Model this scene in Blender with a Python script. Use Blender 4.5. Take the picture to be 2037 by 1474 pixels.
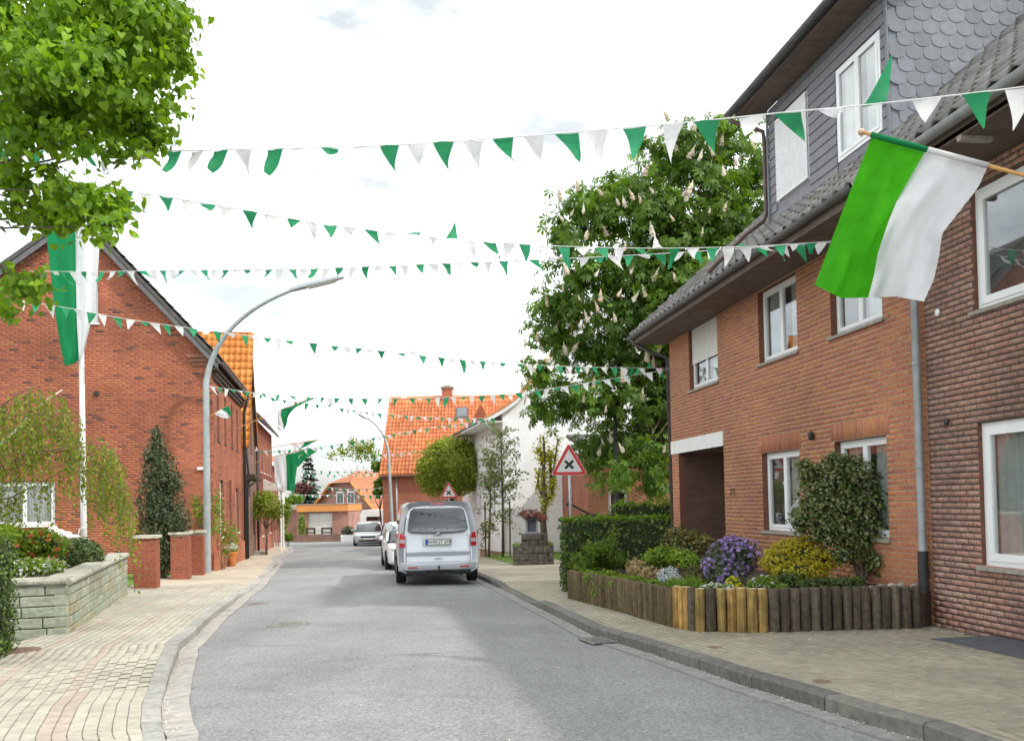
import bpy, math, random
import numpy as np
from mathutils import Vector, Matrix

for o in list(bpy.data.objects):
    bpy.data.objects.remove(o)
RND = random.Random(11)
rng = np.random.default_rng(5)
S = bpy.context.scene
COL = S.collection

# ------------------------------------------------------------------ camera
F = 1750.0; CX = 1018.5; PITCH = 1.5; ROLL = 1.2; EYE = 1.55; SLOPE = 0.02
PPY = 995.7 - F * math.tan(math.radians(PITCH))
camd = bpy.data.cameras.new('camera'); cam = bpy.data.objects.new('camera', camd); COL.objects.link(cam)
CR = Matrix.Rotation(math.radians(90 + PITCH), 3, 'X') @ Matrix.Rotation(math.radians(-ROLL), 3, 'Z')
cam.matrix_world = Matrix.Translation((0, 0, EYE)) @ CR.to_4x4()
camd.sensor_width = 36; camd.lens = F / 2037 * 36; camd.shift_y = (PPY - 737) / 2037
camd.clip_start = 0.1; camd.clip_end = 3000
S.camera = cam

# ------------------------------------------------------------------ sky and sun
SUN_DIR = Vector((0.90, -0.40, 0.98)).normalized()
W = bpy.data.worlds.new('World'); S.world = W; W.use_nodes = True
nt = W.node_tree; nt.nodes.clear()
def wn(t, **k):
    n = nt.nodes.new(t)
    for a, b in k.items(): setattr(n, a, b)
    return n
sky = wn('ShaderNodeTexSky', sky_type='NISHITA', sun_disc=False)
sky.sun_elevation = math.asin(SUN_DIR.z); sky.sun_rotation = math.atan2(SUN_DIR.x, SUN_DIR.y)
sky.air_density = 1.0; sky.dust_density = 2.0
bg1 = wn('ShaderNodeBackground'); bg1.inputs[1].default_value = 0.15
hsv = wn('ShaderNodeHueSaturation'); hsv.inputs['Saturation'].default_value = 0.55; nt.links.new(sky.outputs[0], hsv.inputs['Color']); nt.links.new(hsv.outputs[0], bg1.inputs[0])
tc = wn('ShaderNodeTexCoord'); mp = wn('ShaderNodeMapping'); mp.inputs['Scale'].default_value = (1.0, 1.0, 3.0)
nz = wn('ShaderNodeTexNoise'); nz.inputs['Scale'].default_value = 2.2; nz.inputs['Detail'].default_value = 7; nz.inputs['Roughness'].default_value = 0.55
nt.links.new(tc.outputs['Generated'], mp.inputs[0]); nt.links.new(mp.outputs[0], nz.inputs[0])
cr = wn('ShaderNodeValToRGB')
cr.color_ramp.elements[0].position = 0.38; cr.color_ramp.elements[0].color = (0.30, 0.30, 0.30, 1)
cr.color_ramp.elements[1].position = 0.60; cr.color_ramp.elements[1].color = (1, 1, 1, 1)
nt.links.new(nz.outputs[0], cr.inputs[0])
bg2 = wn('ShaderNodeBackground'); bg2.inputs[0].default_value = (0.955, 1.0, 1.0, 1); bg2.inputs[1].default_value = 1.6
nz2 = wn('ShaderNodeTexNoise'); nz2.inputs['Scale'].default_value = 3.1; nz2.inputs['Detail'].default_value = 8; nz2.inputs['Roughness'].default_value = 0.6
mp2 = wn('ShaderNodeMapping'); mp2.inputs['Scale'].default_value = (1.0, 1.0, 2.6); mp2.inputs['Location'].default_value = (3.1, 1.7, 0.4); nt.links.new(tc.outputs['Generated'], mp2.inputs[0]); nt.links.new(mp2.outputs[0], nz2.inputs[0])
mr2 = wn('ShaderNodeMapRange'); mr2.inputs[1].default_value = 0.36; mr2.inputs[2].default_value = 0.66; mr2.inputs[3].default_value = 0.67; mr2.inputs[4].default_value = 2.4
nt.links.new(nz2.outputs[0], mr2.inputs[0]); nt.links.new(mr2.outputs[0], bg2.inputs[1])
mxs = wn('ShaderNodeMixShader'); wo = wn('ShaderNodeOutputWorld')
nt.links.new(cr.outputs[0], mxs.inputs[0]); nt.links.new(bg1.outputs[0], mxs.inputs[1]); nt.links.new(bg2.outputs[0], mxs.inputs[2])
nt.links.new(mxs.outputs[0], wo.inputs[0])
sd = bpy.data.lights.new('sun', 'SUN'); sd.energy = 2.0; sd.angle = math.radians(1.5); sd.color = (1.0, 0.95, 0.86)
sun = bpy.data.objects.new('sun', sd); COL.objects.link(sun)
sun.rotation_euler = SUN_DIR.to_track_quat('Z', 'Y').to_euler(); sun.location = (20, -10, 30)
S.view_settings.view_transform = 'Standard'; S.view_settings.look = 'None'
S.view_settings.gamma = 1; S.view_settings.use_curve_mapping = False
S.view_settings.exposure = 0.62
S.cycles.adaptive_threshold = 0.02; S.cycles.max_bounces = 6; S.cycles.diffuse_bounces = 3; S.cycles.glossy_bounces = 3; S.cycles.transmission_bounces = 4; S.cycles.transparent_max_bounces = 8

# ------------------------------------------------------------------ placing helpers (a spot in the place from its bearing and distance)
def bearing(x, y):
    return CR @ Vector(((x - CX) / F, -(y - PPY) / F, -1.0))
def at(x, y, Y):
    d = bearing(x, y); return Vector((0, 0, EYE)) + d * (Y / d.y)
def gz(Y): return -SLOPE * Y
def onground(x, y, h=0.0):
    d = bearing(x, y); t = (h - EYE) / (d.z + SLOPE * d.y); return Vector((0, 0, EYE)) + d * t

# ------------------------------------------------------------------ materials
MATS = {}
def _new(name):
    m = bpy.data.materials.new(name); m.use_nodes = True; m.node_tree.nodes.clear(); MATS[name] = m
    return m, m.node_tree
def mat(name, stops, rough=0.8, nscale=6.0, namt=0.25, bump=0.0, bscale=40.0, metal=0.0, transl=0.0, spec=0.4, coat=0.0, big=0.0, bigs=0.6, tcol=None, streak=0.0):
    """stops: one colour, or a list of colours spread over the per-piece attribute 'rnd'."""
    m, t = _new(name); N = t.nodes; L = t.links
    out = N.new('ShaderNodeOutputMaterial'); b = N.new('ShaderNodeBsdfPrincipled')
    b.inputs['Roughness'].default_value = rough; b.inputs['Metallic'].default_value = metal
    b.inputs['Specular IOR Level'].default_value = spec; b.inputs['Coat Weight'].default_value = coat
    geo = N.new('ShaderNodeNewGeometry')
    if isinstance(stops, list):
        at_ = N.new('ShaderNodeAttribute'); at_.attribute_name = 'rnd'
        rp = N.new('ShaderNodeValToRGB'); e = rp.color_ramp.elements
        while len(e) < len(stops): e.new(0.5)
        for i, c in enumerate(stops):
            e[i].position = i / (len(stops) - 1); e[i].color = (*c, 1)
        L.new(at_.outputs['Fac'], rp.inputs[0]); colr = rp.outputs[0]
    else:
        rg = N.new('ShaderNodeRGB'); rg.outputs[0].default_value = (*stops, 1); colr = rg.outputs[0]
    def mul(colr, scale, amt, detail=4):
        nz = N.new('ShaderNodeTexNoise'); nz.inputs['Scale'].default_value = scale; nz.inputs['Detail'].default_value = detail
        L.new(geo.outputs['Position'], nz.inputs['Vector'])
        mr = N.new('ShaderNodeMapRange'); mr.inputs[1].default_value = 0.3; mr.inputs[2].default_value = 0.7
        mr.inputs[3].default_value = 1 - amt; mr.inputs[4].default_value = 1 + amt
        L.new(nz.outputs[0], mr.inputs[0])
        mx = N.new('ShaderNodeMix'); mx.data_type = 'RGBA'; mx.blend_type = 'MULTIPLY'; mx.inputs[0].default_value = 1
        L.new(colr, mx.inputs[6]); L.new(mr.outputs[0], mx.inputs[7])
        return mx.outputs[2]
    if namt: colr = mul(colr, nscale, namt)
    if big: colr = mul(colr, bigs, big, 3)
    if streak:
        mpp = N.new('ShaderNodeMapping'); mpp.inputs['Scale'].default_value = (38, 38, 2.2); L.new(geo.outputs['Position'], mpp.inputs[0])
        ns = N.new('ShaderNodeTexNoise'); ns.inputs['Scale'].default_value = 1.0; ns.inputs['Detail'].default_value = 6; L.new(mpp.outputs[0], ns.inputs['Vector'])
        mr = N.new('ShaderNodeMapRange'); mr.inputs[1].default_value = 0.32; mr.inputs[2].default_value = 0.68; mr.inputs[3].default_value = 1 - streak; mr.inputs[4].default_value = 1 + streak * 0.6; L.new(ns.outputs[0], mr.inputs[0])
        mx = N.new('ShaderNodeMix'); mx.data_type = 'RGBA'; mx.blend_type = 'MULTIPLY'; mx.inputs[0].default_value = 1; L.new(colr, mx.inputs[6]); L.new(mr.outputs[0], mx.inputs[7]); colr = mx.outputs[2]
    L.new(colr, b.inputs['Base Color'])
    if bump:
        nb = N.new('ShaderNodeTexNoise'); nb.inputs['Scale'].default_value = bscale; nb.inputs['Detail'].default_value = 5
        L.new(geo.outputs['Position'], nb.inputs['Vector'])
        bp = N.new('ShaderNodeBump'); bp.inputs['Strength'].default_value = bump; bp.inputs['Distance'].default_value = 0.02
        L.new(nb.outputs[0], bp.inputs['Height']); L.new(bp.outputs[0], b.inputs['Normal'])
    sh = b.outputs[0]
    if transl:
        tr = N.new('ShaderNodeBsdfTranslucent')
        if tcol:
            hs = N.new('ShaderNodeMix'); hs.data_type = 'RGBA'; hs.blend_type = 'MULTIPLY'; hs.inputs[0].default_value = 1
            L.new(colr, hs.inputs[6]); hs.inputs[7].default_value = (*tcol, 1); L.new(hs.outputs[2], tr.inputs[0])
        else: L.new(colr, tr.inputs[0])
        ms = N.new('ShaderNodeMixShader'); ms.inputs[0].default_value = transl
        L.new(sh, ms.inputs[1]); L.new(tr.outputs[0], ms.inputs[2]); sh = ms.outputs[0]
    L.new(sh, out.inputs[0])
    return m
def glass_mat(name, tint=(0.75, 0.8, 0.8), refl=0.25):
    m, t = _new(name); N = t.nodes; L = t.links
    out = N.new('ShaderNodeOutputMaterial'); g = N.new('ShaderNodeBsdfGlossy'); g.inputs['Roughness'].default_value = 0.02
    tr = N.new('ShaderNodeBsdfTransparent'); tr.inputs[0].default_value = (*tint, 1)
    fr = N.new('ShaderNodeFresnel'); ge = N.new('ShaderNodeNewGeometry'); mi = N.new('ShaderNodeMapRange'); mi.inputs[3].default_value = 1.5; mi.inputs[4].default_value = 1 / 1.5
    L.new(ge.outputs['Backfacing'], mi.inputs[0]); L.new(mi.outputs[0], fr.inputs[0])
    ad = N.new('ShaderNodeMath'); ad.operation = 'ADD'; ad.inputs[1].default_value = refl; ad.use_clamp = True
    L.new(fr.outputs[0], ad.inputs[0])
    ms = N.new('ShaderNodeMixShader'); L.new(ad.outputs[0], ms.inputs[0]); L.new(tr.outputs[0], ms.inputs[1]); L.new(g.outputs[0], ms.inputs[2])
    L.new(ms.outputs[0], out.inputs[0]); return m
def asphalt_mat():
    m, t = _new('asphalt'); N = t.nodes; L = t.links
    out = N.new('ShaderNodeOutputMaterial'); b = N.new('ShaderNodeBsdfPrincipled'); b.inputs['Roughness'].default_value = 0.85
    geo = N.new('ShaderNodeNewGeometry')
    def nzn(sc, det, r=0.5):
        n = N.new('ShaderNodeTexNoise'); n.inputs['Scale'].default_value = sc; n.inputs['Detail'].default_value = det; n.inputs['Roughness'].default_value = r
        L.new(geo.outputs['Position'], n.inputs['Vector']); return n.outputs[0]
    def rp(src, lo, hi, p0, p1):
        r = N.new('ShaderNodeMapRange'); r.inputs[1].default_value = p0; r.inputs[2].default_value = p1; r.inputs[3].default_value = lo; r.inputs[4].default_value = hi
        L.new(src, r.inputs[0]); return r.outputs[0]
    def mul(a, bb):
        x = N.new('ShaderNodeMath'); x.operation = 'MULTIPLY'; L.new(a, x.inputs[0]); L.new(bb, x.inputs[1]); return x.outputs[0]
    v = mul(mul(rp(nzn(0.35, 4), 0.88, 1.10, 0.35, 0.65), rp(nzn(260, 2), 0.62, 1.38, 0.3, 0.7)), rp(nzn(38, 5, 0.85), 0.66, 1.32, 0.32, 0.68))
    v = mul(v, rp(nzn(2.2, 6, 0.7), 0.88, 1.10, 0.3, 0.7))
    # worn wheel tracks along the street, coarse stones
    mt = N.new('ShaderNodeMapping'); mt.inputs['Rotation'].default_value = (0, 0, math.radians(-12)); mt.inputs['Scale'].default_value = (1.1, 0.05, 1); L.new(geo.outputs['Position'], mt.inputs[0])
    ntk = N.new('ShaderNodeTexNoise'); ntk.inputs['Scale'].default_value = 1.0; ntk.inputs['Detail'].default_value = 4; L.new(mt.outputs[0], ntk.inputs['Vector']); v = mul(v, rp(ntk.outputs[0], 0.90, 1.09, 0.32, 0.68))
    vs_ = N.new('ShaderNodeTexVoronoi'); vs_.inputs['Scale'].default_value = 55; L.new(geo.outputs['Position'], vs_.inputs['Vector'])
    sp_ = N.new('ShaderNodeSeparateColor'); L.new(vs_.outputs['Color'], sp_.inputs[0]); v = mul(v, rp(sp_.outputs[0], 0.74, 1.26, 0.0, 1.0))
    # sparse dark flecks, and hairline cracks
    vo = N.new('ShaderNodeTexVoronoi'); vo.inputs['Scale'].default_value = 5.5; L.new(geo.outputs['Position'], vo.inputs['Vector'])
    v = mul(v, rp(vo.outputs['Distance'], 0.55, 1.0, 0.035, 0.06))
    wv = N.new('ShaderNodeTexNoise'); wv.inputs['Scale'].default_value = 0.22; wv.inputs['Detail'].default_value = 6; wv.inputs['Roughness'].default_value = 0.6
    L.new(geo.outputs['Position'], wv.inputs['Vector'])
    ab = N.new('ShaderNodeMath'); ab.operation = 'SUBTRACT'; ab.inputs[1].default_value = 0.52; L.new(wv.outputs[0], ab.inputs[0])
    ab2 = N.new('ShaderNodeMath'); ab2.operation = 'ABSOLUTE'; L.new(ab.outputs[0], ab2.inputs[0])
    v = mul(v, rp(ab2.outputs[0], 0.90, 1.0, 0.0006, 0.002))
    cm = N.new('ShaderNodeMix'); cm.data_type = 'RGBA'; cm.blend_type = 'MULTIPLY'; cm.inputs[0].default_value = 1
    cm.inputs[6].default_value = (0.232, 0.231, 0.229, 1); L.new(v, cm.inputs[7]); L.new(cm.outputs[2], b.inputs['Base Color'])
    bp = N.new('ShaderNodeBump'); bp.inputs['Strength'].default_value = 0.35; bp.inputs['Distance'].default_value = 0.01
    L.new(nzn(180, 3), bp.inputs['Height']); L.new(bp.outputs[0], b.inputs['Normal'])
    L.new(b.outputs[0], out.inputs[0]); return m
def courses_mat(name, c1, c2, mortar, bw=0.25, bh=0.075):
    """far brick surfaces only: bricks too small there to be told apart"""
    m, t = _new(name); N = t.nodes; L = t.links
    out = N.new('ShaderNodeOutputMaterial'); b = N.new('ShaderNodeBsdfPrincipled'); b.inputs['Roughness'].default_value = 0.9
    uv = N.new('ShaderNodeUVMap'); uv.uv_map = 'm'
    br = N.new('ShaderNodeTexBrick'); br.inputs['Scale'].default_value = 1; br.inputs['Brick Width'].default_value = bw; br.inputs['Row Height'].default_value = bh
    br.inputs['Mortar Size'].default_value = 0.006; br.inputs['Bias'].default_value = 0.0
    br.inputs['Color1'].default_value = (*c1, 1); br.inputs['Color2'].default_value = (*c2, 1); br.inputs['Mortar'].default_value = (*mortar, 1)
    L.new(uv.outputs[0], br.inputs[0]); 
    nz = N.new('ShaderNodeTexNoise'); nz.inputs['Scale'].default_value = 0.9; nz.inputs['Detail'].default_value = 6; L.new(uv.outputs[0], nz.inputs['Vector'])
    mr = N.new('ShaderNodeMapRange'); mr.inputs[1].default_value = 0.3; mr.inputs[2].default_value = 0.7; mr.inputs[3].default_value = 0.78; mr.inputs[4].default_value = 1.2
    L.new(nz.outputs[0], mr.inputs[0])
    mx = N.new('ShaderNodeMix'); mx.data_type = 'RGBA'; mx.blend_type = 'MULTIPLY'; mx.inputs[0].default_value = 1
    L.new(br.outputs[0], mx.inputs[6]); L.new(mr.outputs[0], mx.inputs[7]); L.new(mx.outputs[2], b.inputs['Base Color'])
    L.new(b.outputs[0], out.inputs[0]); return m

asphalt_mat()
mat('tar', (0.15, 0.148, 0.145), 0.8, 30, 0.4)
mat('ground', (0.16, 0.15, 0.12), 0.95, 2, 0.3)
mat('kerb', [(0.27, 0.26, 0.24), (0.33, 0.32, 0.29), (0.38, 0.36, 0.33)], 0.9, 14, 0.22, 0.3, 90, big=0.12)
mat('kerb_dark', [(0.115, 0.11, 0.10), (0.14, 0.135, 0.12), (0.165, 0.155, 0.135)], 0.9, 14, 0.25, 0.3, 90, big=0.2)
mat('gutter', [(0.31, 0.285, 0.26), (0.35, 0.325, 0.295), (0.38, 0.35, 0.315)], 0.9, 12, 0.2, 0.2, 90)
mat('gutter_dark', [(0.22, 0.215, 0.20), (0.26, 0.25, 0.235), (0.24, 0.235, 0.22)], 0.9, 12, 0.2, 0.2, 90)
mat('paver_sand', [(0.37, 0.34, 0.275), (0.40, 0.37, 0.30), (0.43, 0.40, 0.33), (0.385, 0.35, 0.285)], 0.9, 9, 0.16, 0.2, 120, big=0.15)
mat('paver_red', [(0.38, 0.315, 0.26), (0.41, 0.34, 0.28)], 0.9, 9, 0.16, 0.2, 120, big=0.15)
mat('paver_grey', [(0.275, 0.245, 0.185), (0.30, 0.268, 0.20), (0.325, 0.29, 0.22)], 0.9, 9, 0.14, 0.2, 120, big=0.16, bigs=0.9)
mat('joint_sand', (0.29, 0.26, 0.21), 0.95, 20, 0.3)
mat('brick_orange', [(0.33, 0.125, 0.085), (0.40, 0.155, 0.075), (0.44, 0.185, 0.08), (0.39, 0.165, 0.085), (0.37, 0.14, 0.10)], 0.88, 25, 0.22, 0.3, 90, big=0.22, bigs=0.5)
mat('mortar_light', (0.42, 0.33, 0.25), 0.95, 20, 0.2)
mat('brick_dark', [(0.28, 0.165, 0.13), (0.35, 0.20, 0.15), (0.38, 0.245, 0.19), (0.38, 0.185, 0.14)], 0.88, 25, 0.28, 0.5, 70, big=0.28, bigs=0.7)
mat('mortar_dark', (0.085, 0.07, 0.062), 0.95, 20, 0.2)
mat('brick_old', [(0.10, 0.055, 0.05), (0.29, 0.10, 0.065), (0.33, 0.105, 0.06), (0.36, 0.115, 0.058), (0.39, 0.135, 0.062), (0.35, 0.11, 0.06), (0.34, 0.11, 0.068), (0.40, 0.145, 0.07), (0.37, 0.12, 0.06), (0.35, 0.11, 0.062), (0.32, 0.105, 0.068), (0.36, 0.12, 0.06), (0.38, 0.13, 0.065), (0.34, 0.11, 0.06)], 0.88, 22, 0.25, 0.35, 80, big=0.30, bigs=0.55)
mat('mortar_old', (0.29, 0.13, 0.088), 0.95, 20, 0.25, big=0.2)
mat('brick_pillar', [(0.27, 0.075, 0.042), (0.33, 0.095, 0.048), (0.30, 0.085, 0.05)], 0.88, 18, 0.3, 0.3, 80)
courses_mat('courses_old', (0.32, 0.10, 0.056), (0.40, 0.13, 0.075), (0.30, 0.19, 0.145))
courses_mat('courses_pink', (0.31, 0.145, 0.11), (0.38, 0.19, 0.145), (0.34, 0.23, 0.19))
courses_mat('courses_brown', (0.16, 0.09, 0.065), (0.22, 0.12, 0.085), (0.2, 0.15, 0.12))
courses_mat('pavers_far', (0.42, 0.36, 0.27), (0.48, 0.41, 0.31), (0.33, 0.27, 0.21), 0.2, 0.1)
mat('reveal', (0.18, 0.075, 0.05), 0.9, 20, 0.25)
mat('white_paint', (0.78, 0.78, 0.77), 0.45, 3, 0.05)
mat('white_plastic', (0.80, 0.81, 0.82), 0.35, 3, 0.03, spec=0.5)
mat('white_wall', (0.86, 0.86, 0.87), 0.9, 3, 0.05, 0.6, 12, big=0.05)
mat('lintel_white', (0.72, 0.72, 0.70), 0.8, 5, 0.06)
mat('shutter', (0.66, 0.65, 0.62), 0.5, 5, 0.05)
mat('shutter_white', (0.76, 0.77, 0.78), 0.5, 5, 0.05)
mat('sill_stone', (0.30, 0.28, 0.24), 0.8, 12, 0.2, 0.2)
mat('curtain', (0.62, 0.62, 0.60), 0.95, 9, 0.1, transl=0.3)
mat('room', (0.26, 0.25, 0.24), 0.95, 3, 0.3)
glass_mat('glass', (0.95, 0.97, 0.97), 0.10)
glass_mat('glass_car', (0.22, 0.25, 0.27), 0.10)
glass_mat('glass_lens', (0.85, 0.88, 0.9), 0.12)
mat('slate', [(0.15, 0.165, 0.19), (0.175, 0.195, 0.225), (0.205, 0.225, 0.255)], 0.6, 10, 0.12, 0.15, 60)
mat('cladding', [(0.165, 0.165, 0.185), (0.195, 0.195, 0.215)], 0.6, 8, 0.08, 0.1, 60)
mat('zinc', (0.34, 0.355, 0.37), 0.5, 6, 0.14, metal=0.3, big=0.12)
mat('zinc_dark', (0.13, 0.13, 0.135), 0.5, 6, 0.2, metal=0.3)
mat('iron', (0.03, 0.03, 0.032), 0.55, 8, 0.3)
mat('brown_pipe', (0.11, 0.07, 0.055), 0.5, 8, 0.15)
mat('tile_dark', [(0.15, 0.14, 0.132), (0.195, 0.183, 0.174), (0.245, 0.232, 0.22)], 0.75, 10, 0.25, 0.3, 60)
mat('tile_orange', [(0.46, 0.13, 0.05), (0.58, 0.185, 0.065), (0.66, 0.24, 0.095), (0.54, 0.165, 0.07), (0.62, 0.22, 0.10)], 0.7, 10, 0.2, 0.15, 60, big=0.14, bigs=0.5)
mat('tile_bright', [(0.62, 0.21, 0.04), (0.70, 0.26, 0.055), (0.74, 0.30, 0.07)], 0.7, 10, 0.1, 0.15, 60)
mat('tile_brown', [(0.34, 0.13, 0.065), (0.42, 0.17, 0.08)], 0.75, 4, 0.2)
mat('tile_old', [(0.075, 0.07, 0.068), (0.10, 0.095, 0.09)], 0.8, 6, 0.25)
mat('soffit', (0.15, 0.115, 0.095), 0.85, 6, 0.2)
mat('wood_fascia', (0.60, 0.25, 0.07), 0.7, 8, 0.15)
mat('wood_dark', (0.05, 0.035, 0.025), 0.8, 8, 0.3)
mat('timber', (0.42, 0.38, 0.32), 0.85, 8, 0.2)
mat('log_dark', [(0.070, 0.054, 0.037), (0.095, 0.075, 0.050), (0.13, 0.108, 0.078)], 0.9, 14, 0.3, 0.7, 40, streak=0.4)
mat('log_brown', [(0.085, 0.062, 0.030), (0.12, 0.085, 0.040), (0.15, 0.115, 0.06)], 0.9, 14, 0.3, 0.7, 40, streak=0.45)
mat('log_new', [(0.33, 0.19, 0.055), (0.39, 0.23, 0.07), (0.26, 0.18, 0.055)], 0.85, 7, 0.35, 0.5, 40, streak=0.5)
mat('log_end', (0.55, 0.45, 0.30), 0.85, 20, 0.3)
mat('soil', (0.06, 0.042, 0.03), 0.95, 12, 0.4, 0.6, 30)
mat('mulch', (0.16, 0.085, 0.05), 0.95, 20, 0.4, 0.6, 30)
mat('stone_green', [(0.26, 0.295, 0.23), (0.32, 0.35, 0.275), (0.36, 0.38, 0.30), (0.33, 0.295, 0.19), (0.30, 0.325, 0.25)], 0.9, 7, 0.22, 0.9, 18)
mat('stone_cap', (0.36, 0.35, 0.29), 0.9, 7, 0.25, 0.8, 22)
mat('stone_rough', (0.085, 0.078, 0.065), 0.95, 9, 0.45, 1.0, 22)
mat('pillar_cap', (0.48, 0.45, 0.36), 0.9, 8, 0.2, 0.4, 30)
mat('rock', [(0.20, 0.18, 0.16), (0.34, 0.31, 0.27), (0.42, 0.38, 0.30)], 0.9, 9, 0.25, 0.5, 20)
mat('rock_white', (0.75, 0.74, 0.70), 0.9, 9, 0.1, 0.5, 20)
mat('galv', (0.42, 0.45, 0.47), 0.45, 4, 0.1, metal=0.5, big=0.1)
mat('lamp_post', (0.36, 0.40, 0.41), 0.5, 6, 0.12, metal=0.2, big=0.15)
mat('lamp_glass', (0.62, 0.63, 0.62), 0.3, 4, 0.05)
mat('sign_red', (0.55, 0.025, 0.035), 0.4, 4, 0.06)
mat('sign_white', (0.66, 0.67, 0.66), 0.4, 4, 0.04)
mat('sign_black', (0.015, 0.015, 0.017), 0.5, 4, 0.1)
mat('flag_green', (0.065, 0.44, 0.012), 0.8, 9, 0.07, 0.25, 14, transl=0.5, spec=0.15)
mat('flag_white', (0.80, 0.81, 0.84), 0.8, 9, 0.03, 0.25, 14, transl=0.4, spec=0.15)
mat('banner_green', (0.018, 0.26, 0.095), 0.8, 3, 0.06, transl=0.4, spec=0.15)
mat('pennant_green', [(0.025, 0.25, 0.10), (0.045, 0.34, 0.15), (0.06, 0.40, 0.19)], 0.6, 5, 0.10, transl=0.55, spec=0.2)
mat('pennant_white', [(0.80, 0.80, 0.81), (0.86, 0.86, 0.86)], 0.6, 5, 0.03, transl=0.5, spec=0.2)
mat('cord', (0.72, 0.72, 0.72), 0.7, 3, 0)
mat('pole_wood', (0.55, 0.29, 0.09), 0.5, 10, 0.15)
mat('knob', (0.62, 0.40, 0.27), 0.5, 10, 0.15)
mat('car_silver', (0.58, 0.61, 0.65), 0.30, 2, 0.02, metal=0.4, coat=0.7, spec=0.5)
mat('car_silver2', (0.50, 0.52, 0.53), 0.30, 2, 0.02, metal=0.5, coat=0.7, spec=0.5)
mat('car_white', (0.78, 0.79, 0.80), 0.35, 2, 0.02, coat=0.6)
mat('car_dark', (0.02, 0.021, 0.025), 0.25, 2, 0.02, coat=0.8)
mat('black_trim', (0.018, 0.018, 0.019), 0.6, 8, 0.1)
mat('tyre', (0.016, 0.016, 0.016), 0.85, 12, 0.2)
mat('rim', (0.45, 0.46, 0.47), 0.35, 4, 0.05, metal=0.8)
mat('lamp_red', (0.48, 0.02, 0.025), 0.2, 4, 0.1, coat=0.6)
mat('lamp_clear', (0.52, 0.42, 0.42), 0.2, 4, 0.08, coat=0.6)
mat('headlight', (0.55, 0.57, 0.58), 0.12, 4, 0.05, metal=0.4, coat=1.0)
mat('plate_white', (0.74, 0.74, 0.72), 0.5, 4, 0.02)
mat('plate_blue', (0.02, 0.09, 0.50), 0.5, 4, 0.02)
mat('chrome', (0.70, 0.72, 0.74), 0.12, 4, 0.02, metal=1.0)
mat('seat_cloth', (0.04, 0.042, 0.046), 0.9, 6, 0.2)
LT = (1.3, 1.25, 0.5)
mat('leaf_linden', [(0.09, 0.18, 0.014), (0.17, 0.31, 0.016), (0.26, 0.43, 0.02), (0.12, 0.24, 0.03), (0.21, 0.37, 0.02)], 0.5, 1.6, 0.25, transl=0.5, tcol=LT)
mat('leaf_chestnut', [(0.06, 0.13, 0.02), (0.11, 0.21, 0.026), (0.17, 0.30, 0.034)], 0.5, 0.9, 0.25, transl=0.42, tcol=LT)
mat('blossom_cream', [(0.62, 0.50, 0.38), (0.74, 0.64, 0.50), (0.80, 0.74, 0.62)], 0.9, 20, 0.15, transl=0.2)
mat('leaf_birch', [(0.13, 0.19, 0.016), (0.20, 0.26, 0.02), (0.27, 0.33, 0.045)], 0.5, 3, 0.2, transl=0.45, tcol=LT)
mat('leaf_birch_young', [(0.14, 0.19, 0.06), (0.22, 0.28, 0.09), (0.32, 0.37, 0.15)], 0.5, 3, 0.2, transl=0.4)
mat('leaf_thuja', [(0.04, 0.055, 0.026), (0.075, 0.10, 0.042), (0.15, 0.165, 0.08)], 0.7, 5, 0.25, transl=0.2)
mat('leaf_box', [(0.05, 0.085, 0.02), (0.085, 0.13, 0.03), (0.14, 0.19, 0.06)], 0.6, 6, 0.25, transl=0.25)
mat('leaf_willow', [(0.15, 0.21, 0.02), (0.24, 0.32, 0.03), (0.33, 0.36, 0.07)], 0.6, 1.5, 0.3, transl=0.4, tcol=LT)
mat('leaf_yellow', [(0.40, 0.33, 0.02), (0.56, 0.46, 0.03), (0.34, 0.32, 0.03)], 0.6, 5, 0.2, transl=0.4)
mat('leaf_gold', [(0.46, 0.44, 0.02), (0.58, 0.54, 0.03), (0.36, 0.38, 0.03)], 0.6, 5, 0.2, transl=0.4)
mat('leaf_hedge', [(0.045, 0.085, 0.018), (0.08, 0.14, 0.026), (0.14, 0.22, 0.036)], 0.4, 5, 0.25, transl=0.3)
mat('leaf_hedge_light', [(0.09, 0.17, 0.012), (0.16, 0.27, 0.02)], 0.5, 5, 0.2, transl=0.4, tcol=LT)
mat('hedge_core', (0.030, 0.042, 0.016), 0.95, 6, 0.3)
mat('leaf_bright', [(0.10, 0.19, 0.015), (0.17, 0.28, 0.022), (0.24, 0.35, 0.035)], 0.5, 4, 0.2, transl=0.4, tcol=LT)
mat('leaf_fern', [(0.085, 0.15, 0.015), (0.135, 0.21, 0.022)], 0.6, 4, 0.2, transl=0.4, tcol=LT)
mat('leaf_viburnum', [(0.06, 0.10, 0.022), (0.11, 0.17, 0.036), (0.17, 0.20, 0.06), (0.32, 0.32, 0.20)], 0.4, 5, 0.25, transl=0.25)
mat('leaf_photinia', [(0.08, 0.13, 0.025), (0.16, 0.17, 0.035), (0.23, 0.12, 0.05)], 0.4, 4, 0.25, transl=0.3)
mat('leaf_azalea', [(0.055, 0.08, 0.045), (0.10, 0.125, 0.065)], 0.5, 5, 0.2, transl=0.2)
mat('petal_purple', [(0.32, 0.20, 0.56), (0.44, 0.29, 0.68), (0.58, 0.43, 0.78)], 0.7, 6, 0.15, transl=0.4)
mat('petal_white', [(0.68, 0.68, 0.66), (0.78, 0.78, 0.75)], 0.7, 6, 0.08, transl=0.35)
mat('petal_pink', (0.66, 0.52, 0.46), 0.8, 6, 0.15, transl=0.35)
mat('petal_red', [(0.58, 0.05, 0.03), (0.68, 0.20, 0.06), (0.62, 0.10, 0.05)], 0.7, 6, 0.15, transl=0.35)
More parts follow.
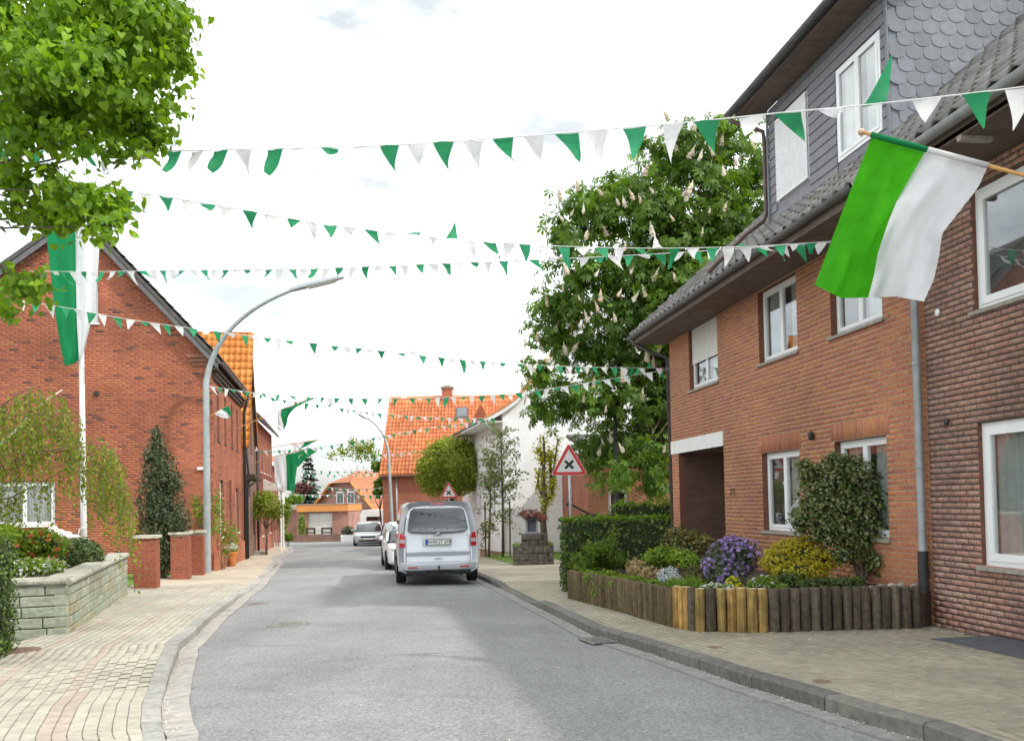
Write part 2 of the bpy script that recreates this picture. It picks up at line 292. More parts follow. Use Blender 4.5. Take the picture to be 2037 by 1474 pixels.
mat('petal_yellow', (0.70, 0.58, 0.03), 0.7, 6, 0.15, transl=0.35)
mat('grass_dry', [(0.42, 0.30, 0.13), (0.50, 0.38, 0.20), (0.44, 0.34, 0.16)], 0.9, 6, 0.2, transl=0.35)
mat('leaf_silver', [(0.50, 0.54, 0.55), (0.64, 0.67, 0.66)], 0.8, 6, 0.1, transl=0.25)
mat('grass', [(0.09, 0.19, 0.018), (0.15, 0.27, 0.026), (0.20, 0.33, 0.035)], 0.7, 3, 0.2, transl=0.35, tcol=LT)
mat('lawn', (0.12, 0.20, 0.03), 0.9, 12, 0.3)
mat('leaf_red', [(0.12, 0.045, 0.04), (0.18, 0.07, 0.055)], 0.6, 3, 0.2, transl=0.3)
mat('needle', [(0.03, 0.055, 0.03), (0.055, 0.085, 0.045)], 0.8, 3, 0.25)
mat('bark', (0.11, 0.085, 0.06), 0.95, 12, 0.4, 0.9, 25)
mat('bark_birch', (0.62, 0.58, 0.52), 0.8, 7, 0.35, 0.3, 30)
mat('bark_twig', (0.16, 0.11, 0.07), 0.9, 12, 0.3)
mat('terracotta', (0.52, 0.20, 0.06), 0.8, 6, 0.15)
mat('litter_petal', [(0.62, 0.56, 0.48), (0.75, 0.70, 0.62)], 0.9, 6, 0.1)
mat('slab_dark', (0.085, 0.09, 0.10), 0.85, 8, 0.2)
mat('iron_cover', (0.22, 0.21, 0.195), 0.7, 20, 0.25, 0.5, 80, metal=0.3)
mat('iron_rust', (0.20, 0.13, 0.095), 0.8, 20, 0.3, 0.5, 80)
mat('hill', (0.06, 0.09, 0.05), 0.95, 0.05, 0.3)
mat('awning', (0.74, 0.71, 0.66), 0.8, 3, 0.05, transl=0.3)
mat('camper', (0.74, 0.74, 0.72), 0.5, 3, 0.05)
mat('garage_door', (0.60, 0.60, 0.55), 0.6, 3, 0.05)
mat('brass', (0.55, 0.50, 0.40), 0.6, 6, 0.2)

# ------------------------------------------------------------------ mesh helpers
def V(*a): return Vector(a)
class MB:
    def __init__(s): s.v = []; s.f = []; s.r = []; s.uv = None
    def add(s, vs, fs, r=0.5):
        b = len(s.v); s.v += [tuple(p) for p in vs]; s.f += [tuple(b + i for i in f) for f in fs]; s.r += [r] * len(fs)
    def quad(s, a, b, c, d, r=0.5): s.add([a, b, c, d], [(0, 1, 2, 3)], r)
    def pp(s, o, a, b, c, r=0.5):
        """parallelepiped from corner o along vectors a, b, c"""
        o = Vector(o); a = Vector(a); b = Vector(b); c = Vector(c)
        if a.cross(b).dot(c) < 0: a, b = b, a
        s.add([o, o + a, o + a + b, o + b, o + c, o + a + c, o + a + b + c, o + b + c],
              [(0, 3, 2, 1), (4, 5, 6, 7), (0, 1, 5, 4), (1, 2, 6, 5), (2, 3, 7, 6), (3, 0, 4, 7)], r)
        return s
    def box(s, x0, x1, y0, y1, z0, z1, r=0.5): return s.pp((x0, y0, z0), (x1 - x0, 0, 0), (0, y1 - y0, 0), (0, 0, z1 - z0), r)
    def tube(s, pts, rad, n=8, r=0.5, cap=True):
        pts = [Vector(p) for p in pts]; k = len(pts)
        if not hasattr(rad, '__len__'): rad = [rad] * k
        rings = []; up = Vector((0, 0, 1))
        prev = None
        for i, p in enumerate(pts):
            t = (pts[min(i + 1, k - 1)] - pts[max(i - 1, 0)]).normalized()
            if prev is None:
                x = t.cross(up)
                if x.length < 1e-3: x = t.cross(Vector((1, 0, 0)))
            else: x = prev - t * prev.dot(t)
            x.normalize(); prev = x; y = t.cross(x)
            rings.append([p + (x * math.cos(2 * math.pi * j / n) + y * math.sin(2 * math.pi * j / n)) * rad[i] for j in range(n)])
        vs = [q for rg in rings for q in rg]; fs = []
        for i in range(k - 1):
            for j in range(n):
                a = i * n + j; b = i * n + (j + 1) % n; fs.append((a, b, b + n, a + n))
        if cap: fs += [tuple(range(n - 1, -1, -1)), tuple(range((k - 1) * n, k * n))]
        s.add(vs, fs, r); return s
    def lathe(s, prof, c, n=16, r=0.5, axis=(0, 0, 1)):
        """prof: (radius, height) pairs"""
        ax = Vector(axis).normalized(); x = ax.orthogonal().normalized(); y = ax.cross(x); c = Vector(c)
        vs = [c + ax * h + (x * math.cos(2 * math.pi * j / n) + y * math.sin(2 * math.pi * j / n)) * max(q, 1e-4) for q, h in prof for j in range(n)]
        fs = [(i * n + j, i * n + (j + 1) % n, (i + 1) * n + (j + 1) % n, (i + 1) * n + j) for i in range(len(prof) - 1) for j in range(n)]
        fs += [tuple(range(n - 1, -1, -1)), tuple(range((len(prof) - 1) * n, len(prof) * n))]
        s.add(vs, fs, r); return s
    def prism(s, poly, o, u, v, d, r=0.5):
        """poly (a,b) in the plane o + a*u + b*v, pushed along d"""
        o = Vector(o); u = Vector(u); v = Vector(v); d = Vector(d); n = len(poly)
        if u.cross(v).dot(d) < 0: poly = poly[::-1]
        p0 = [o + u * a + v * b for a, b in poly]; p1 = [p + d for p in p0]
        s.add(p0 + p1, [tuple(range(n - 1, -1, -1)), tuple(range(n, 2 * n))] + [(i, (i + 1) % n, n + (i + 1) % n, n + i) for i in range(n)], r); return s
    def grid(s, P, r=0.5):
        """P: rows of points"""
        n = len(P[0]); m = len(P)
        s.add([p for row in P for p in row], [(i * n + j, i * n + j + 1, (i + 1) * n + j + 1, (i + 1) * n + j) for i in range(m - 1) for j in range(n - 1)], r); return s
    def mesh(s, name, m, smooth=None):
        me = bpy.data.meshes.new(name); me.from_pydata(s.v, [], s.f)
        fin_mesh(me, s.r, m, smooth)
        if s.uv is not None:
            l = me.uv_layers.new(name='m'); l.data.foreach_set('uv', np.array(s.uv, dtype=np.float32).ravel())
        return me
def fin_mesh(me, r, m, smooth):
    a = me.attributes.new('rnd', 'FLOAT', 'FACE'); a.data.foreach_set('value', np.asarray(r, dtype=np.float32))
    me.materials.append(MATS[m])
    if smooth:
        me.polygons.foreach_set('use_smooth', np.ones(len(me.polygons), dtype=bool)); me.update()
        if smooth is not True: me.set_sharp_from_angle(angle=math.radians(smooth))
    me.update()
WM = {}                                       # world matrix of each object as built
def link(o, parent=None, local=False):
    COL.objects.link(o)
    if parent is not None:
        o.parent = parent
        if local: WM[o.name] = WM[parent.name] @ o.matrix_basis
        else:
            o.matrix_parent_inverse = WM[parent.name].inverted(); WM[o.name] = o.matrix_basis.copy()
    else: WM[o.name] = o.matrix_basis.copy()
    return o
def put(name, mb, m, parent=None, smooth=None, local=False, kind=None):
    """one mesh object; local: its coordinates are the parent's"""
    me = mb.mesh(name, m, smooth) if isinstance(mb, MB) else mb
    o = bpy.data.objects.new(name, me); link(o, parent, local)
    if kind: o['kind'] = kind
    return o
def piece(name, me, M, parent, local=False):
    o = bpy.data.objects.new(name, me); o.matrix_basis = M; return link(o, parent, local)
def tag(o, label, cat, group=None):
    o['label'] = label; o['category'] = cat
    if group: o['group'] = group
    return o
def thing(name, label, cat, loc=(0, 0, 0), rz=0.0, group=None):
    o = bpy.data.objects.new(name, None); o.empty_display_size = 0.3
    o.matrix_basis = Matrix.Translation(loc) @ Matrix.Rotation(rz, 4, 'Z'); link(o)
    return tag(o, label, cat, group)
def structure(name, mb, m, smooth=None):
    o = put(name, mb, m, None, smooth); o['kind'] = 'structure'; return o
def arr_mesh(name, v, f, r, m, smooth=None):
    """v (n,3), f (k,c) arrays -> mesh, quickly"""
    me = bpy.data.meshes.new(name); k, c = f.shape
    me.vertices.add(len(v)); me.vertices.foreach_set('co', v.astype(np.float32).ravel())
    me.loops.add(k * c); me.loops.foreach_set('vertex_index', f.astype(np.int32).ravel())
    me.polygons.add(k); me.polygons.foreach_set('loop_start', np.arange(0, k * c, c, dtype=np.int32))
    me.update(calc_edges=True); fin_mesh(me, r, m, smooth); return me
BOXF = np.array([[0, 3, 2, 1], [4, 5, 6, 7], [0, 1, 5, 4], [1, 2, 6, 5], [2, 3, 7, 6], [3, 0, 4, 7]])
def interp(tbl, y):
    ys = [t[0] for t in tbl]; return float(np.interp(y, ys, [t[1] for t in tbl]))

class Frame:
    """a wall plane: u along it, z up, d outwards"""
    def __init__(s, O, u, flip=False):
        s.O = Vector((O[0], O[1], 0)); s.u = Vector((u[0], u[1], 0)).normalized()
        s.n = Vector((-s.u.y, s.u.x, 0)) if not flip else Vector((s.u.y, -s.u.x, 0))
    def p(s, u, z, d=0.0): return s.O + s.u * u + s.n * d + Vector((0, 0, z))

# ------------------------------------------------------------------ walls
def cut(a, b, holes):
    segs = [(a, b)]
    for h0, h1 in holes:
        n = []
        for x, y in segs:
            if h1 <= x or h0 >= y: n.append((x, y))
            else:
                if h0 > x: n.append((x, h0))
                if h1 < y: n.append((h1, y))
        segs = n
    return segs
def wall_sheet(fr, u0, u1, z0, top, openings, m, parent, name='wall', reveal='reveal', depth=0.14, breaks=(), uv=False):
    us = sorted(set([u0, u1] + [b for b in breaks if u0 < b < u1] + [x for o in openings for x in o[:2] if u0 < x < u1]))
    mb = MB(); uvs = []
    zs = sorted(set([z for o in openings for z in o[2:4]]))
    def Q(a, b, za, zb, zb2):
        pts = [fr.p(a, za), fr.p(b, za), fr.p(b, zb2), fr.p(a, zb)]; q = [(a, za), (b, za), (b, zb2), (a, zb)]
        if (pts[1] - pts[0]).cross(pts[3] - pts[0]).dot(fr.n) < 0: pts.reverse(); q.reverse()
        mb.quad(*pts); uvs.extend(q)
    for a, b in zip(us[:-1], us[1:]):
        mid = (a + b) / 2
        zc = [z0] + [z for z in zs if z > z0 and z < min(top(a), top(b))]
        for i, za in enumerate(zc):
            last = i == len(zc) - 1
            zb = None if last else zc[i + 1]
            zm = (za + (zb if zb else min(top(a), top(b)))) / 2
            if any(o[0] <= mid <= o[1] and o[2] <= zm <= o[3] for o in openings): continue
            Q(a, b, za, zb if zb else top(a + 1e-6), zb if zb else top(b - 1e-6))
    if uv: mb.uv = uvs
    w = put(name, mb, m, parent)
    for o in openings:
        rv = MB()
        a, b, c, d = o[:4]; dp = o[4] if len(o) > 4 else depth
        P = fr.p
        rv.quad(P(a, c), P(a, d), P(a, d, -dp), P(a, c, -dp)); rv.quad(P(b, d), P(b, c), P(b, c, -dp), P(b, d, -dp))
        rv.quad(P(a, d), P(b, d), P(b, d, -dp), P(a, d, -dp)); rv.quad(P(b, c), P(a, c), P(a, c, -dp), P(b, c, -dp))
        put('window_reveal', rv, reveal, w)
    return w
BV = {}
def brick_variants(key, L, H, D, m, k=8):
    if key not in BV:
        BV[key] = []
        for i in range(k):
            mb = MB(); e = 0.004
            mb.add([(0, 0, 0), (L, 0, 0), (L, 0, H), (0, 0, H), (e, -D, e), (L - e, -D, e), (L - e, -D, H - e), (e, -D, H - e)],
                   [(4, 5, 6, 7), (0, 1, 5, 4), (1, 2, 6, 5), (2, 3, 7, 6), (3, 0, 4, 7)], (i + 0.5) / k)
            BV[key].append(mb.mesh('brick', m))
    return BV[key]
def bricks(fr, u0, u1, z0, top, openings, m, wall, L=0.24, H=0.063, j=0.012, D=0.008, nind=300, key=None, jit=0.0, soldiers=(), zfrom=-9):
    """every brick its own box proud of the mortar; the nind nearest become objects of their own"""
    pl, ph = L + j, H + j; full = []; oth = []
    n = int((max(top(u0), top(u1), top((u0 + u1) / 2)) - z0) / ph) + 14
    opn = [tuple(o[:4]) for o in openings] + [tuple(s) for s in soldiers]
    for c in range(n):
        z = z0 + c * ph + j / 2
        if z + H < zfrom: continue
        holes = [(o[0], o[1]) for o in opn if z + H > o[2] + 0.01 and z < o[3] - 0.01]
        off = 0.5 * pl * (c % 2)
        k0 = int((u0 - off) / pl) - 1
        u = k0 * pl + off
        while u < u1:
            a, b = max(u, u0), min(u + L, u1)
            if b - a > 0.03:
                for x, y in cut(a, b, holes):
                    if y - x < 0.025: continue
                    if min(top(x), top(y)) < z + H: continue
                    (full if y - x > L - 1e-4 else oth).append((x, y, z, z + H))
            u += pl
    for s in soldiers:
        k = max(1, int(round((s[1] - s[0]) / (H + j)))); w = (s[1] - s[0]) / k
        for i in range(k): oth.append((s[0] + i * w + j / 2, s[0] + (i + 1) * w - j / 2, s[2] + j / 2, s[3] - j / 2))
    eye = Vector((0, 0, EYE))
    full.sort(key=lambda q: (fr.p(q[0], q[2]) - eye).length)
    if nind:
        bv = brick_variants(key, L, H, D, m)
        # template: x along the wall, -y outwards
        if (fr.u.cross(fr.n)).z > 0:      # mirrored wall direction
            ux = -fr.u
        else: ux = fr.u
        RT = Matrix((( ux.x, -fr.n.x, 0), (ux.y, -fr.n.y, 0), (0, 0, 1))).to_4x4()
        for q in full[:nind]:
            a = q[0] if ux == fr.u else q[1]
            piece('brick', RND.choice(bv), Matrix.Translation(fr.p(a, q[2], RND.uniform(-jit, jit))) @ RT, wall)
    rest = full[nind:] + oth
    A = np.array(rest); nb = len(A); e = 0.004
    U = np.array(fr.u); Nn = np.array(fr.n); O = np.array(fr.O); Zv = np.array([0, 0, 1.0])
    dj = rng.uniform(-jit, jit, nb) if jit else np.zeros(nb)
    def pt(u, z, d): return O + u[:, None] * U + z[:, None] * Zv + (d)[:, None] * Nn
    a, b, c, d = A.T; zero = np.full(nb, -0.002); ou = D + dj
    vs = np.stack([pt(a, c, zero), pt(b, c, zero), pt(b, d, zero), pt(a, d, zero), pt(a + e, c + e, ou), pt(b - e, c + e, ou), pt(b - e, d - e, ou), pt(a + e, d - e, ou)], 1)
    F5 = np.array([[4, 5, 6, 7], [0, 1, 5, 4], [1, 2, 6, 5], [2, 3, 7, 6], [3, 0, 4, 7]])
    if fr.u.cross(Vector((0, 0, 1))).dot(fr.n) < 0: F5 = F5[:, ::-1]
    fs = (np.arange(nb)[:, None, None] * 8 + F5[None]).reshape(-1, 4)
    r = np.repeat(rng.random(nb), 5)
    put('brickwork', arr_mesh('brickwork', vs.reshape(-1, 3), fs, r, m), m, wall, kind='stuff')

def ring(mb, fr, u0, u1, z0, z1, w, d0, d1):
    P = fr.p; n = fr.n * (d1 - d0); Z = Vector((0, 0, 1))
    mb.pp(P(u0, z0, d0), fr.u * (u1 - u0), Z * w, n); mb.pp(P(u0, z1 - w, d0), fr.u * (u1 - u0), Z * w, n)
    mb.pp(P(u0, z0 + w, d0), fr.u * w, Z * (z1 - z0 - 2 * w), n); mb.pp(P(u1 - w, z0 + w, d0), fr.u * w, Z * (z1 - z0 - 2 * w), n)
def window(fr, u0, u1, z0, z1, parent, sashes=2, d=-0.10, curtain='both', shutter=0.0, sill='sill_stone', sw=0.05, tilt=False, smat='shutter', room=0.7, proud=0.0):
    P = fr.p; Z = Vector((0, 0, 1))
    mb = MB(); ring(mb, fr, u0 + 0.004, u1 - 0.004, z0 + 0.004, z1 - 0.004, 0.06, d - 0.07, d)
    o = put('window', mb, 'white_plastic', parent)
    a0, a1, b0, b1 = u0 + 0.06, u1 - 0.06, z0 + 0.06, z1 - 0.06
    w = (a1 - a0) / sashes
    for i in range(sashes):
        s0, s1 = a0 + i * w + 0.003, a0 + (i + 1) * w - 0.003
        sb = MB(); ring(sb, fr, s0, s1, b0 + 0.003, b1 - 0.003, sw, d - 0.05, d + 0.012)
        gb = MB(); q = [P(s0 + sw, b0 + sw, d - 0.02), P(s1 - sw, b0 + sw, d - 0.02), P(s1 - sw, b1 - sw, d - 0.02), P(s0 + sw, b1 - sw, d - 0.02)]
        gb.pp(q[0], q[1] - q[0], q[3] - q[0], fr.n * 0.006)
        so = put('sash', sb, 'white_plastic', o); put('pane', gb, 'glass', o)
        if tilt and i == tilt - 1:
            pass
    rm = MB(); r0 = d - 0.075; r1 = d - 0.075 - room
    rm.quad(P(u0, z0, r1), P(u1, z0, r1), P(u1, z1, r1), P(u0, z1, r1))
    for (x0, y0, x1, y1) in ((u0, z0, u1, z0), (u1, z0, u1, z1), (u1, z1, u0, z1), (u0, z1, u0, z0)):
        rm.quad(P(x0, y0, r0), P(x1, y1, r0), P(x1, y1, r1), P(x0, y0, r1))
    put('room_interior', rm, 'room', o)
    if curtain:
        k = 15
        spans = {'both': [(a0, a0 + 0.38 * (a1 - a0)), (a1 - 0.34 * (a1 - a0), a1)], 'far': [(a0 + 0.55 * (a1 - a0), a1)], 'near': [(a0, a0 + 0.45 * (a1 - a0))], 'full': [(a0, a1)]}[curtain]
        for x0, x1 in spans:
            cb = MB(); n = max(6, int((x1 - x0) / 0.02)); row = [x0 + (x1 - x0) * i / n for i in range(n + 1)]
            cb.grid([[P(x, zz, d - 0.10 + 0.02 * math.sin(x * 55 + 2 * math.sin(x * 13))) for x in row] for zz in (b0, b1)])
            put('curtain', cb, 'curtain', o, True)
    if shutter > 0:
        sb = MB(); zt = z1 - 0.005; zb = z1 - shutter * (z1 - z0); n = max(3, int((zt - zb) / 0.055)); h = (zt - zb) / n
        prof = [(0, 0), (0.008, 0.15), (0.010, 0.5), (0.008, 0.85), (0, 0.97)]
        for i in range(n):
            za = zb + i * h
            sb.grid([[P(u, za + h * t, d + 0.022 + q) for u in (u0 + 0.02, u1 - 0.02)] for q, t in prof], RND.random())
        sb.pp(P(u0 + 0.02, zb - 0.03, d + 0.018), fr.u * (u1 - u0 - 0.04), Z * 0.03, fr.n * 0.015)
        put('roller_shutter', sb, smat, o, kind='stuff')
    if sill:
        sb = MB(); sb.pp(P(u0 - 0.05, z0 - 0.05, d - 0.02), fr.u * (u1 - u0 + 0.10), Z * 0.045, fr.n * (0.07 - d)); put('sill', sb, sill, o)
    return o

# ------------------------------------------------------------------ roof tiles
PANT = [(0.0, 0.030), (0.16, 0.048), (0.34, 0.026), (0.56, 0.0), (0.78, 0.004), (1.0, 0.034)]
def tile_template(tw, th, lift=0.028, prof=PANT, amp=1.0):
    vs = []; n = len(prof)
    for yy, zz in ((0.0, lift), (1.12, 0.004)):
        for x, h in prof: vs.append((x * tw, yy * th, h * amp + zz))
    for x, h in prof: vs.append((x * tw, 0.0, h * amp + lift - 0.022))
    fs = [(i, i + 1, n + i + 1, n + i) for i in range(n - 1)] + [(2 * n + i, 2 * n + i + 1, i + 1, i) for i in range(n - 1)]
    return np.array(vs), np.array(fs)
def tiles(O, U, Sv, ncol, nrow, tw, th, m, parent, nind=300, skip=None, amp=1.0, lift=0.028):
    U = Vector(U).normalized(); Sv = Vector(Sv).normalized(); Nn = U.cross(Sv).normalized(); O = Vector(O)
    tv, tf = tile_template(tw, th, lift, amp=amp)
    key = (m, tw, th, amp)
    if key not in BV:
        BV[key] = [arr_mesh('roof_tile', tv, tf, np.full(len(tf), (i + 0.5) / 6), m) for i in range(6)]
    sp = [(r, c) for r in range(nrow) for c in range(ncol)]
    eye = Vector((0, 0, EYE))
    pos = [(O + U * (c * tw) + Sv * (r * th)) for r, c in sp]
    pos = [p for p, (r, c) in zip(pos, sp) if not (skip and skip(c * tw, r * th))]
    pos.sort(key=lambda p: (p - eye).length)
    M3 = Matrix((U, Sv, Nn)).transposed()
    for p in pos[:nind]:
        jit = Matrix.Rotation(RND.uniform(-0.006, 0.006), 4, 'Z')
        piece('roof_tile', RND.choice(BV[key]), Matrix.Translation(p + Nn * RND.uniform(0, 0.003)) @ M3.to_4x4() @ jit, parent)
    rest = pos[nind:]
    if rest:
        A = np.array([tuple(p) for p in rest]); M = np.array(M3)
        vs = A[:, None, :] + (tv @ M.T)[None]; k = len(tv)
        fs = (np.arange(len(A))[:, None, None] * k + tf[None]).reshape(-1, 4)
        put('tiling', arr_mesh('tiling', vs.reshape(-1, 3), fs, np.repeat(rng.random(len(A)), len(tf)), m), m, parent, kind='stuff')

# ------------------------------------------------------------------ leaves
def unit(a): return a / np.maximum(np.linalg.norm(a, axis=1, keepdims=True), 1e-9)
LEAF = (np.array([(0, 0, 0), (-0.36, 0.28, 0.10), (-0.26, 0.68, 0.06), (0, 1, -0.10), (0.26, 0.68, 0.06), (0.36, 0.28, 0.10)], float), np.array([[0, 3, 2, 1], [0, 5, 4, 3]]))
HEART = (np.array([(0, 0.08, 0), (-0.30, -0.04, 0.10), (-0.50, 0.22, 0.13), (-0.36, 0.62, 0.05), (0, 1.05, -0.16), (0.36, 0.62, 0.05), (0.50, 0.22, 0.13), (0.30, -0.04, 0.10), (0, 0.55, -0.02)], float), np.array([[0, 8, 2, 1], [8, 4, 3, 2], [0, 7, 6, 8], [8, 6, 5, 4]]))
DIAM = (np.array([(0, 0, 0), (-0.32, 0.5, 0.08), (0, 1, -0.08), (0.32, 0.5, 0.08)], float), np.array([[0, 3, 2, 1]]))
BLADE = (np.array([(-0.03, 0, 0), (0.03, 0, 0), (0.02, 0.6, 0.05), (-0.02, 0.6, 0.05), (0.004, 1, 0.22), (-0.004, 1, 0.22)], float), np.array([[0, 1, 2, 3], [3, 2, 4, 5]]))
PETAL = (np.array([(-0.5, -0.5, 0), (0.5, -0.5, 0), (0.5, 0.5, 0), (-0.5, 0.5, 0)], float), np.array([[0, 1, 2, 3]]))
def _palm():
    v = []; f = []
    for i, a in enumerate((-1.9, -1.15, -0.4, 0.4, 1.15, 1.9)):
        s = (0.6, 0.85, 1, 1, 0.85, 0.6)[i]; b = len(v); c, q = math.sin(a), math.cos(a)
        for t, w, z in ((0.04, 0, 0), (0.62, 0.19, -0.10), (1.0, 0, -0.34), (0.62, -0.19, -0.10)):
            v.append(((c * t + q * w) * s, (q * t - c * w) * s, z * s))
        f.append((b, b + 1, b + 2, b + 3))
    return np.array(v), np.array(f)
PALM = _palm()
def _flower():
    v = []; f = []
    for i in range(5):
        a = i * 2 * math.pi / 5; b = len(v)
        for t, w, z in ((0.05, 0, 0), (0.5, 0.30, 0.18), (1, 0, 0.30), (0.5, -0.30, 0.18)):
            v.append((math.cos(a) * t - math.sin(a) * w, math.sin(a) * t + math.cos(a) * w, z))
        f.append((b, b + 1, b + 2, b + 3))
    return np.array(v), np.array(f)
FLOWER = _flower()
def leaf_mesh(name, pos, nrm, size, m, tpl=LEAF, droop=0.3, jn=0.6, r=None, ydir=None):
    n = len(pos); tv, tf = tpl
    nr = unit(nrm + rng.normal(0, jn, (n, 3)))
    if ydir is None: ydir = rng.normal(0, 1, (n, 3)) - np.array([0, 0, droop * 2])
    y = unit(ydir - nr * (ydir * nr).sum(1, keepdims=True)); x = np.cross(y, nr)
    sz = size if hasattr(size, '__len__') else np.full(n, size) * rng.uniform(0.65, 1.25, n)
    vs = pos[:, None, :] + sz[:, None, None] * (tv[None, :, 0:1] * x[:, None] + tv[None, :, 1:2] * y[:, None] + tv[None, :, 2:3] * nr[:, None])
    fs = (np.arange(n)[:, None, None] * len(tv) + tf[None]).reshape(-1, tf.shape[1])
    rr = rng.random(n) if r is None else r
    return arr_mesh(name, vs.reshape(-1, 3), fs, np.repeat(rr, len(tf)), m)
def blob_pts(blobs, n, shell=0.6, up=0.25):
    """points in the outer part of several ellipsoids (cx,cy,cz,rx,ry,rz)"""
    B = np.array(blobs, float); wgt = (B[:, 3] * B[:, 4] * B[:, 5]) ** 0.67; wgt /= wgt.sum()
    k = rng.choice(len(B), n, p=wgt); d = unit(rng.normal(0, 1, (n, 3)))
    rad = shell + (1 - shell) * rng.random(n) ** 0.6
    rad = np.where(rng.random(n) < 0.10, rng.uniform(0.98, 1.20, n), rad)      # stray sprigs
    pos = B[k, :3] + d * B[k, 3:] * rad[:, None]
    nr = unit(d / B[k, 3:]); nr[:, 2] += up
    return pos, unit(nr)
def cluster_pts(blobs, nc, per, sig, shell=0.0, up=0.5, drop=0.06):
    """leaves in bunches round twig tips inside the ellipsoids"""
    c, n = blob_pts(blobs, nc, shell, up); k = np.maximum(3, rng.poisson(per, nc)); idx = np.repeat(np.arange(nc), k)
    s = sig * rng.uniform(0.6, 1.3, nc)[idx][:, None]; p = c[idx] + rng.normal(0, 1, (len(idx), 3)) * s * np.array([1, 1, 0.75]); p[:, 2] -= drop * rng.random(len(idx))
    out = unit(p - c[idx]) * 0.5 + n[idx]; return p, unit(out), np.clip(rng.random(nc)[idx] * 0.75 + rng.random(len(idx)) * 0.3, 0, 1)
def limbs(mb, base, tips, r0, n=6, bend=0.25):
    base = Vector(base)
    for t in tips:
        t = Vector(t); m = base.lerp(t, 0.5) + Vector((RND.uniform(-bend, bend), RND.uniform(-bend, bend), RND.uniform(0, bend)))
        pts = [base, base.lerp(m, 0.55), m, m.lerp(t, 0.5), t]
        mb.tube(pts, [r0, r0 * 0.8, r0 * 0.55, r0 * 0.35, r0 * 0.12], n)
def shrub(name, label, cat, blobs, n, size, m, base, tpl=LEAF, shell=0.55, up=0.4, droop=0.2, stems=5, group=None, jn=0.6, core=True, extra=None):
    t = thing(name, label, cat, base, group=group)
    pos, nr = blob_pts(blobs, n, shell, up)
    if core:
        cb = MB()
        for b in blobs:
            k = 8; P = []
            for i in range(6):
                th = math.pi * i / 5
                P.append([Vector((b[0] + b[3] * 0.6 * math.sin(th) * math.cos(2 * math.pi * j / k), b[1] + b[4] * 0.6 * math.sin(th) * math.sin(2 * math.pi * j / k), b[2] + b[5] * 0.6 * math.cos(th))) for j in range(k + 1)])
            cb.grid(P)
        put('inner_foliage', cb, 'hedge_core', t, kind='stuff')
    put('foliage', leaf_mesh('foliage', pos, nr, size, m, tpl, droop, jn), m, t, kind='stuff')
    sb = MB(); bx = Vector(base)
    for i in range(stems):
        b = RND.choice(blobs); limbs(sb, bx + Vector((RND.uniform(-.05, .05), RND.uniform(-.05, .05), -0.03)), [(b[0] + RND.uniform(-.4, .4) * b[3], b[1] + RND.uniform(-.4, .4) * b[4], b[2] + RND.uniform(-.2, .5) * b[5])], 0.015, 5, 0.05)
    if stems: put('stems', sb, 'bark_twig', t, kind='stuff')
    if extra:
        for ex in extra:
            nm, tp, k, sz, mm, sh = ex[:6]
            p2, n2 = blob_pts(blobs, k, sh, 0.5)
            if len(ex) > 6:      # in trusses
                ci = rng.choice(k, ex[6], replace=False); own = rng.integers(0, ex[6], k); f_ = 0.22
                near = np.argmin(((p2[:, None] - p2[ci][None]) ** 2).sum(2), 1); dd_ = np.linalg.norm(p2 - p2[ci][near], axis=1); ok = dd_ < np.quantile(dd_, 0.62); p2, n2 = p2[ok], n2[ok]
            put(nm, leaf_mesh(nm, p2, n2, sz, mm, tp, 0, 0.5), mm, t, kind='stuff')
    return t

# ================================================================== ground, road, pavements
LK = [(-14, 0.6), (2, -1.55), (6.38, -2.58), (7.66, -3.06), (9.45, -3.70), (10.85, -4.09), (14.52, -4.99), (18.4, -5.68), (24.76, -6.99), (33.3, -9.0), (38, -10.2), (50, -12.7), (56, -14.3)]
RK = [(-14, 6.0), (2, 3.55), (5.98, 2.66), (7.15, 2.32), (7.94, 2.08), (9.77, 1.55), (11.42, 1.06), (15.83, 0.30), (20.86, -0.50), (27, -1.7), (35, -3.4), (47, -5.4), (58, -7.2), (64, -8.2)]
def smooth_path(tbl, n=4, it=3):
    ys = np.concatenate([np.linspace(tbl[i][0], tbl[i + 1][0], n, endpoint=False) for i in range(len(tbl) - 1)] + [[tbl[-1][0]]])
    xs = np.interp(ys, [t[0] for t in tbl], [t[1] for t in tbl])
    for _ in range(it): xs[1:-1] = 0.25 * xs[:-2] + 0.5 * xs[1:-1] + 0.25 * xs[2:]
    return [Vector((x, y, 0)) for x, y in zip(xs, ys)]
LKP = smooth_path(LK); RKP = smooth_path(RK)
for a, d in ((-18.0, 59.5), (-25.0, 62.0), (-45.0, 66.0)): LKP.append(Vector((a, d, 0)))
class Path:
    def __init__(s, pts):
        s.p = pts; s.l = [0]
        for a, b in zip(pts[:-1], pts[1:]): s.l.append(s.l[-1] + (b - a).length)
        s.L = s.l[-1]
    def at(s, d, off=0.0):
        d = max(0, min(d, s.L - 1e-6)); i = int(np.searchsorted(s.l, d, 'right')) - 1
        i = min(i, len(s.p) - 2); a, b = s.p[i], s.p[i + 1]; t = (d - s.l[i]) / (s.l[i + 1] - s.l[i])
        def tan(k):
            return (s.p[min(k + 1, len(s.p) - 1)] - s.p[max(k - 1, 0)]).normalized()
        tg = (tan(i) * (1 - t) + tan(i + 1) * t).normalized(); q = a.lerp(b, t)
        return q + Vector((tg.y, -tg.x, 0)) * off, tg      # off: to the right of travel
LP = Path(LKP); RP = Path(RKP)
def lift(p, h): return Vector((p.x, p.y, gz(p.y) + h))
def dist_at(path, Y):
    lo = 0.0
    for i in range(int(path.L * 4)):
        if path.at(i * 0.25)[0].y >= Y: return i * 0.25
    return path.L

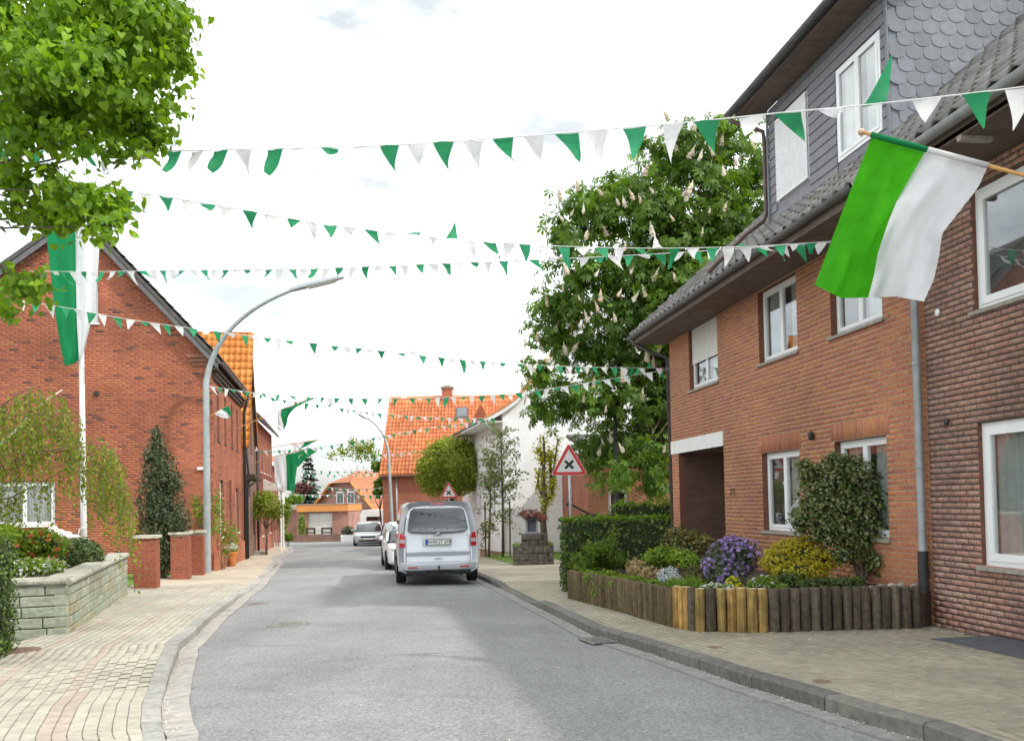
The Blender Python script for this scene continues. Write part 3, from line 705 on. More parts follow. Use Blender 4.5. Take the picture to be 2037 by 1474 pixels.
gm = MB()
ys = [-60, -20, 0, 20, 40, 60, 80, 120, 200, 400, 900]
gm.grid([[V(x, y, (gz(y) if y < 130 else gz(130)) - 0.14) for x in (-700, -200, -60, -20, 0, 20, 60, 200, 700)] for y in ys])
structure('ground', gm, 'ground')
rm = MB(); rows = []
for Y in list(np.arange(-14, 56, 0.7)):
    l = interp([(p.y, p.x) for p in LKP[:-3]], Y) + 0.22; r = interp([(p.y, p.x) for p in RKP], Y) - 0.22
    w = r - l; rows.append([V(l + w * t, Y, gz(Y) + 0.035 * (1 - (2 * t - 1) ** 2)) for t in np.linspace(0, 1, 9)])
rm.grid(rows)
rows = []
for Y in np.arange(55.3, 71.5, 1.6):
    rows.append([V(x, Y, gz(Y) + 0.004) for x in np.linspace(-46, 6, 10)])
rm.grid(rows)
road = structure('road', rm, 'asphalt')
def tar_seam(pts, w):
    mb = MB(); P = [onground(x, y) for x, y in pts]; out = []
    for a, b in zip(P[:-1], P[1:]):
        n = max(2, int((b - a).length / 0.12)); out += [a.lerp(b, i / n) for i in range(n)]
    out.append(P[-1]); L_ = []; 
    for i, p in enumerate(out):
        t = (out[min(i + 1, len(out) - 1)] - out[max(i - 1, 0)]).normalized(); s_ = V(t.y, -t.x, 0); p = p + s_ * RND.uniform(-0.02, 0.02); ww = w * RND.uniform(0.3, 1.2)
        l = interp([(k.y, k.x) for k in LKP[:-3]], p.y) + 0.22; r = interp([(k.y, k.x) for k in RKP], p.y) - 0.22; tt = (p.x - l) / (r - l); z = gz(p.y) + 0.035 * (1 - (2 * tt - 1) ** 2) + 0.002
        L_.append([V(p.x, p.y, z) - s_ * ww, V(p.x, p.y, z) + s_ * ww])
    mb.grid(L_); put('tar_seam', mb, 'tar', road)
tar_seam([(500, 1331), (640, 1322), (800, 1309), (960, 1299), (1110, 1290), (1200, 1288)], 0.006)
tar_seam([(420, 1285), (520, 1288), (600, 1287)], 0.007)


def kerb_row(name, path, side, Y0, Y1, hfun, m, mg, wid=0.15, glen=0.5):
    """kerb stones with the gutter slabs before them"""
    kr = bpy.data.objects.new(name, None); link(kr); kr['kind'] = 'structure'
    gt = bpy.data.objects.new(name.replace('kerb', 'gutter'), None); link(gt); gt['kind'] = 'structure'
    s0, s1 = dist_at(path, Y0), dist_at(path, Y1); s = s0; g = 0.012
    while s < s1:
        e = s + 1.0; mb = MB(); k = 3
        ins = []; out = []; hs = []
        for i in range(k + 1):
            d = s + g / 2 + (1.0 - g) * i / k; a, tg = path.at(d); b, _ = path.at(d, -side * wid)
            ins.append(a); out.append(b); hs.append(hfun(a.y))
        prof = [[lift(a, -0.12), lift(a, h - 0.02), lift(a.lerp(b, 0.12), h), lift(b, h + 0.004), lift(b, -0.12)] for a, b, h in zip(ins, out, hs)]
        n = 5; vs = [p for pr in prof for p in pr]
        fs = [(i * n + j, i * n + j + 1, (i + 1) * n + j + 1, (i + 1) * n + j) for i in range(k) for j in range(n - 1)] + [tuple(range(n - 1, -1, -1)), tuple(range(k * n, k * n + n))]
        if side > 0: fs = [f[::-1] for f in fs]
        mb.add(vs, fs, RND.random()); put('kerb_stone', mb, m, kr)
        s = e
    s = s0; GB = MB(); far = False
    while s < s1:
        mb = MB(); q = []
        for d in (s + 0.006, s + glen / 2, s + glen - 0.006):
            a, _ = path.at(d, side * 0.004); b, _ = path.at(d, side * 0.225); q.append((lift(a, -0.006 + 0.012), lift(b, 0.018), lift(a, -0.06), lift(b, -0.06)))
        for i in (0, 1):
            A, B = q[i], q[i + 1]; mb.quad(A[0], A[1], B[1], B[0]); mb.quad(A[1], A[3], B[3], B[1]); 
        mb.quad(q[0][0], q[0][2], q[0][3], q[0][1]); mb.quad(q[2][0], q[2][1], q[2][3], q[2][2])
        if side < 0:
            mb.f = [f[::-1] for f in mb.f]
        if q[0][0].y < 30:
            mb.r = [RND.random()] * len(mb.f); put('gutter_slab', mb, mg, gt)
        else: GB.add(mb.v, mb.f, RND.random())
        s += glen
    if GB.v: put('gutter_strip', GB, mg, gt, kind='stuff')
def hl(y):
    return 0.03 + 0.085 * (np.interp(y, [8.2, 9.6], [0, 1]) if y < 12 else np.interp(y, [18.4, 19.6], [1, 0]) if y < 21 else np.interp(y, [27, 29], [0, 0.6]))
def hr(y):
    if y < 14: return 0.125
    if y < 18: return float(np.interp(y, [15.2, 16.0], [0.125, 0.03]))
    return float(np.interp(y, [19.2, 20.2, 26, 27], [0.03, 0.11, 0.11, 0.08]))
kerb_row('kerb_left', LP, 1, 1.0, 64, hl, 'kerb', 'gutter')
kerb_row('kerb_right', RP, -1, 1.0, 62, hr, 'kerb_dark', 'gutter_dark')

def pavement(name, path, side, wfun, Y0, Y1, hfun, m, mred, redrows, nind, far_m, Yfar, L=0.2, Wd=0.1, keep=None):
    base = MB(); s0, s1 = dist_at(path, Y0), dist_at(path, Yfar); ns = int((s1 - s0) / 0.5)
    rows = []; uvs = []
    for i in range(ns + 1):
        d = s0 + (s1 - s0) * i / ns; a, _ = path.at(d, -side * 0.14); w = wfun(a.y)
        rows.append([lift(path.at(d, -side * (0.14 + w * t))[0], hfun(a.y) * (1 - t) + 0.115 * t - 0.012 * (a.y < Y1) ) for t in (0, 0.15, 0.5, 1)])
    base.grid(rows)
    if side < 0: base.f = [f[::-1] for f in base.f]
    nb = len(rows[0]) - 1
    # near part: sand bed under real pavers; far part: course pattern too fine to tell apart
    near = MB(); farb = MB(); fuv = []
    for i in range(ns):
        for j in range(nb):
            q = [rows[i][j], rows[i][j + 1], rows[i + 1][j + 1], rows[i + 1][j]]
            w0 = (0, 0.15, 0.5, 1)
            uvq = [(i * 0.5, w0[j] * 3), (i * 0.5, w0[j + 1] * 3), (i * 0.5 + 0.5, w0[j + 1] * 3), (i * 0.5 + 0.5, w0[j] * 3)]
            if side > 0: q.reverse(); uvq.reverse()
            if rows[i][0].y < Y1: near.quad(*q)
            else: farb.quad(*q); fuv.extend(uvq)
    root = structure(name, near, 'joint_sand')
    if farb.v:
        farb.uv = fuv; put('paving_far', farb, far_m, root)
    # pavers
    L0 = dist_at(path, Y0); L1 = dist_at(path, Y1); g = 0.0055; items = []
    nrow = int(6.0 / Wd)
    for rI in range(nrow):
        o = 0.15 + rI * Wd; d = L0 + (L / 2 if rI % 2 else 0)
        while d < L1:
            a, _ = path.at(d); w = wfun(a.y)
            if o + Wd <= w + 0.14:
                fr_ = (o - 0.14) / max(w, 0.1)
                def pt(dd, oo):
                    p, _t = path.at(dd, -side * oo); return lift(p, hfun(a.y) * (1 - fr_) + 0.115 * fr_)
                c = [pt(d + g / 2, o + g / 2), pt(d + L - g / 2, o + g / 2), pt(d + L - g / 2, o + Wd - g / 2), pt(d + g / 2, o + Wd - g / 2)]
                if not keep or keep(c[0]): items.append((rI, c, a.y))
            d += L
    items.sort(key=lambda q: (q[1][0] - Vector((0, 0, EYE))).length)
    vis = [q for q in items if q[1][0].y > 4.6]; 
    groups = {m: [], mred: []}
    cnt = 0
    for rI, c, yy in items:
        mm = mred if redrows(rI, yy) else m
        if c[0].y > 5.6 and cnt < nind and abs(c[0].x / c[0].y) < 0.62:
            cnt += 1; mb = MB(); dz = V(0, 0, RND.uniform(-0.002, 0.002)); t = [p + dz for p in c]; ctr = sum(t, V(0, 0, 0)) / 4
            t2 = [p + (ctr - p).normalized() * 0.004 for p in t]; lo = [p - V(0, 0, 0.006) for p in t]
            mb.add(t2 + lo, [(0, 1, 2, 3) if side < 0 else (3, 2, 1, 0)] + [((4 + i, 4 + (i + 1) % 4, (i + 1) % 4, i) if side < 0 else (i, (i + 1) % 4, 4 + (i + 1) % 4, 4 + i)) for i in range(4)], RND.random())
            put('paver', mb, mm, root)
        else: groups[mm].append(c)
    for mm, cs in groups.items():
        if not cs: continue
        A = np.array([[tuple(p) for p in c] for c in cs]); A[:, :, 2] += rng.uniform(-0.002, 0.002, len(A))[:, None]
        ctr = A.mean(1, keepdims=True); d = ctr - A; d /= np.linalg.norm(d, axis=2, keepdims=True)
        vs = np.concatenate([A + d * 0.004, A - np.array([0, 0, 0.006])], 1)
        Fq = np.array([[0, 1, 2, 3]] + [[4 + i, 4 + (i + 1) % 4, (i + 1) % 4, i] for i in range(4)])
        if side > 0: Fq = Fq[:, ::-1]
        fs = (np.arange(len(A))[:, None, None] * 8 + Fq[None]).reshape(-1, 4)
        put('pavers', arr_mesh('pavers', vs.reshape(-1, 3), fs, np.repeat(rng.random(len(A)), 5), mm), mm, root, kind='stuff')
    return root
def wl(y): return float(np.interp(y, [-14, 2, 6, 9, 12, 18.6, 19.2, 24, 27.5, 28.5, 40, 60], [2.4, 2.4, 2.2, 2.1, 1.9, 2.3, 2.9, 2.75, 2.05, 1.95, 1.7, 1.8]))
def wr(y): return float(np.interp(y, [-14, 4, 9, 10.6, 11.2, 12, 16, 16.6, 21, 27, 40, 60], [3.3, 3.2, 3.45, 3.95, 1.2, 0.85, 0.55, 2.6, 3.2, 3.6, 3.5, 3.0]))
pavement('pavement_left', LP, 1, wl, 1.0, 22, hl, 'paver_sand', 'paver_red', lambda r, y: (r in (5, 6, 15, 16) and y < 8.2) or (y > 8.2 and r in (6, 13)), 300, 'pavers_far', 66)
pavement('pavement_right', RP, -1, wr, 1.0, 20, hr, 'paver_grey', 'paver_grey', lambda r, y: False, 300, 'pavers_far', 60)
# driveway sheet behind the flower bed and beside the planter
dv = MB(); dv.grid([[V(interp([(k.y, k.x) for k in RKP], y_) + 0.16, y_, gz(y_) + 0.045 + 0.05 * (y_ > 20)), V(interp([(k.y, k.x) for k in RKP], y_) + 0.9, y_, gz(y_) + 0.098), V(4.6, y_, gz(y_) + 0.10)] for y_ in np.arange(15.2, 40, 0.8)])
structure('driveway', dv, 'paver_grey')

# ================================================================== brick houses along the right side
FB = Frame((5.25, 11.05), (-0.142, 1.0)); Zv = V(0, 0, 1)
EAVE = 0.80; PIT = 0.87; ZW = 6.15
def zroof(d): return ZW - PIT * d
hb = thing('brick_house', 'two-storey orange brick house with grey clad dormer and white passage lintel', 'house', FB.p(5, gz(15)))
# windows: u0, u1, z0, z1
WB = [(6.98, 8.70, 3.92, 5.30), (3.45, 4.97, 3.93, 5.24), (0.94, 2.35, 3.94, 5.24), (3.50, 4.98, 0.92, 2.31), (0.94, 2.36, 0.92, 2.34)]
PASS = (6.80, 9.58, -0.5, 2.57, 0.9)
opB = [w for w in WB] + [PASS]
LINT = (6.80, 10.05, 2.57, 2.87)
wb = wall_sheet(FB, 0.0, 10.05, -0.6, lambda u: 6.02, opB, 'mortar_light', hb)
bricks(FB, 0.0, 10.05, -0.6, lambda u: 5.98, opB, 'brick_orange', wb, nind=300, key='orange', soldiers=[(3.42, 5.06, 2.31, 2.625), (0.86, 2.44, 2.34, 2.625)], zfrom=-0.5)
lb = MB(); lb.pp(FB.p(6.78, 2.57, -0.1), FB.u * 3.29, Zv * 0.30, FB.n * 0.125); put('lintel', lb, 'lintel_white', hb)
# passage: inner walls and ceiling
pm = MB()
q = FB.p
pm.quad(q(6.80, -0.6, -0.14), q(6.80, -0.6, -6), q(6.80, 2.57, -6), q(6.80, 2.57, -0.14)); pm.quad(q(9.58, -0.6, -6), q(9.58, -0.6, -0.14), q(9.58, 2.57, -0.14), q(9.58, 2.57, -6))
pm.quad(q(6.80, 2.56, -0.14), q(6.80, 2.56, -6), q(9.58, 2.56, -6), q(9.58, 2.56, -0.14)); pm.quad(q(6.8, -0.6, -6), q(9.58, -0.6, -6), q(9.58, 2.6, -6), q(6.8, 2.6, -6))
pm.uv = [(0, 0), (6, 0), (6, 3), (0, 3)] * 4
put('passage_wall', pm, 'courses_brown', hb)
window(FB, *WB[0], hb, curtain='near', shutter=0.56, tilt=True)
window(FB, *WB[1], hb, curtain='both'); window(FB, *WB[2], hb, curtain='near')
window(FB, *WB[3], hb, curtain='near'); window(FB, *WB[4], hb, curtain='both')
# other walls of the two houses, so that they stand as solids
def solid_side(fr_pts, z1, m, parent):
    mb = MB(); uv = []
    for a, b in fr_pts:
        L_ = (b - a).length; mb.quad(a + Zv * -1, b + Zv * -1, b + Zv * z1, a + Zv * z1); uv += [(0, 0), (L_, 0), (L_, z1 + 1), (0, z1 + 1)]
    mb.uv = uv; return put('side_wall', mb, m, parent)
solid_side([(FB.p(10.05, 0, 0), FB.p(10.05, 0, -10.4)), (FB.p(10.05, 0, -10.4), FB.p(-0.0, 0, -10.4))], 6.1, 'courses_old', hb)
gm2 = MB(); gm2.add([FB.p(10.05, 5.1, 0), FB.p(10.05, 5.1, -10.4), FB.p(10.05, 6.1, -10.4), FB.p(10.05, 10.5, -5.2), FB.p(10.05, 6.1, 0)], [(0, 1, 2, 3, 4)])
gm2.uv = [(0, 0), (10.4, 0), (10.4, 1), (5.2, 5), (0, 1)]; put('gable', gm2, 'courses_old', hb)
def roof_slab(u0, u1, parent, m='soffit'):
    mb = MB(); th = V(0, 0, -0.14)
    mb.pp(q(u0, zroof(EAVE) - 0.01, EAVE), q(u1, 0) - q(u0, 0), q(0, zroof(-5.2), -5.2) - q(0, zroof(EAVE), EAVE), th)
    mb.pp(q(u0, zroof(-5.2) - 0.012, -5.2), q(u1, 0) - q(u0, 0), q(0, zroof(EAVE), -11.2) - q(0, zroof(-5.2), -5.2), th)
    o = put('roof', mb, m, parent)
    return o
SL = FB.n * -1.0 + V(0, 0, PIT); SLl = SL.length
rb = roof_slab(0.0, 10.5, hb)
nrow = int((EAVE + 5.2) * SLl / 0.33)
def in_dormer(uu0):
    def f(x, y):
        u = uu0 - x - 0.3; d = EAVE - y / SLl
        return 1.5 < u < 5.1 and d < -0.75
    return f
tiles(q(10.5, zroof(EAVE), EAVE), -FB.u, SL, 35, nrow, 0.30, 0.33, 'tile_dark', rb, 300, skip=in_dormer(10.5), amp=1.5, lift=0.05)
ha_roof_cols = 22
# dormer
du0, du1, dd, dz1 = 1.35, 5.32, -0.45, 8.78
DW = [(3.78, 5.03, 6.93, 8.45), (1.55, 2.82, 6.82, 8.30)]
dor = MB(); 
FD = Frame(q(0, 0, dd - 0.03)[:2], FB.u[:2])
dw = wall_sheet(FD, du0, du1, 6.2, lambda u: dz1, DW, 'cladding', hb, 'dormer_wall', reveal='cladding', depth=0.06)
pb = 0.17; z = 6.3; k = 0
while z < dz1 - 0.02:
    h = min(pb, dz1 - z)
    cuts = cut(du0, du1, [(w[0] - 0.02, w[1] + 0.02) for w in DW if z + h > w[2] - 0.02 and z < w[3] + 0.02])
    for a, b in cuts:
        segs = [a] + [x for x in np.arange(0.6 + 0.9 * (k % 2) + 0.35, 6, 1.8) if a + 0.2 < x < b - 0.2] + [b]
        for s0, s1 in zip(segs[:-1], segs[1:]):
            mb = MB(); P = FD.p; e = 0.003
            mb.add([P(s0 + e, z - 0.012, 0.030), P(s1 - e, z - 0.012, 0.030), P(s1 - e, z + h, 0.012), P(s0 + e, z + h, 0.012), P(s0 + e, z - 0.012, 0.002), P(s1 - e, z - 0.012, 0.002), P(s1 - e, z + h, 0.002), P(s0 + e, z + h, 0.002)],
                   [(3, 2, 1, 0), (0, 1, 5, 4), (1, 2, 6, 5), (2, 3, 7, 6), (3, 0, 4, 7)], RND.random())
            put('plank', mb, 'cladding', dw)
    z += pb; k += 1
window(FD, *DW[0], hb, sashes=1, d=0.01, curtain=None, shutter=0.97, sill=None, smat='shutter_white')
window(FD, *DW[1], hb, sashes=2, d=0.02, curtain='both', sill=None)
ck = MB(); CO = q(du0, 0, dd - 0.03); FC = Frame(CO[:2], (-FB.n)[:2]); 
if FC.n.dot(-FB.u) < 0: FC = Frame(CO[:2], (-FB.n)[:2], True)
def dtop(s): return dz1 + 0.25 * s
ck.add([FC.p(0, 5.9), FC.p(5.0, 9.9), FC.p(5.0, 10.0), FC.p(0, dz1)], [(0, 1, 2, 3)])
cw = put('dormer_cheek', ck, 'slate', hb)
sw_, sh_ = 0.27, 0.19
prof = [(-0.5, 1.55), (-0.5, 0.45)] + [(-0.5 * math.cos(a), 0.45 - 0.45 * math.sin(a)) for a in np.linspace(0.25, math.pi - 0.25, 7)] + [(0.5, 0.45), (0.5, 1.55)]
scale_me = []
for i in range(6):
    mb = MB(); n = len(prof); P0 = [(a * (sw_ - 0.004), -0.008 - 0.010 * (1.55 - b) / 1.55, b * sh_) for a, b in prof]; P1 = [(a, -0.001, c) for a, b_, c in P0]
    mb.add(P0 + P1, [tuple(range(n - 1, -1, -1))[::-1]] + [(j, (j + 1) % n, n + (j + 1) % n, n + j) for j in range(n)], (i + 0.5) / 6)
    scale_me.append(mb.mesh('slate', 'slate'))
# local x along cheek, -y outwards
uxc = FC.u if FC.u.cross(FC.n).z < 0 else -FC.u
RTc = Matrix(((uxc.x, -FC.n.x, 0), (uxc.y, -FC.n.y, 0), (0, 0, 1))).to_4x4()
for r_ in range(22):
    for c_ in range(16):
        s = (c_ + 0.5 * (r_ % 2)) * sw_ + 0.12; zz = 6.25 + r_ * sh_
        if zz + 0.3 > dtop(s) + 0.25 or zz + sh_ < 6.45 + PIT * s - 0.15: continue
        piece('slate', RND.choice(scale_me), Matrix.Translation(FC.p(s, zz, 0.0)) @ RTc, cw)
tr = MB(); tr.pp(q(du0 - 0.035, 6.35, dd + 0.0), FB.u * 0.06, Zv * 2.5, FB.n * 0.022); tr.pp(q(du1 - 0.02, 6.35, dd), FB.u * 0.06, Zv * 2.5, FB.n * 0.022); put('corner_trim', tr, 'slate', hb)
dr = MB(); dr.pp(q(0.9, 8.86, 0.08), FB.u * 4.9, q(0, 10.75, -5.2) - q(0, 8.86, 0.08), Zv * 0.16); dro = put('dormer_roof', dr, 'zinc_dark', hb)
db = MB(); db.pp(q(0.95, 8.80, 0.02), FB.u * 4.8, FB.n * -0.5, Zv * 0.05); put('dormer_soffit', db, 'soffit', hb)
def half_gutter(a, b, n, r, m, parent, name='gutter', drop=0.0):
    mb = MB(); a = Vector(a); b = Vector(b); n = Vector(n)
    ang = np.linspace(0, math.pi, 9); rows = []
    for p in (a, b):
        rows.append([p + n * (-math.cos(t) * r) - Zv * (math.sin(t) * r) for t in ang] + [p + n * (math.cos(t) * -(r - 0.006)) * -1 * -1 - Zv * (math.sin(t) * (r - 0.006)) for t in ang[::-1]])
    mb.grid(rows); mb.add(rows[0], [tuple(range(len(rows[0])))]); mb.add(rows[1], [tuple(range(len(rows[1]) - 1, -1, -1))])
    return put(name, mb, m, parent, 40)
half_gutter(q(0.05, zroof(EAVE) - 0.02, EAVE + 0.07), q(10.5, zroof(EAVE) - 0.02, EAVE + 0.07), FB.n, 0.075, 'zinc_dark', hb)
half_gutter(q(0.9, 8.90, 0.14), q(5.82, 8.90, 0.14), FB.n, 0.065, 'zinc_dark', hb)
fa = MB(); fa.pp(q(0.0, zroof(EAVE) - 0.19, EAVE - 0.03), FB.u * 10.5, Zv * 0.17, FB.n * 0.025); put('fascia', fa, 'soffit', hb)
so = MB(); so.pp(q(0.0, zroof(EAVE) - 0.19, 0.0), FB.u * 10.45, FB.n * (EAVE - 0.035), Zv * 0.02); put('soffit_board', so, 'soffit', hb)
# dormer downpipe: swan neck, then down the roof
dp = MB(); dp.tube([q(5.72, 8.86, 0.14), q(5.70, 8.72, 0.10), q(5.52, 8.55, -0.15), q(5.42, 8.42, -0.40), q(5.42, 8.2, -0.42), q(5.42, 6.85, -0.42), q(5.42, 6.72, -0.36), q(5.45, 6.45, 0.0), q(5.50, 5.75, 0.72)], 0.04, 8); put('downpipe', dp, 'brown_pipe', hb, True)
dp = MB(); dp.tube([q(10.3, 5.4, 0.86), q(10.3, 5.28, 0.82), q(10.35, 5.05, 0.3), q(10.42, 4.95, -0.06), q(10.42, -0.4, -0.1)], 0.045, 8); put('downpipe', dp, 'zinc_dark', hb, True)
ch = MB(); ch.pp(q(6.6, 9.6, -4.9), FB.u * 0.7, FB.n * -0.6, Zv * 2.0); ch.pp(q(6.55, 11.6, -4.85), FB.u * 0.8, FB.n * -0.7, Zv * 0.07); put('chimney', ch, 'brick_dark', hb)
rc = MB(); rc.tube([q(0, zroof(-5.2) + 0.0, -5.2), q(10.5, zroof(-5.2) + 0.0, -5.2)], 0.11, 8); put('ridge', rc, 'tile_dark', hb)
# skylight beside the dormer
sk = MB(); a = q(6.3, zroof(-0.9) + 0.07, -0.9); sk.pp(a, FB.u * 0.8, SL.normalized() * 1.1, SL.cross(FB.u).normalized() * -0.05); put('skylight', sk, 'zinc', hb)
nm = MB()
for (a, b, c, d) in ((6.28, 6.30, 1.55, 1.70), (6.28, 6.36, 1.685, 1.70), (6.43, 6.45, 1.55, 1.70), (6.38, 6.45, 1.685, 1.70)): nm.pp(q(a, c, 0.012), FB.u * (b - a), Zv * (d - c), FB.n * 0.01)
put('house_number', nm, 'iron', hb)
wl_ = MB(); wl_.lathe([(0.03, 0), (0.045, 0.02), (0.045, 0.10), (0.02, 0.13)], q(2.98, 2.42, 0.06), 10); put('wall_lamp', wl_, 'iron', hb)

# ---- dark brick neighbour, nearest on the right
ha = thing('brick_house', 'dark brown brick house with large white framed windows nearest the pavement', 'house', q(-3, gz(8)))
WA = [(-3.6, -0.95, 3.62, 5.02), (-3.6, -0.93, 0.69, 2.33)]
wa = wall_sheet(FB, -8.0, -0.002, -0.5, lambda u: 5.92, WA, 'mortar_dark', ha)
bricks(FB, -3.8, -0.002, -0.5, lambda u: 5.86, WA, 'brick_dark', wa, L=0.215, H=0.055, j=0.016, D=0.013, nind=300, key='dark', jit=0.004, zfrom=-0.3)
for w in WA: window(FB, *w, ha, sashes=1, d=-0.05, curtain='full' if w[2] < 2 else 'near', sw=0.085, sill='sill_stone')
# shelves and odds behind the upper pane
ra = roof_slab(-8.3, -0.004, ha)
tiles(q(-0.03, zroof(EAVE) + 0.004, EAVE), -FB.u, SL, 20, nrow, 0.30, 0.33, 'tile_dark', ra, 300, amp=1.5, lift=0.05)
ZG = 5.18
half_gutter(q(-8.3, zroof(EAVE) - 0.04, EAVE + 0.085), q(-0.05, zroof(EAVE) - 0.04, EAVE + 0.085), FB.n, 0.08, 'zinc', ha)
so = MB(); so.pp(q(-8.3, zroof(EAVE) - 0.20, 0.0), FB.u * 8.29, FB.n * (EAVE - 0.035), Zv * 0.02); put('soffit_board', so, 'soffit', ha)
for u in np.arange(-3.6, 0, 0.85):
    mb = MB(); mb.pp(q(u, zroof(EAVE) - 0.25, 0.42), FB.u * 0.07, FB.n * 0.36, Zv * 0.06); put('rafter_end', mb, 'timber', ha)
solid_side([(q(0, 0, -10.4), q(-8, 0, -10.4)), (q(-8, 0, -10.4), q(-8, 0, 0))], 6.1, 'courses_brown', ha)
gm3 = MB(); gm3.add([q(-8, 5.1, 0), q(-8, 5.1, -10.4), q(-8, 6.1, -10.4), q(-8, 10.5, -5.2), q(-8, 6.1, 0)], [(0, 1, 2, 3, 4)]); gm3.uv = [(0, 0), (10.4, 0), (10.4, 1), (5.2, 5), (0, 1)]; put('gable', gm3, 'courses_brown', ha)
c_ = MB(); c_.lathe([(0.045, 0), (0.045, 0.012), (0.02, 0.02)], q(-0.29, 3.75, 0.015), 12, axis=FB.n); put('vent_cap', c_, 'white_paint', ha)
c_ = MB(); c_.lathe([(0.035, 0), (0.035, 0.03), (0.015, 0.045)], q(-0.41, 2.39, 0.015), 12, axis=FB.n); put('vent_cap', c_, 'iron', ha)
# the downpipe at the seam of the two
pv = thing('downpipe', 'grey zinc downpipe with dark foot where two brick houses meet', 'downpipe', q(0.05, gz(11), 0.09))
mb = MB(); mb.tube([q(0.05, 5.38, 0.80), q(0.05, 5.30, 0.76), q(0.05, 5.05, 0.22), q(0.05, 4.9, 0.10), q(0.05, 0.80, 0.10)], 0.05, 12); put('pipe', mb, 'zinc', pv, 40)
for zz in (3.15, 1.85): 
    mb = MB(); mb.lathe([(0.05, 0), (0.057, 0.005), (0.057, 0.04), (0.05, 0.045)], q(0.05, zz, 0.10), 12); put('pipe_collar', mb, 'zinc', pv)
mb = MB(); mb.lathe([(0.05, 0.95), (0.064, 0.94), (0.064, 0.02), (0.085, 0.0), (0.085, -0.1)], q(0.05, -0.14, 0.10), 12); put('pipe_foot', mb, 'iron', pv, 40)

# ================================================================== left row of houses
FG = Frame((-9.41, 27.72), (-1.0, -0.2))                 # gable of the old house, facing the garden
FL = Frame((-9.41, 27.72), (-0.2, 1.0), True)            # its street front
h1 = thing('brick_house', 'old red brick gable house behind the garden, grey tiled steep roof', 'house', FG.p(3.5, gz(27)))
def gtop(u): return min(6.35 + 1.075 * (u + 0.05), 10.55 - 0.80 * (u - 3.88))
WG = [(4.62, 6.35, 1.10, 2.42), (3.35, 3.95, 7.30, 8.55)]
wg = wall_sheet(FG, 0.0, 9.0, -0.8, gtop, WG, 'mortar_old', h1, breaks=(3.88,))
bricks(FG, 0.0, 9.0, -0.75, lambda u: gtop(u) - 0.02, WG, 'brick_old', wg, L=0.235, H=0.066, j=0.010, D=0.006, nind=300, key='old', jit=0.002)
window(FG, *WG[0], h1, sashes=2, d=-0.06, curtain='full', sill='white_paint'); window(FG, *WG[1], h1, sashes=1, curtain='full', sill='white_paint')
WF = [(1.0, 1.55, 3.75, 5.35), (2.9, 3.45, 3.75, 5.35), (4.9, 5.45, 3.75, 5.35), (6.7, 7.25, 3.75, 5.35), (1.5, 2.5, 0.55, 2.45), (4.2, 4.8, 0.4, 2.5), (6.2, 7.2, 0.55, 2.25)]
wf = wall_sheet(FL, 0.0, 8.6, -1.1, lambda u: 6.4, WF, 'mortar_old', h1)
bricks(FL, 0.0, 8.6, -1.0, lambda u: 6.3, WF, 'brick_old', wf, L=0.235, H=0.066, j=0.010, D=0.006, nind=0)
for w in WF: window(FL, *w, h1, sashes=1, d=-0.10, curtain='full', sill='brown_pipe' if w[2] > 3 else 'white_paint')
pl_ = MB(); pl_.pp(FL.p(-0.1, -0.9, 0.0), FL.u * 8.7, FL.n * 0.10, Zv * 1.05); put('plinth', pl_, 'brick_old', h1)
th = V(0, 0, -0.16); VO = 0.30
mb = MB(); a = FG.p(3.88, 10.72, VO); e = FG.p(-0.22, 6.22, VO)
mb.pp(a, e - a, FL.u * 8.9, th); b2 = FG.p(9.6, 10.72 - 0.80 * 5.72, VO); mb.pp(a + V(0, 0, 0.001), b2 - a, FL.u * 8.9, th)
r1 = put('roof', mb, 'tile_old', h1)
# rows of tiles, stepped along the verge
sd1 = (a - e); sl = sd1.length; U1 = -FL.u * -1
U1 = FL.u
n1 = U1.cross(sd1)
oU = U1 if n1.z > 0 else -U1
st = e if n1.z > 0 else e + FL.u * 8.9
tiles(st + Zv * 0.01, oU, sd1, 29, int(sl / 0.34), 0.30, 0.34, 'tile_old', r1, 0, amp=0.9, lift=0.05)
sd2 = (a - b2); n2 = U1.cross(sd2); oU = U1 if n2.z > 0 else -U1; st = b2 if n2.z > 0 else b2 + FL.u * 8.9
tiles(st + Zv * 0.01, oU, sd2, 29, int(sd2.length / 0.34), 0.30, 0.34, 'tile_old', r1, 0, amp=0.9, lift=0.05)
vb = MB(); vb.pp(FG.p(3.88, 10.52, VO - 0.03), e - a, FG.n * 0.03, Zv * -0.18); vb.pp(FG.p(3.88, 10.519, VO - 0.03), b2 - a, FG.n * 0.03, Zv * -0.18); put('verge_board', vb, 'zinc_dark', h1)
half_gutter(e + V(0, 0, -0.12) + FL.n * 0.06, e + FL.u * 8.9 + V(0, 0, -0.12) + FL.n * 0.06, FL.n, 0.07, 'zinc_dark', h1)
so = MB(); so.pp(FL.p(-0.3, 5.85, 0.0), FL.u * 8.9, FL.n * 0.19, Zv * 0.06); so.pp(FL.p(0.0, 5.60, 0.0), FL.u * 8.6, FL.n * 0.08, Zv * 0.12); so.pp(FL.p(0.0, 5.72, 0.0), FL.u * 8.6, FL.n * 0.13, Zv * 0.13); put('cornice', so, 'wood_dark', h1)
cb = MB()
for i in range(3): cb.pp(FG.p(-0.02, 6.0 + i * 0.12, 0.0), FG.u * (0.62 + 0.06 * i), FG.n * (0.05 + 0.05 * i), Zv * 0.11)
put('corbel', cb, 'mortar_old', h1)
cd = MB(); cd.pp(FG.p(0.22, 2.72, 0.01), FG.u * 0.26, FG.n * 0.07, Zv * 0.09); put('bracket_lamp', cd, 'white_paint', h1)  # small bracket lamp on the gable, built as a plain white box
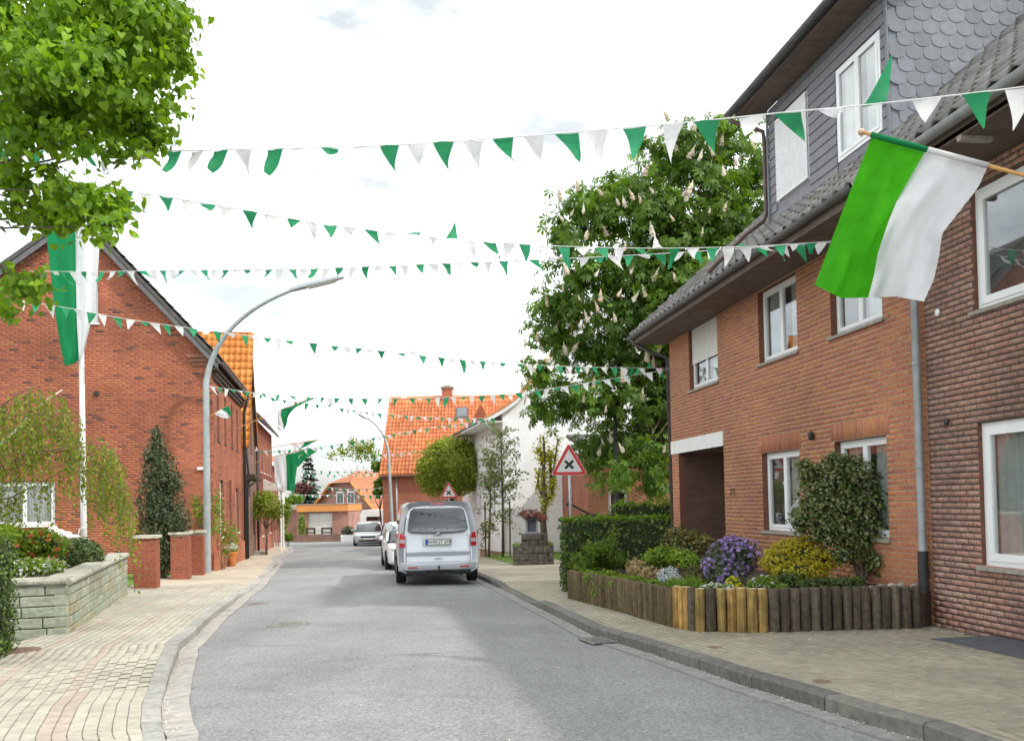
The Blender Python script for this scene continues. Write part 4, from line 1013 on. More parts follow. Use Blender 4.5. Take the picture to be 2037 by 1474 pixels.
dk = MB(); dk.pp(FG.p(3.35, 5.05, 0.012), FG.u * 0.12, FG.n * 0.05, Zv * 0.12); put('wall_anchor', dk, 'iron', h1)
dp = MB(); dp.tube([FL.p(8.5, 6.0, 0.3), FL.p(8.5, 5.7, 0.2), FL.p(8.5, 5.4, 0.12), FL.p(8.5, -0.9, 0.12)], 0.06, 8); put('downpipe', dp, 'iron', h1, True)
for (a_, b_) in ((9.4, 4.4),):
    pass

# second house: steep bright orange roof, gable to the street
h2 = thing('brick_house', 'narrow brick house with steep bright orange pantile roof in the left row', 'house', FL.p(13, gz(40)))
def g2top(u): return 9.20 - abs(u - 11.9) * 1.88
wall_sheet(FL, 9.03, 14.62, -1.2, g2top, [(10.6, 11.2, 3.9, 5.4), (12.4, 13.0, 3.9, 5.4), (10.0, 10.9, 0.2, 2.2), (13.2, 14.0, 0.2, 2.2)], 'courses_brown', h2, breaks=(11.9,), uv=True)
a = FL.p(11.9, 9.35, 0.17); e = FL.p(9.05, 9.35 - 2.85 * 1.88, 0.17); back = -FL.n * 7.0
mb = MB(); mb.pp(a, e - a, back, FL.u * 0.12); e2 = FL.p(14.62, 9.35 - 2.72 * 1.88, 0.17); mb.pp(a + FL.u * 0.001, e2 - a, back, FL.u * -0.12)
r2 = put('roof', mb, 'tile_bright', h2)
tiles(e - FL.n * 6.9, FL.n, a - e, 28, int((a - e).length / 0.40), 0.25, 0.40, 'tile_bright', r2, 300)
bg = MB(); bg.pp(FL.p(11.9, 8.95, 0.05), e2 - a, FL.n * 0.10, Zv * 0.2); bg.pp(FL.p(11.9, 8.951, 0.05), e - a, FL.n * 0.10, Zv * 0.2); put('verge_board', bg, 'wood_dark', h2)
sidew = MB(); sidew.quad(FL.p(9.03, -1, 0), FL.p(9.03, 4.2, 0), FL.p(9.03, 4.2, -7), FL.p(9.03, -1, -7)); sidew.uv = [(0, 0), (0, 5), (7, 5), (7, 0)]; put('side_wall', sidew, 'courses_old', h2)
hd = MB(); hd.pp(FL.p(9.3, 2.65, 0.0), FL.u * 2.4, FL.n * 0.55, Zv * 0.10); hd.pp(FL.p(9.3, 2.75, 0.0), FL.u * 2.4, FL.n * 0.45, Zv * 0.14); put('porch_roof', hd, 'wood_dark', h2)
dp = MB(); dp.tube([FL.p(9.4, 4.0, 0.10), FL.p(9.4, 2.9, 0.2), FL.p(9.35, 2.6, 0.5), FL.p(9.35, 2.3, 0.12), FL.p(9.35, -0.9, 0.12)], 0.055, 8); put('downpipe', dp, 'iron', h2, True)
dp = MB(); dp.tube([FL.p(14.5, 4.2, 0.12), FL.p(14.5, -1.0, 0.12)], 0.06, 8); put('downpipe', dp, 'iron', h2, True)
stp = MB(); stp.pp(FL.p(13.6, gz(41) - 0.2, 0.0), FL.u * 1.4, FL.n * 0.5, Zv * 0.45); put('doorstep', stp, 'sill_stone', h2)
# third and fourth
h3 = thing('brick_house', 'red brick terraced house with grey eaves and white porch canopy', 'house', FL.p(21, gz(48)))
W3 = [(17.5, 18.2, 3.3, 4.8), (19.6, 20.3, 3.3, 4.8), (21.8, 22.5, 3.3, 4.8), (24.0, 24.7, 3.3, 4.8), (18.0, 19.0, 0.0, 1.7), (23.2, 24.2, 0.0, 1.7)]
wall_sheet(FL, 14.66, 26, -1.4, lambda u: 5.8, W3, 'courses_old', h3, uv=True)
for w in W3: window(FL, *w, h3, sashes=1, curtain='full', sill='white_paint')
mb = MB(); mb.pp(FL.p(14.66, 5.75, 0.3), FL.u * 11.5, V(0, 0, 4.0) - FL.n * 4.5, Zv * 0.15); put('roof', mb, 'tile_old', h3)
half_gutter(FL.p(14.66, 5.78, 0.36), FL.p(26.2, 5.78, 0.36), FL.n, 0.08, 'zinc', h3)
mb = MB(); mb.pp(FL.p(19.2, 2.35, 0.02), FL.u * 2.2, FL.n * 1.0 + Zv * -0.02, Zv * 0.08); mb.prism([(0, 0), (1.0, 0), (0, 0.55)], FL.p(19.2, 2.43, 0.0), FL.n, Zv, FL.u * 2.2); put('porch_canopy', mb, 'awning', h3)
mb = MB(); mb.pp(FL.p(19.3, 1.6, 0.95), FL.u * 2.0, FL.n * 0.03, Zv * 0.75); put('canopy_panel', mb, 'white_paint', h3)
for u in (19.35, 21.25):
    mb = MB(); mb.pp(FL.p(u, -1.1, 0.85), FL.u * 0.08, FL.n * 0.08, Zv * 3.4); put('post', mb, 'white_paint', h3)
h4 = thing('brick_house', 'low brick house end with orange tile verge, last of the left row', 'house', FL.p(29, gz(56)))
wall_sheet(FL, 26.03, 31.5, -1.5, lambda u: 4.0, [(27, 28, 0.0, 1.5), (29.5, 30.3, 0.0, 1.5)], 'courses_old', h4, uv=True)
mb = MB(); mb.pp(FL.p(26.03, 3.95, 0.3), FL.u * 5.5, V(0, 0, 4.2) - FL.n * 3.6, Zv * 0.12); r4 = put('roof', mb, 'tile_orange', h4)
tiles(FL.p(31.5, 4.09, 0.3), -FL.u, V(0, 0, 4.2) - FL.n * 3.6, 18, 16, 0.3, 0.34, 'tile_orange', r4, 0)

# ================================================================== orange roofed house beyond the van
HX0, HX1, HY = -8.0, 3.0, 53.0
ho = thing('brick_house', 'brick house with wide orange pantile roof and chimney beyond the parked van', 'house', (-2, HY, gz(53)))
zr0, zr1, run = 3.25, 8.45, 5.2
mb = MB(); mb.box(HX0 + 0.15, HX1, HY + 0.3, HY + 9.8, -1.5, 3.4); uv = []
for f in mb.f:
    P = [Vector(mb.v[i]) for i in f]; nn = (P[1] - P[0]).cross(P[2] - P[0])
    uv += [(p.x + p.y, p.z) if abs(nn.z) < 0.5 * nn.length else (p.x, p.y) for p in P]
mb.uv = uv; put('wall', mb, 'courses_old', ho)
gq = MB(); gq.add([(HX0 + 0.15, HY + 0.3, 3.4), (HX0 + 0.15, HY + 9.8, 3.4), (HX0 + 0.15, HY + run, zr1 - 0.1)], [(0, 1, 2)]); gq.uv = [(0, 0), (9.5, 0), (4.8, 4.8)]; put('gable', gq, 'courses_old', ho)
mb = MB(); mb.pp((HX0, HY, zr0), (HX1 - HX0, 0, 0), (0, run, zr1 - zr0), (0, 0, -0.12)); mb.pp((HX0, HY + run, zr1 - 0.001), (HX1 - HX0, 0, 0), (0, run, zr0 - zr1), (0, 0, -0.12)); ro = put('roof', mb, 'tile_orange', ho)
tiles((HX0, HY, zr0), (1, 0, 0), (0, run, zr1 - zr0), 50, int(math.hypot(run, zr1 - zr0) / 0.37), 0.22, 0.37, 'tile_orange', ro, 300, amp=1.3)
mb = MB(); mb.tube([(HX0, HY + run, zr1 + 0.03), (HX1, HY + run, zr1 + 0.03)], 0.13, 8); put('ridge', mb, 'tile_orange', ho)
mb = MB(); cx = at(889, 760, 58).x; mb.box(cx - 0.33, cx + 0.33, HY + run - 0.4, HY + run + 0.4, 7.6, 9.05); chm = put('chimney', mb, 'brick_old', ho)
mb = MB(); mb.box(cx - 0.42, cx + 0.42, HY + run - 0.5, HY + run + 0.5, 9.05, 9.15); mb.box(cx - 0.2, cx + 0.2, HY + run - 0.2, HY + run + 0.2, 9.15, 9.28); put('chimney_cap', mb, 'sill_stone', chm)
def onroof(X, t): return V(X, HY + run * t, zr0 + (zr1 - zr0) * t)
nR = V(0, -(zr1 - zr0), run).normalized(); sR = V(0, run, zr1 - zr0).normalized()
kx = at(917, 805, 56).x
mb = MB(); mb.pp(onroof(kx - 0.36, 0.70) + nR * 0.04, V(0.72, 0, 0), sR * 1.0, nR * 0.10); skl = put('skylight', mb, 'zinc_dark', ho)
mb = MB(); mb.pp(onroof(kx - 0.29, 0.72) + nR * 0.142, V(0.58, 0, 0), sR * 0.82, nR * 0.01); put('pane', mb, 'glass_lens', skl)
mb = MB(); mb.pp(onroof(kx - 0.29, 0.72) + nR * 0.13, V(0.58, 0, 0), sR * 0.82, nR * 0.008); put('blind', mb, 'white_plastic', skl)
for (px, py, hw, hh) in ((957, 803, 0.75, 1.35), (935, 842, 1.2, 1.5)):
    p = at(px, py, 54.6); mb = MB(); mb.prism([(-hw, -hh), (hw, -hh), (0, 0)], p - V(0, 1.0, 0), (1, 0, 0), (0, 0, 1), (0, 3.0, 0)); dd_ = put('dormer_gable', mb, 'tile_orange', ho)
    mb = MB(); mb.prism([(-hw + .12, -hh), (hw - .12, -hh), (0, -0.16)], p - V(0, 1.04, 0), (1, 0, 0), (0, 0, 1), (0, 0.035, 0)); put('gable_face', mb, 'brick_pillar', dd_)
dp = MB(); dp.tube([V(-7.0, HY + 0.2, 3.2), V(-7.0, HY + 0.2, -1.2)], 0.055, 8); put('downpipe', dp, 'zinc', ho, True)
half_gutter((HX0, HY - 0.05, zr0 - 0.06), (HX1, HY - 0.05, zr0 - 0.06), (0, -1, 0), 0.08, 'zinc_dark', ho)

# ================================================================== white house
FWg = Frame((-0.35, 37.0), (1.0, 0.10), True)      # gable towards us
FWs = Frame((-0.35, 37.0), (-0.22, 1.0))           # street side
hw = thing('white_house', 'white painted brick house with swept orange roof behind the young birches', 'house', FWg.p(3, gz(37)))
sw_pts = [(-0.75, 4.95), (0.0, 5.35), (0.55, 5.72), (1.05, 6.2), (1.6, 6.9), (4.6, 10.6), (9.6, 5.0)]
def wtop(u): return interp(sw_pts, u)
wall_sheet(FWg, 0.0, 9.2, -1.0, wtop, [], 'white_wall', hw, breaks=[p[0] for p in sw_pts])
wall_sheet(FWs, 0.0, 11.0, -1.4, lambda u: 5.3, [(2.0, 2.9, 1.0, 2.4), (5.5, 6.4, 1.0, 2.4)], 'white_wall', hw, reveal='white_wall')
for w in ((2.0, 2.9, 1.0, 2.4), (5.5, 6.4, 1.0, 2.4)): window(FWs, *w, hw, sashes=1, curtain='full')
# faint painted brick relief on the gable
mb = MB(); mb2 = MB()
for i in range(len(sw_pts) - 1):
    a, b = sw_pts[i], sw_pts[i + 1]
    mb.pp(FWg.p(a[0], a[1] + 0.05, 0.25), FWg.p(b[0], b[1] + 0.05) - FWg.p(a[0], a[1] + 0.05), FWg.n * -11.4, Zv * 0.12)
    mb2.pp(FWg.p(a[0], a[1] - 0.13, 0.22), FWg.p(b[0], b[1] - 0.13) - FWg.p(a[0], a[1] - 0.13), FWg.n * -0.05, Zv * 0.17)
rw = put('roof', mb, 'tile_orange', hw); put('verge_board', mb2, 'white_paint', hw)
mb = MB(); mb.pp(FWs.p(-0.2, 4.85, 0.0), FWs.u * 11.2, FWs.n * 0.75, Zv * 0.05); put('soffit_board', mb, 'lintel_white', hw)
half_gutter(FWs.p(-0.25, 5.0, 0.82), FWs.p(11.0, 5.0, 0.82), FWs.n, 0.09, 'zinc', hw)
dp = MB(); dp.tube([FWs.p(-0.1, 4.92, 0.82), FWs.p(-0.1, 4.7, 0.7), FWs.p(-0.1, 4.3, 0.2), FWs.p(-0.08, 4.1, 0.08), FWs.p(-0.08, -0.9, 0.08)], 0.05, 8); put('downpipe', dp, 'zinc', hw, True)

# ================================================================== brick annex behind the hedge
hx = thing('brick_annex', 'low brown brick annex beside the white house, half hidden by the chestnut', 'house', (5, 32, gz(32)))
FX = Frame((2.75, 32.0), (1.0, 0.12), True); FX2 = Frame((2.75, 32.0), (-0.12, 1.0))
wx = wall_sheet(FX, 0.0, 7.0, -1.0, lambda u: 3.3, [(0.75, 1.5, 0.6, 1.9)], 'mortar_light', hx)
bricks(FX, 0.0, 7.0, -0.8, lambda u: 3.25, [(0.75, 1.5, 0.6, 1.9)], 'brick_orange', wx, nind=0)
window(FX, 0.75, 1.5, 0.6, 1.9, hx, sashes=1, curtain=None)
wall_sheet(FX2, 0.0, 6.0, -1.0, lambda u: 3.3, [], 'courses_old', hx, uv=True)
mb = MB(); mb.pp(FX.p(-0.05, 3.25, 0.2), FX.u * 7.3, -FX.n * 4.0 + Zv * 0.8, Zv * 0.14); put('roof', mb, 'tile_old', hx)

# ================================================================== house with garage at the bend
GX = at(590, 1050, 72).x; GX1 = at(686, 1050, 72).x; gzf = gz(72)
hgar = thing('garage', 'flat brick garage with orange timber fascia and pale door at the bend', 'garage', (GX + 2, 72, gzf))
def far_box(mb, x0, x1, y0, y1, z0, z1):
    b = len(mb.f); mb.box(x0, x1, y0, y1, z0, z1)
    if mb.uv is None: mb.uv = []
    for f in mb.f[b:]:
        P = [Vector(mb.v[i]) for i in f]; mb.uv += [(p.x + p.y, p.z) for p in P]
z_t = at(640, 1016, 72).z; dx0, dx1 = at(613, 1040, 72).x, at(661, 1040, 72).x; zd = at(640, 1020, 72).z
mb = MB(); far_box(mb, GX, dx0, 72, 78, gzf - 0.3, z_t); far_box(mb, dx1, GX1 + 0.3, 72, 78, gzf - 0.3, z_t); far_box(mb, dx0, dx1, 72, 78, zd, z_t); put('wall', mb, 'courses_pink', hgar)
mb = MB(); mb.box(dx0, dx1, 72.12, 72.2, gzf - 0.2, zd); 
for i in range(1, 5): mb.box(dx0, dx1, 72.09, 72.12, gzf + i * (zd - gzf) / 5 - 0.02, gzf + i * (zd - gzf) / 5)
put('door', mb, 'garage_door', hgar)
mb = MB(); zf = at(640, 1003, 72).z; mb.box(GX + 0.1, GX1 + 0.35, 71.7, 78.2, z_t - 0.05, zf); put('fascia', mb, 'wood_fascia', hgar)
mb = MB(); mb.box(GX - 0.05, GX1 + 0.4, 71.65, 78.3, zf, zf + 0.05); put('flat_roof', mb, 'zinc', hgar)
lw = thing('brick_garage_wing', 'low brick wing at the left of the garage, flat roof', 'garage', (GX - 2, 73, gzf))
mb = MB(); far_box(mb, GX - 3.6, GX - 0.02, 73, 78, gzf - 0.3, z_t + 0.1); put('wall', mb, 'courses_pink', lw)
mb = MB(); mb.box(GX - 3.8, GX - 0.06, 72.8, 78.2, z_t + 0.1, zf); put('flat_roof', mb, 'timber', lw)
hf = thing('brick_house', 'pinkish brick house with half-hipped brown orange roof above the garage', 'house', (-16, 84, gz(84)), math.radians(-33))
# local: gable on -y, ridge along +y
w2, ze, zrg, Lh = 4.6, at(715, 985, 80).z - 0.1, at(690, 903, 86).z, 12
g0 = -2.2
mb = MB(); far_box(mb, -w2, w2, 0, Lh, g0, ze); 
zc = ze + (zrg - ze) * 0.72; xh = w2 * (1 - 0.72)
mb.add([(-w2, 0, ze), (w2, 0, ze), (xh, 0, zc), (-xh, 0, zc)], [(0, 1, 2, 3)]); mb.uv += [(-w2, ze), (w2, ze), (xh, zc), (-xh, zc)]
put('wall', mb, 'courses_pink', hf, local=True)
mb = MB(); ov = 0.55; k = (zrg - ze) / w2
for s in (-1, 1):
    mb.add([(s * (w2 + ov), -ov, ze - k * ov), (s * (w2 + ov), Lh, ze - k * ov), (0, Lh, zrg), (0, 1.8, zrg), (s * (xh + 0.05), -ov, zc)], [(0, 1, 2, 3, 4) if s > 0 else (4, 3, 2, 1, 0)], 0.6)
mb.add([(-xh - .05, -ov, zc), (xh + .05, -ov, zc), (0, 1.8, zrg)], [(0, 1, 2)], 0.3)
rf = put('roof', mb, 'tile_brown', hf, local=True)
mb = MB()
for s in (-1, 1): mb.tube([(s * (w2 + ov), -ov, ze - k * ov - 0.02), (s * (xh + 0.05), -ov, zc)], 0.12, 6)
put('verge_board', mb, 'wood_fascia', hf, local=True)
# tile courses on the street-side slope
mb = MB(); n = 22
for i in range(n):
    t0 = i / n; x0 = (w2 + ov) * (1 - t0); z0 = ze - k * ov + (zrg - ze + k * ov) * t0
    y0 = -ov if z0 < zc else -ov + (z0 - zc) / (zrg - zc) * (1.8 + ov)
    mb.pp((x0, y0, z0 + 0.01), (0, Lh - y0, 0), (-(w2 + ov) / n * 1.05, 0, (zrg - ze + k * ov) / n * 1.05 - 0.04), (0.02, 0, 0.05), RND.random())
put('tile_courses', mb, 'tile_brown', rf, local=True, kind='stuff')
FH = None
for wx0 in (-1.05, 0.35):
    wm = MB(); z0, z1 = ze + 1.0, ze + 2.2
    wm.box(wx0, wx0 + 0.95, -0.05, 0.02, z0, z1); wo_ = put('window', wm, 'white_plastic', hf, local=True)
    wm = MB(); wm.box(wx0 + 0.10, wx0 + 0.45, -0.06, -0.051, z0 + 0.12, z1 - 0.12); wm.box(wx0 + 0.5, wx0 + 0.85, -0.06, -0.051, z0 + 0.12, z1 - 0.12); put('pane', wm, 'car_dark', wo_, local=True)
wm = MB(); wm.box(w2 + 0.005, w2 + 0.05, 3.2, 6.2, ze - 2.2, ze - 0.7); wo_ = put('window', wm, 'white_plastic', hf, local=True)
wm = MB(); wm.box(w2 + 0.052, w2 + 0.06, 3.35, 4.6, ze - 2.1, ze - 0.8); wm.box(w2 + 0.052, w2 + 0.06, 4.8, 6.05, ze - 2.1, ze - 0.8); put('pane', wm, 'car_dark', wo_, local=True)

# ================================================================== street furniture
def lamp_post(label, base, top, head, bend_z, lean, r0=0.10):
    """curved post: straight to bend_z, then an arc to top and a long lamp head"""
    base, top, head = Vector(base), Vector(top), Vector(head)
    t = thing('street_lamp', label, 'street lamp', base, group='street lamps')
    b = Vector((base.x + lean, base.y, bend_z)); pts = [base - Zv * 0.1, base.lerp(b, 0.33), base.lerp(b, 0.66), b]
    c = Vector((b.x + (top.x - b.x) * 0.12, b.y + (top.y - b.y) * 0.12, b.z + (top.z - b.z) * 0.72))
    for s in np.linspace(0.12, 1, 12): pts.append(b * (1 - s) ** 2 + c * 2 * s * (1 - s) + top * s * s)
    n = len(pts); rad = [r0 * (1 - 0.62 * i / (n - 1)) for i in range(n)]; rad[0] = rad[1] = r0
    mb = MB(); mb.tube(pts, rad, 14); put('post', mb, 'lamp_post', t, 40)
    u = (head - top).normalized(); s = u.cross(Zv).normalized(); v = s.cross(u)
    L = (head - top).length; mb = MB(); o = top - u * 0.05
    sec = []
    for f, w, h in ((0, 0.05, 0.05), (0.06, 0.10, 0.07), (0.3, 0.15, 0.09), (0.85, 0.14, 0.08), (1.0, 0.07, 0.04)):
        c_ = o + u * (L * f); sec.append([c_ + s * w + v * -0.0, c_ + s * w * 0.7 + v * h, c_ - s * w * 0.7 + v * h, c_ - s * w, c_ - s * w + v * -0.02, c_ + s * w + v * -0.02, c_ + s * w])
    mb.grid(sec); mb.add(sec[0][:6], [(0, 1, 2, 3, 4, 5)]); mb.add(sec[-1][:6], [(5, 4, 3, 2, 1, 0)]); put('lamp_head', mb, 'galv', t, 50)
    mb = MB(); sec = []
    for f, w, h in ((0.28, 0.06, 0.0), (0.35, 0.12, 0.06), (0.8, 0.12, 0.06), (0.93, 0.05, 0.0)):
        c_ = o + u * (L * f) - v * 0.02; sec.append([c_ + s * w, c_ + s * w * 0.6 - v * h, c_ - s * w * 0.6 - v * h, c_ - s * w])
    mb.grid(sec); put('lamp_lens', mb, 'lamp_glass', t, 50)
    mb = MB(); d0 = Vector((base.x, base.y - r0 * 0.9, base.z + 0.55)); mb.box(d0.x - 0.05, d0.x + 0.05, d0.y - 0.02, d0.y + 0.02, d0.z, d0.z + 0.32); put('service_door', mb, 'lamp_post', t)
    return t
b1 = onground(413, 1138, 0.11)
lamp_post('tall curved grey street lamp in front of the old gable house', b1, at(580, 578, b1.y - 0.4), at(687, 551, b1.y - 0.6), at(410, 760, b1.y).z, 0.02, 0.105)
b2_ = V(at(781, 1035, 50).x, 50, gz(50) + 0.1)
lamp_post('distant grey street lamp before the orange roofed house, bent towards the road', b2_, at(733, 834, 50), at(709, 821, 49.8), at(773, 905, 50).z, at(773, 905, 50).x - b2_.x, 0.10)
def triangle(side, rr, k=5):
    """rounded triangle, centred on the middle of its base line"""
    h = side * math.sqrt(3) / 2; pts = [(-side / 2, 0), (side / 2, 0), (0, h)]; c = (0, h / 3); out = []
    for i, (x, y) in enumerate(pts):
        d = math.hypot(x - c[0], y - c[1]); ux, uy = (x - c[0]) / d, (y - c[1]) / d; ccx, ccy = x - ux * 2 * rr, y - uy * 2 * rr
        a0 = math.atan2(uy, ux)
        for j in range(k): a = a0 - math.pi / 3 + 2 * math.pi / 3 * j / (k - 1); out.append((ccx + rr * math.cos(a), ccy + rr * math.sin(a)))
    return out
def road_sign(label, mid, side, postbase, ang=0.0):
    """red bordered triangle with a black diagonal cross"""
    mid = Vector(mid); u = V(math.cos(ang), math.sin(ang), 0); n = V(math.sin(ang), -math.cos(ang), 0)
    t = thing('road_sign', label, 'road sign', postbase, group='crossroads warning signs')
    h = side * math.sqrt(3) / 2
    mb = MB(); mb.prism(triangle(side, 0.045), mid, u, Zv, n * -0.012); put('sign_plate', mb, 'sign_white', t)
    T1 = triangle(side * 0.965, 0.04); T2 = triangle(side * 0.70, 0.012)
    o1 = mid + Zv * (h * (1 - 0.965) / 3); o2 = mid + Zv * (h * (1 - 0.70) / 3)
    n1 = len(T1); mb = MB(); A = [o1 + u * a + Zv * b + n * 0.004 for a, b in T1]; B = [o2 + u * a + Zv * b + n * 0.004 for a, b in T2]
    mb.add(A + B, [(i, (i + 1) % n1, n1 + (i + 1) % n1, n1 + i) for i in range(n1)]); put('red_border', mb, 'sign_red', t)
    mb = MB(); c = mid + Zv * (h * 0.325) + n * 0.004; L = side * 0.30; w = side * 0.068
    for s in (1, -1):
        d = (u * 0.78 + Zv * s * 0.72).normalized(); e = d.cross(n).normalized()
        mb.pp(c - d * L / 2 - e * w / 2 + n * (0.001 if s > 0 else 0.0022), d * L, e * w, n * 0.002)
    put('cross', mb, 'sign_black', t)
    p0 = Vector(postbase); p1 = mid + Zv * h * 0.85 - n * 0.05; mb = MB(); mb.tube([p0, V(p1.x + (p0.x - p1.x) * 0.4, p1.y, p1.z - (p1.z - p0.z) * 0.4), p1], 0.034, 10); put('post', mb, 'galv', t, True)
    mb = MB()
    for f in (0.2, 0.6): mb.box(mid.x - 0.06, mid.x + 0.06, mid.y + 0.012, mid.y + 0.09, mid.z + h * f, mid.z + h * f + 0.04)
    put('bracket', mb, 'galv', t)
m2 = at(1132.5, 945, 21.0); road_sign('larger red triangle warning sign with black cross beside the hedge', m2, 0.9, (m2.x + 0.03, m2.y + 0.05, gz(21)), 0.06)
m1 = at(893, 990.5, 41.5); road_sign('smaller red triangle warning sign with black cross above the van roof', m1, 0.9, (m1.x, m1.y + 0.05, gz(41)), 0.0)
# old cast-iron lamp column behind the hedge
cp = at(1228, 1020, 27.5); cl = thing('iron_column', 'black cast-iron lamp column with bell foot behind the hedge', 'lamp column', (cp.x, 27.5, gz(27.5)))
mb = MB(); z0 = gz(27.5); mb.lathe([(0.24, 0), (0.24, 1.2), (0.20, 1.45), (0.21, 1.5), (0.15, 1.65), (0.12, 1.95), (0.14, 2.0), (0.075, 2.1), (0.065, 3.2), (0.06, 4.6), (0.09, 4.65), (0.04, 4.7)], (cp.x, 27.5, z0), 14); put('column', mb, 'iron', cl, 40)
mb = MB(); mb.lathe([(0.10, 0), (0.20, 0.35), (0.24, 0.4), (0.05, 0.62), (0.02, 0.72)], (cp.x, 27.5, z0 + 4.7), 8); put('lantern', mb, 'iron', cl)
# wall arm and basket before the white house
bk = at(1172, 1020, 33); t = thing('hanging_basket', 'dark hanging flower basket on a black wall arm at the annex corner', 'basket', (bk.x, 32.0, bk.z))
mb = MB(); mb.tube([at(1130, 1000, 32), at(1160, 1016, 32), at(1172, 1022, 32)], 0.035, 8); mb.tube([at(1130, 1000, 32), at(1127, 1006, 32)], 0.06, 8); put('arm', mb, 'iron', t)
mb = MB(); mb.lathe([(0.10, -0.3), (0.22, -0.1), (0.25, 0.05)], at(1174, 1026, 31.9), 10); put('pot', mb, 'iron', t)
# manholes and drains
def cover(label, p, r, m, up=0.006):
    t = thing('manhole_cover', label, 'manhole cover', p)
    mb = MB(); mb.lathe([(r, -0.02), (r, 0.0), (r * 0.86, 0.002), (r * 0.85, -0.006), (r * 0.83, -0.006), (r * 0.82, 0.003), (0.001, 0.004)], Vector(p) + Zv * up, 24); put('ring', mb, m, t)
    mb = MB()
    for a in range(-3, 4):
        for b in range(-3, 4):
            if a * a + b * b < 8: mb.box(p[0] + a * r * 0.22 - r * 0.07, p[0] + a * r * 0.22 + r * 0.07, p[1] + b * r * 0.22 - r * 0.07, p[1] + b * r * 0.22 + r * 0.07, p[2] + up, p[2] + up + 0.008)
    put('studs', mb, m, t, kind='stuff'); return t
p = onground(575, 1245); l = interp(LK, p.y) + .22; r = interp(RK, p.y) - .22; tt = (p.x - l) / (r - l)
cover('grey iron manhole cover in the asphalt road', V(p.x, p.y, gz(p.y) + 0.035 * (1 - (2 * tt - 1) ** 2) + 0.002), 0.33, 'iron_cover')
cover('small grey iron cover at the road edge beside the left gutter', V(-4.95, 17.0, gz(17.0) + 0.010), 0.2, 'iron_cover')
p = onground(40, 1294, 0.115); cover('rusty round cover in the sand coloured pavement by the hedge', V(p.x, p.y, gz(p.y) + 0.122), 0.22, 'iron_rust')
for px, py, lb in ((1635, 1357, 'small rusty valve cap in the right pavement nearest the kerb'), (1422, 1289, 'small rusty valve cap in the pavement before the log palisade')):
    p = onground(px, py, 0.115); t = tag(put('valve_cap', MB().lathe([(0.075, -0.02), (0.075, 0.004), (0.05, 0.008), (0.0, 0.008)], (p.x, p.y, gz(p.y) + 0.124), 14), 'iron_rust'), lb, 'valve cap')
p = onground(1188, 1281); t = thing('drain_grate', 'iron drain grate set in the gutter at the right kerb', 'drain', p)
d, tg = RP.at(dist_at(RP, p.y)); s = V(tg.y, -tg.x, 0); o = d - s * 0.02; o = V(o.x, o.y, gz(o.y) + 0.022)
mb = MB(); 
for i in range(7): mb.pp(o - s * 0.30 - tg * 0.22 + tg * (0.068 * i), s * 0.30, tg * 0.034, Zv * 0.012)
mb.pp(o - s * 0.33 - tg * 0.25, s * 0.03, tg * 0.5, Zv * 0.013); mb.pp(o - s * 0.02 - tg * 0.25, s * 0.02, tg * 0.5, Zv * 0.013); put('bars', mb, 'iron_cover', t)
mb = MB(); mb.pp(o - s * 0.32 - tg * 0.24 - Zv * 0.006, s * 0.31, tg * 0.48, Zv * 0.008); put('pit', mb, 'iron', t)
mt = MB(); a = q(-1.0, gz(10) + 0.118 + 0.004, 0.05); mt.pp(q(-2.9, gz(9) + 0.128, 0.06), FB.u * 1.75 + V(0, 0, gz(10.75) - gz(9)), FB.n * 0.75, Zv * 0.016)
tag(put('cellar_slab', mt, 'slab_dark'), 'dark grey slab set in the pavement at the dark brick wall', 'slab')

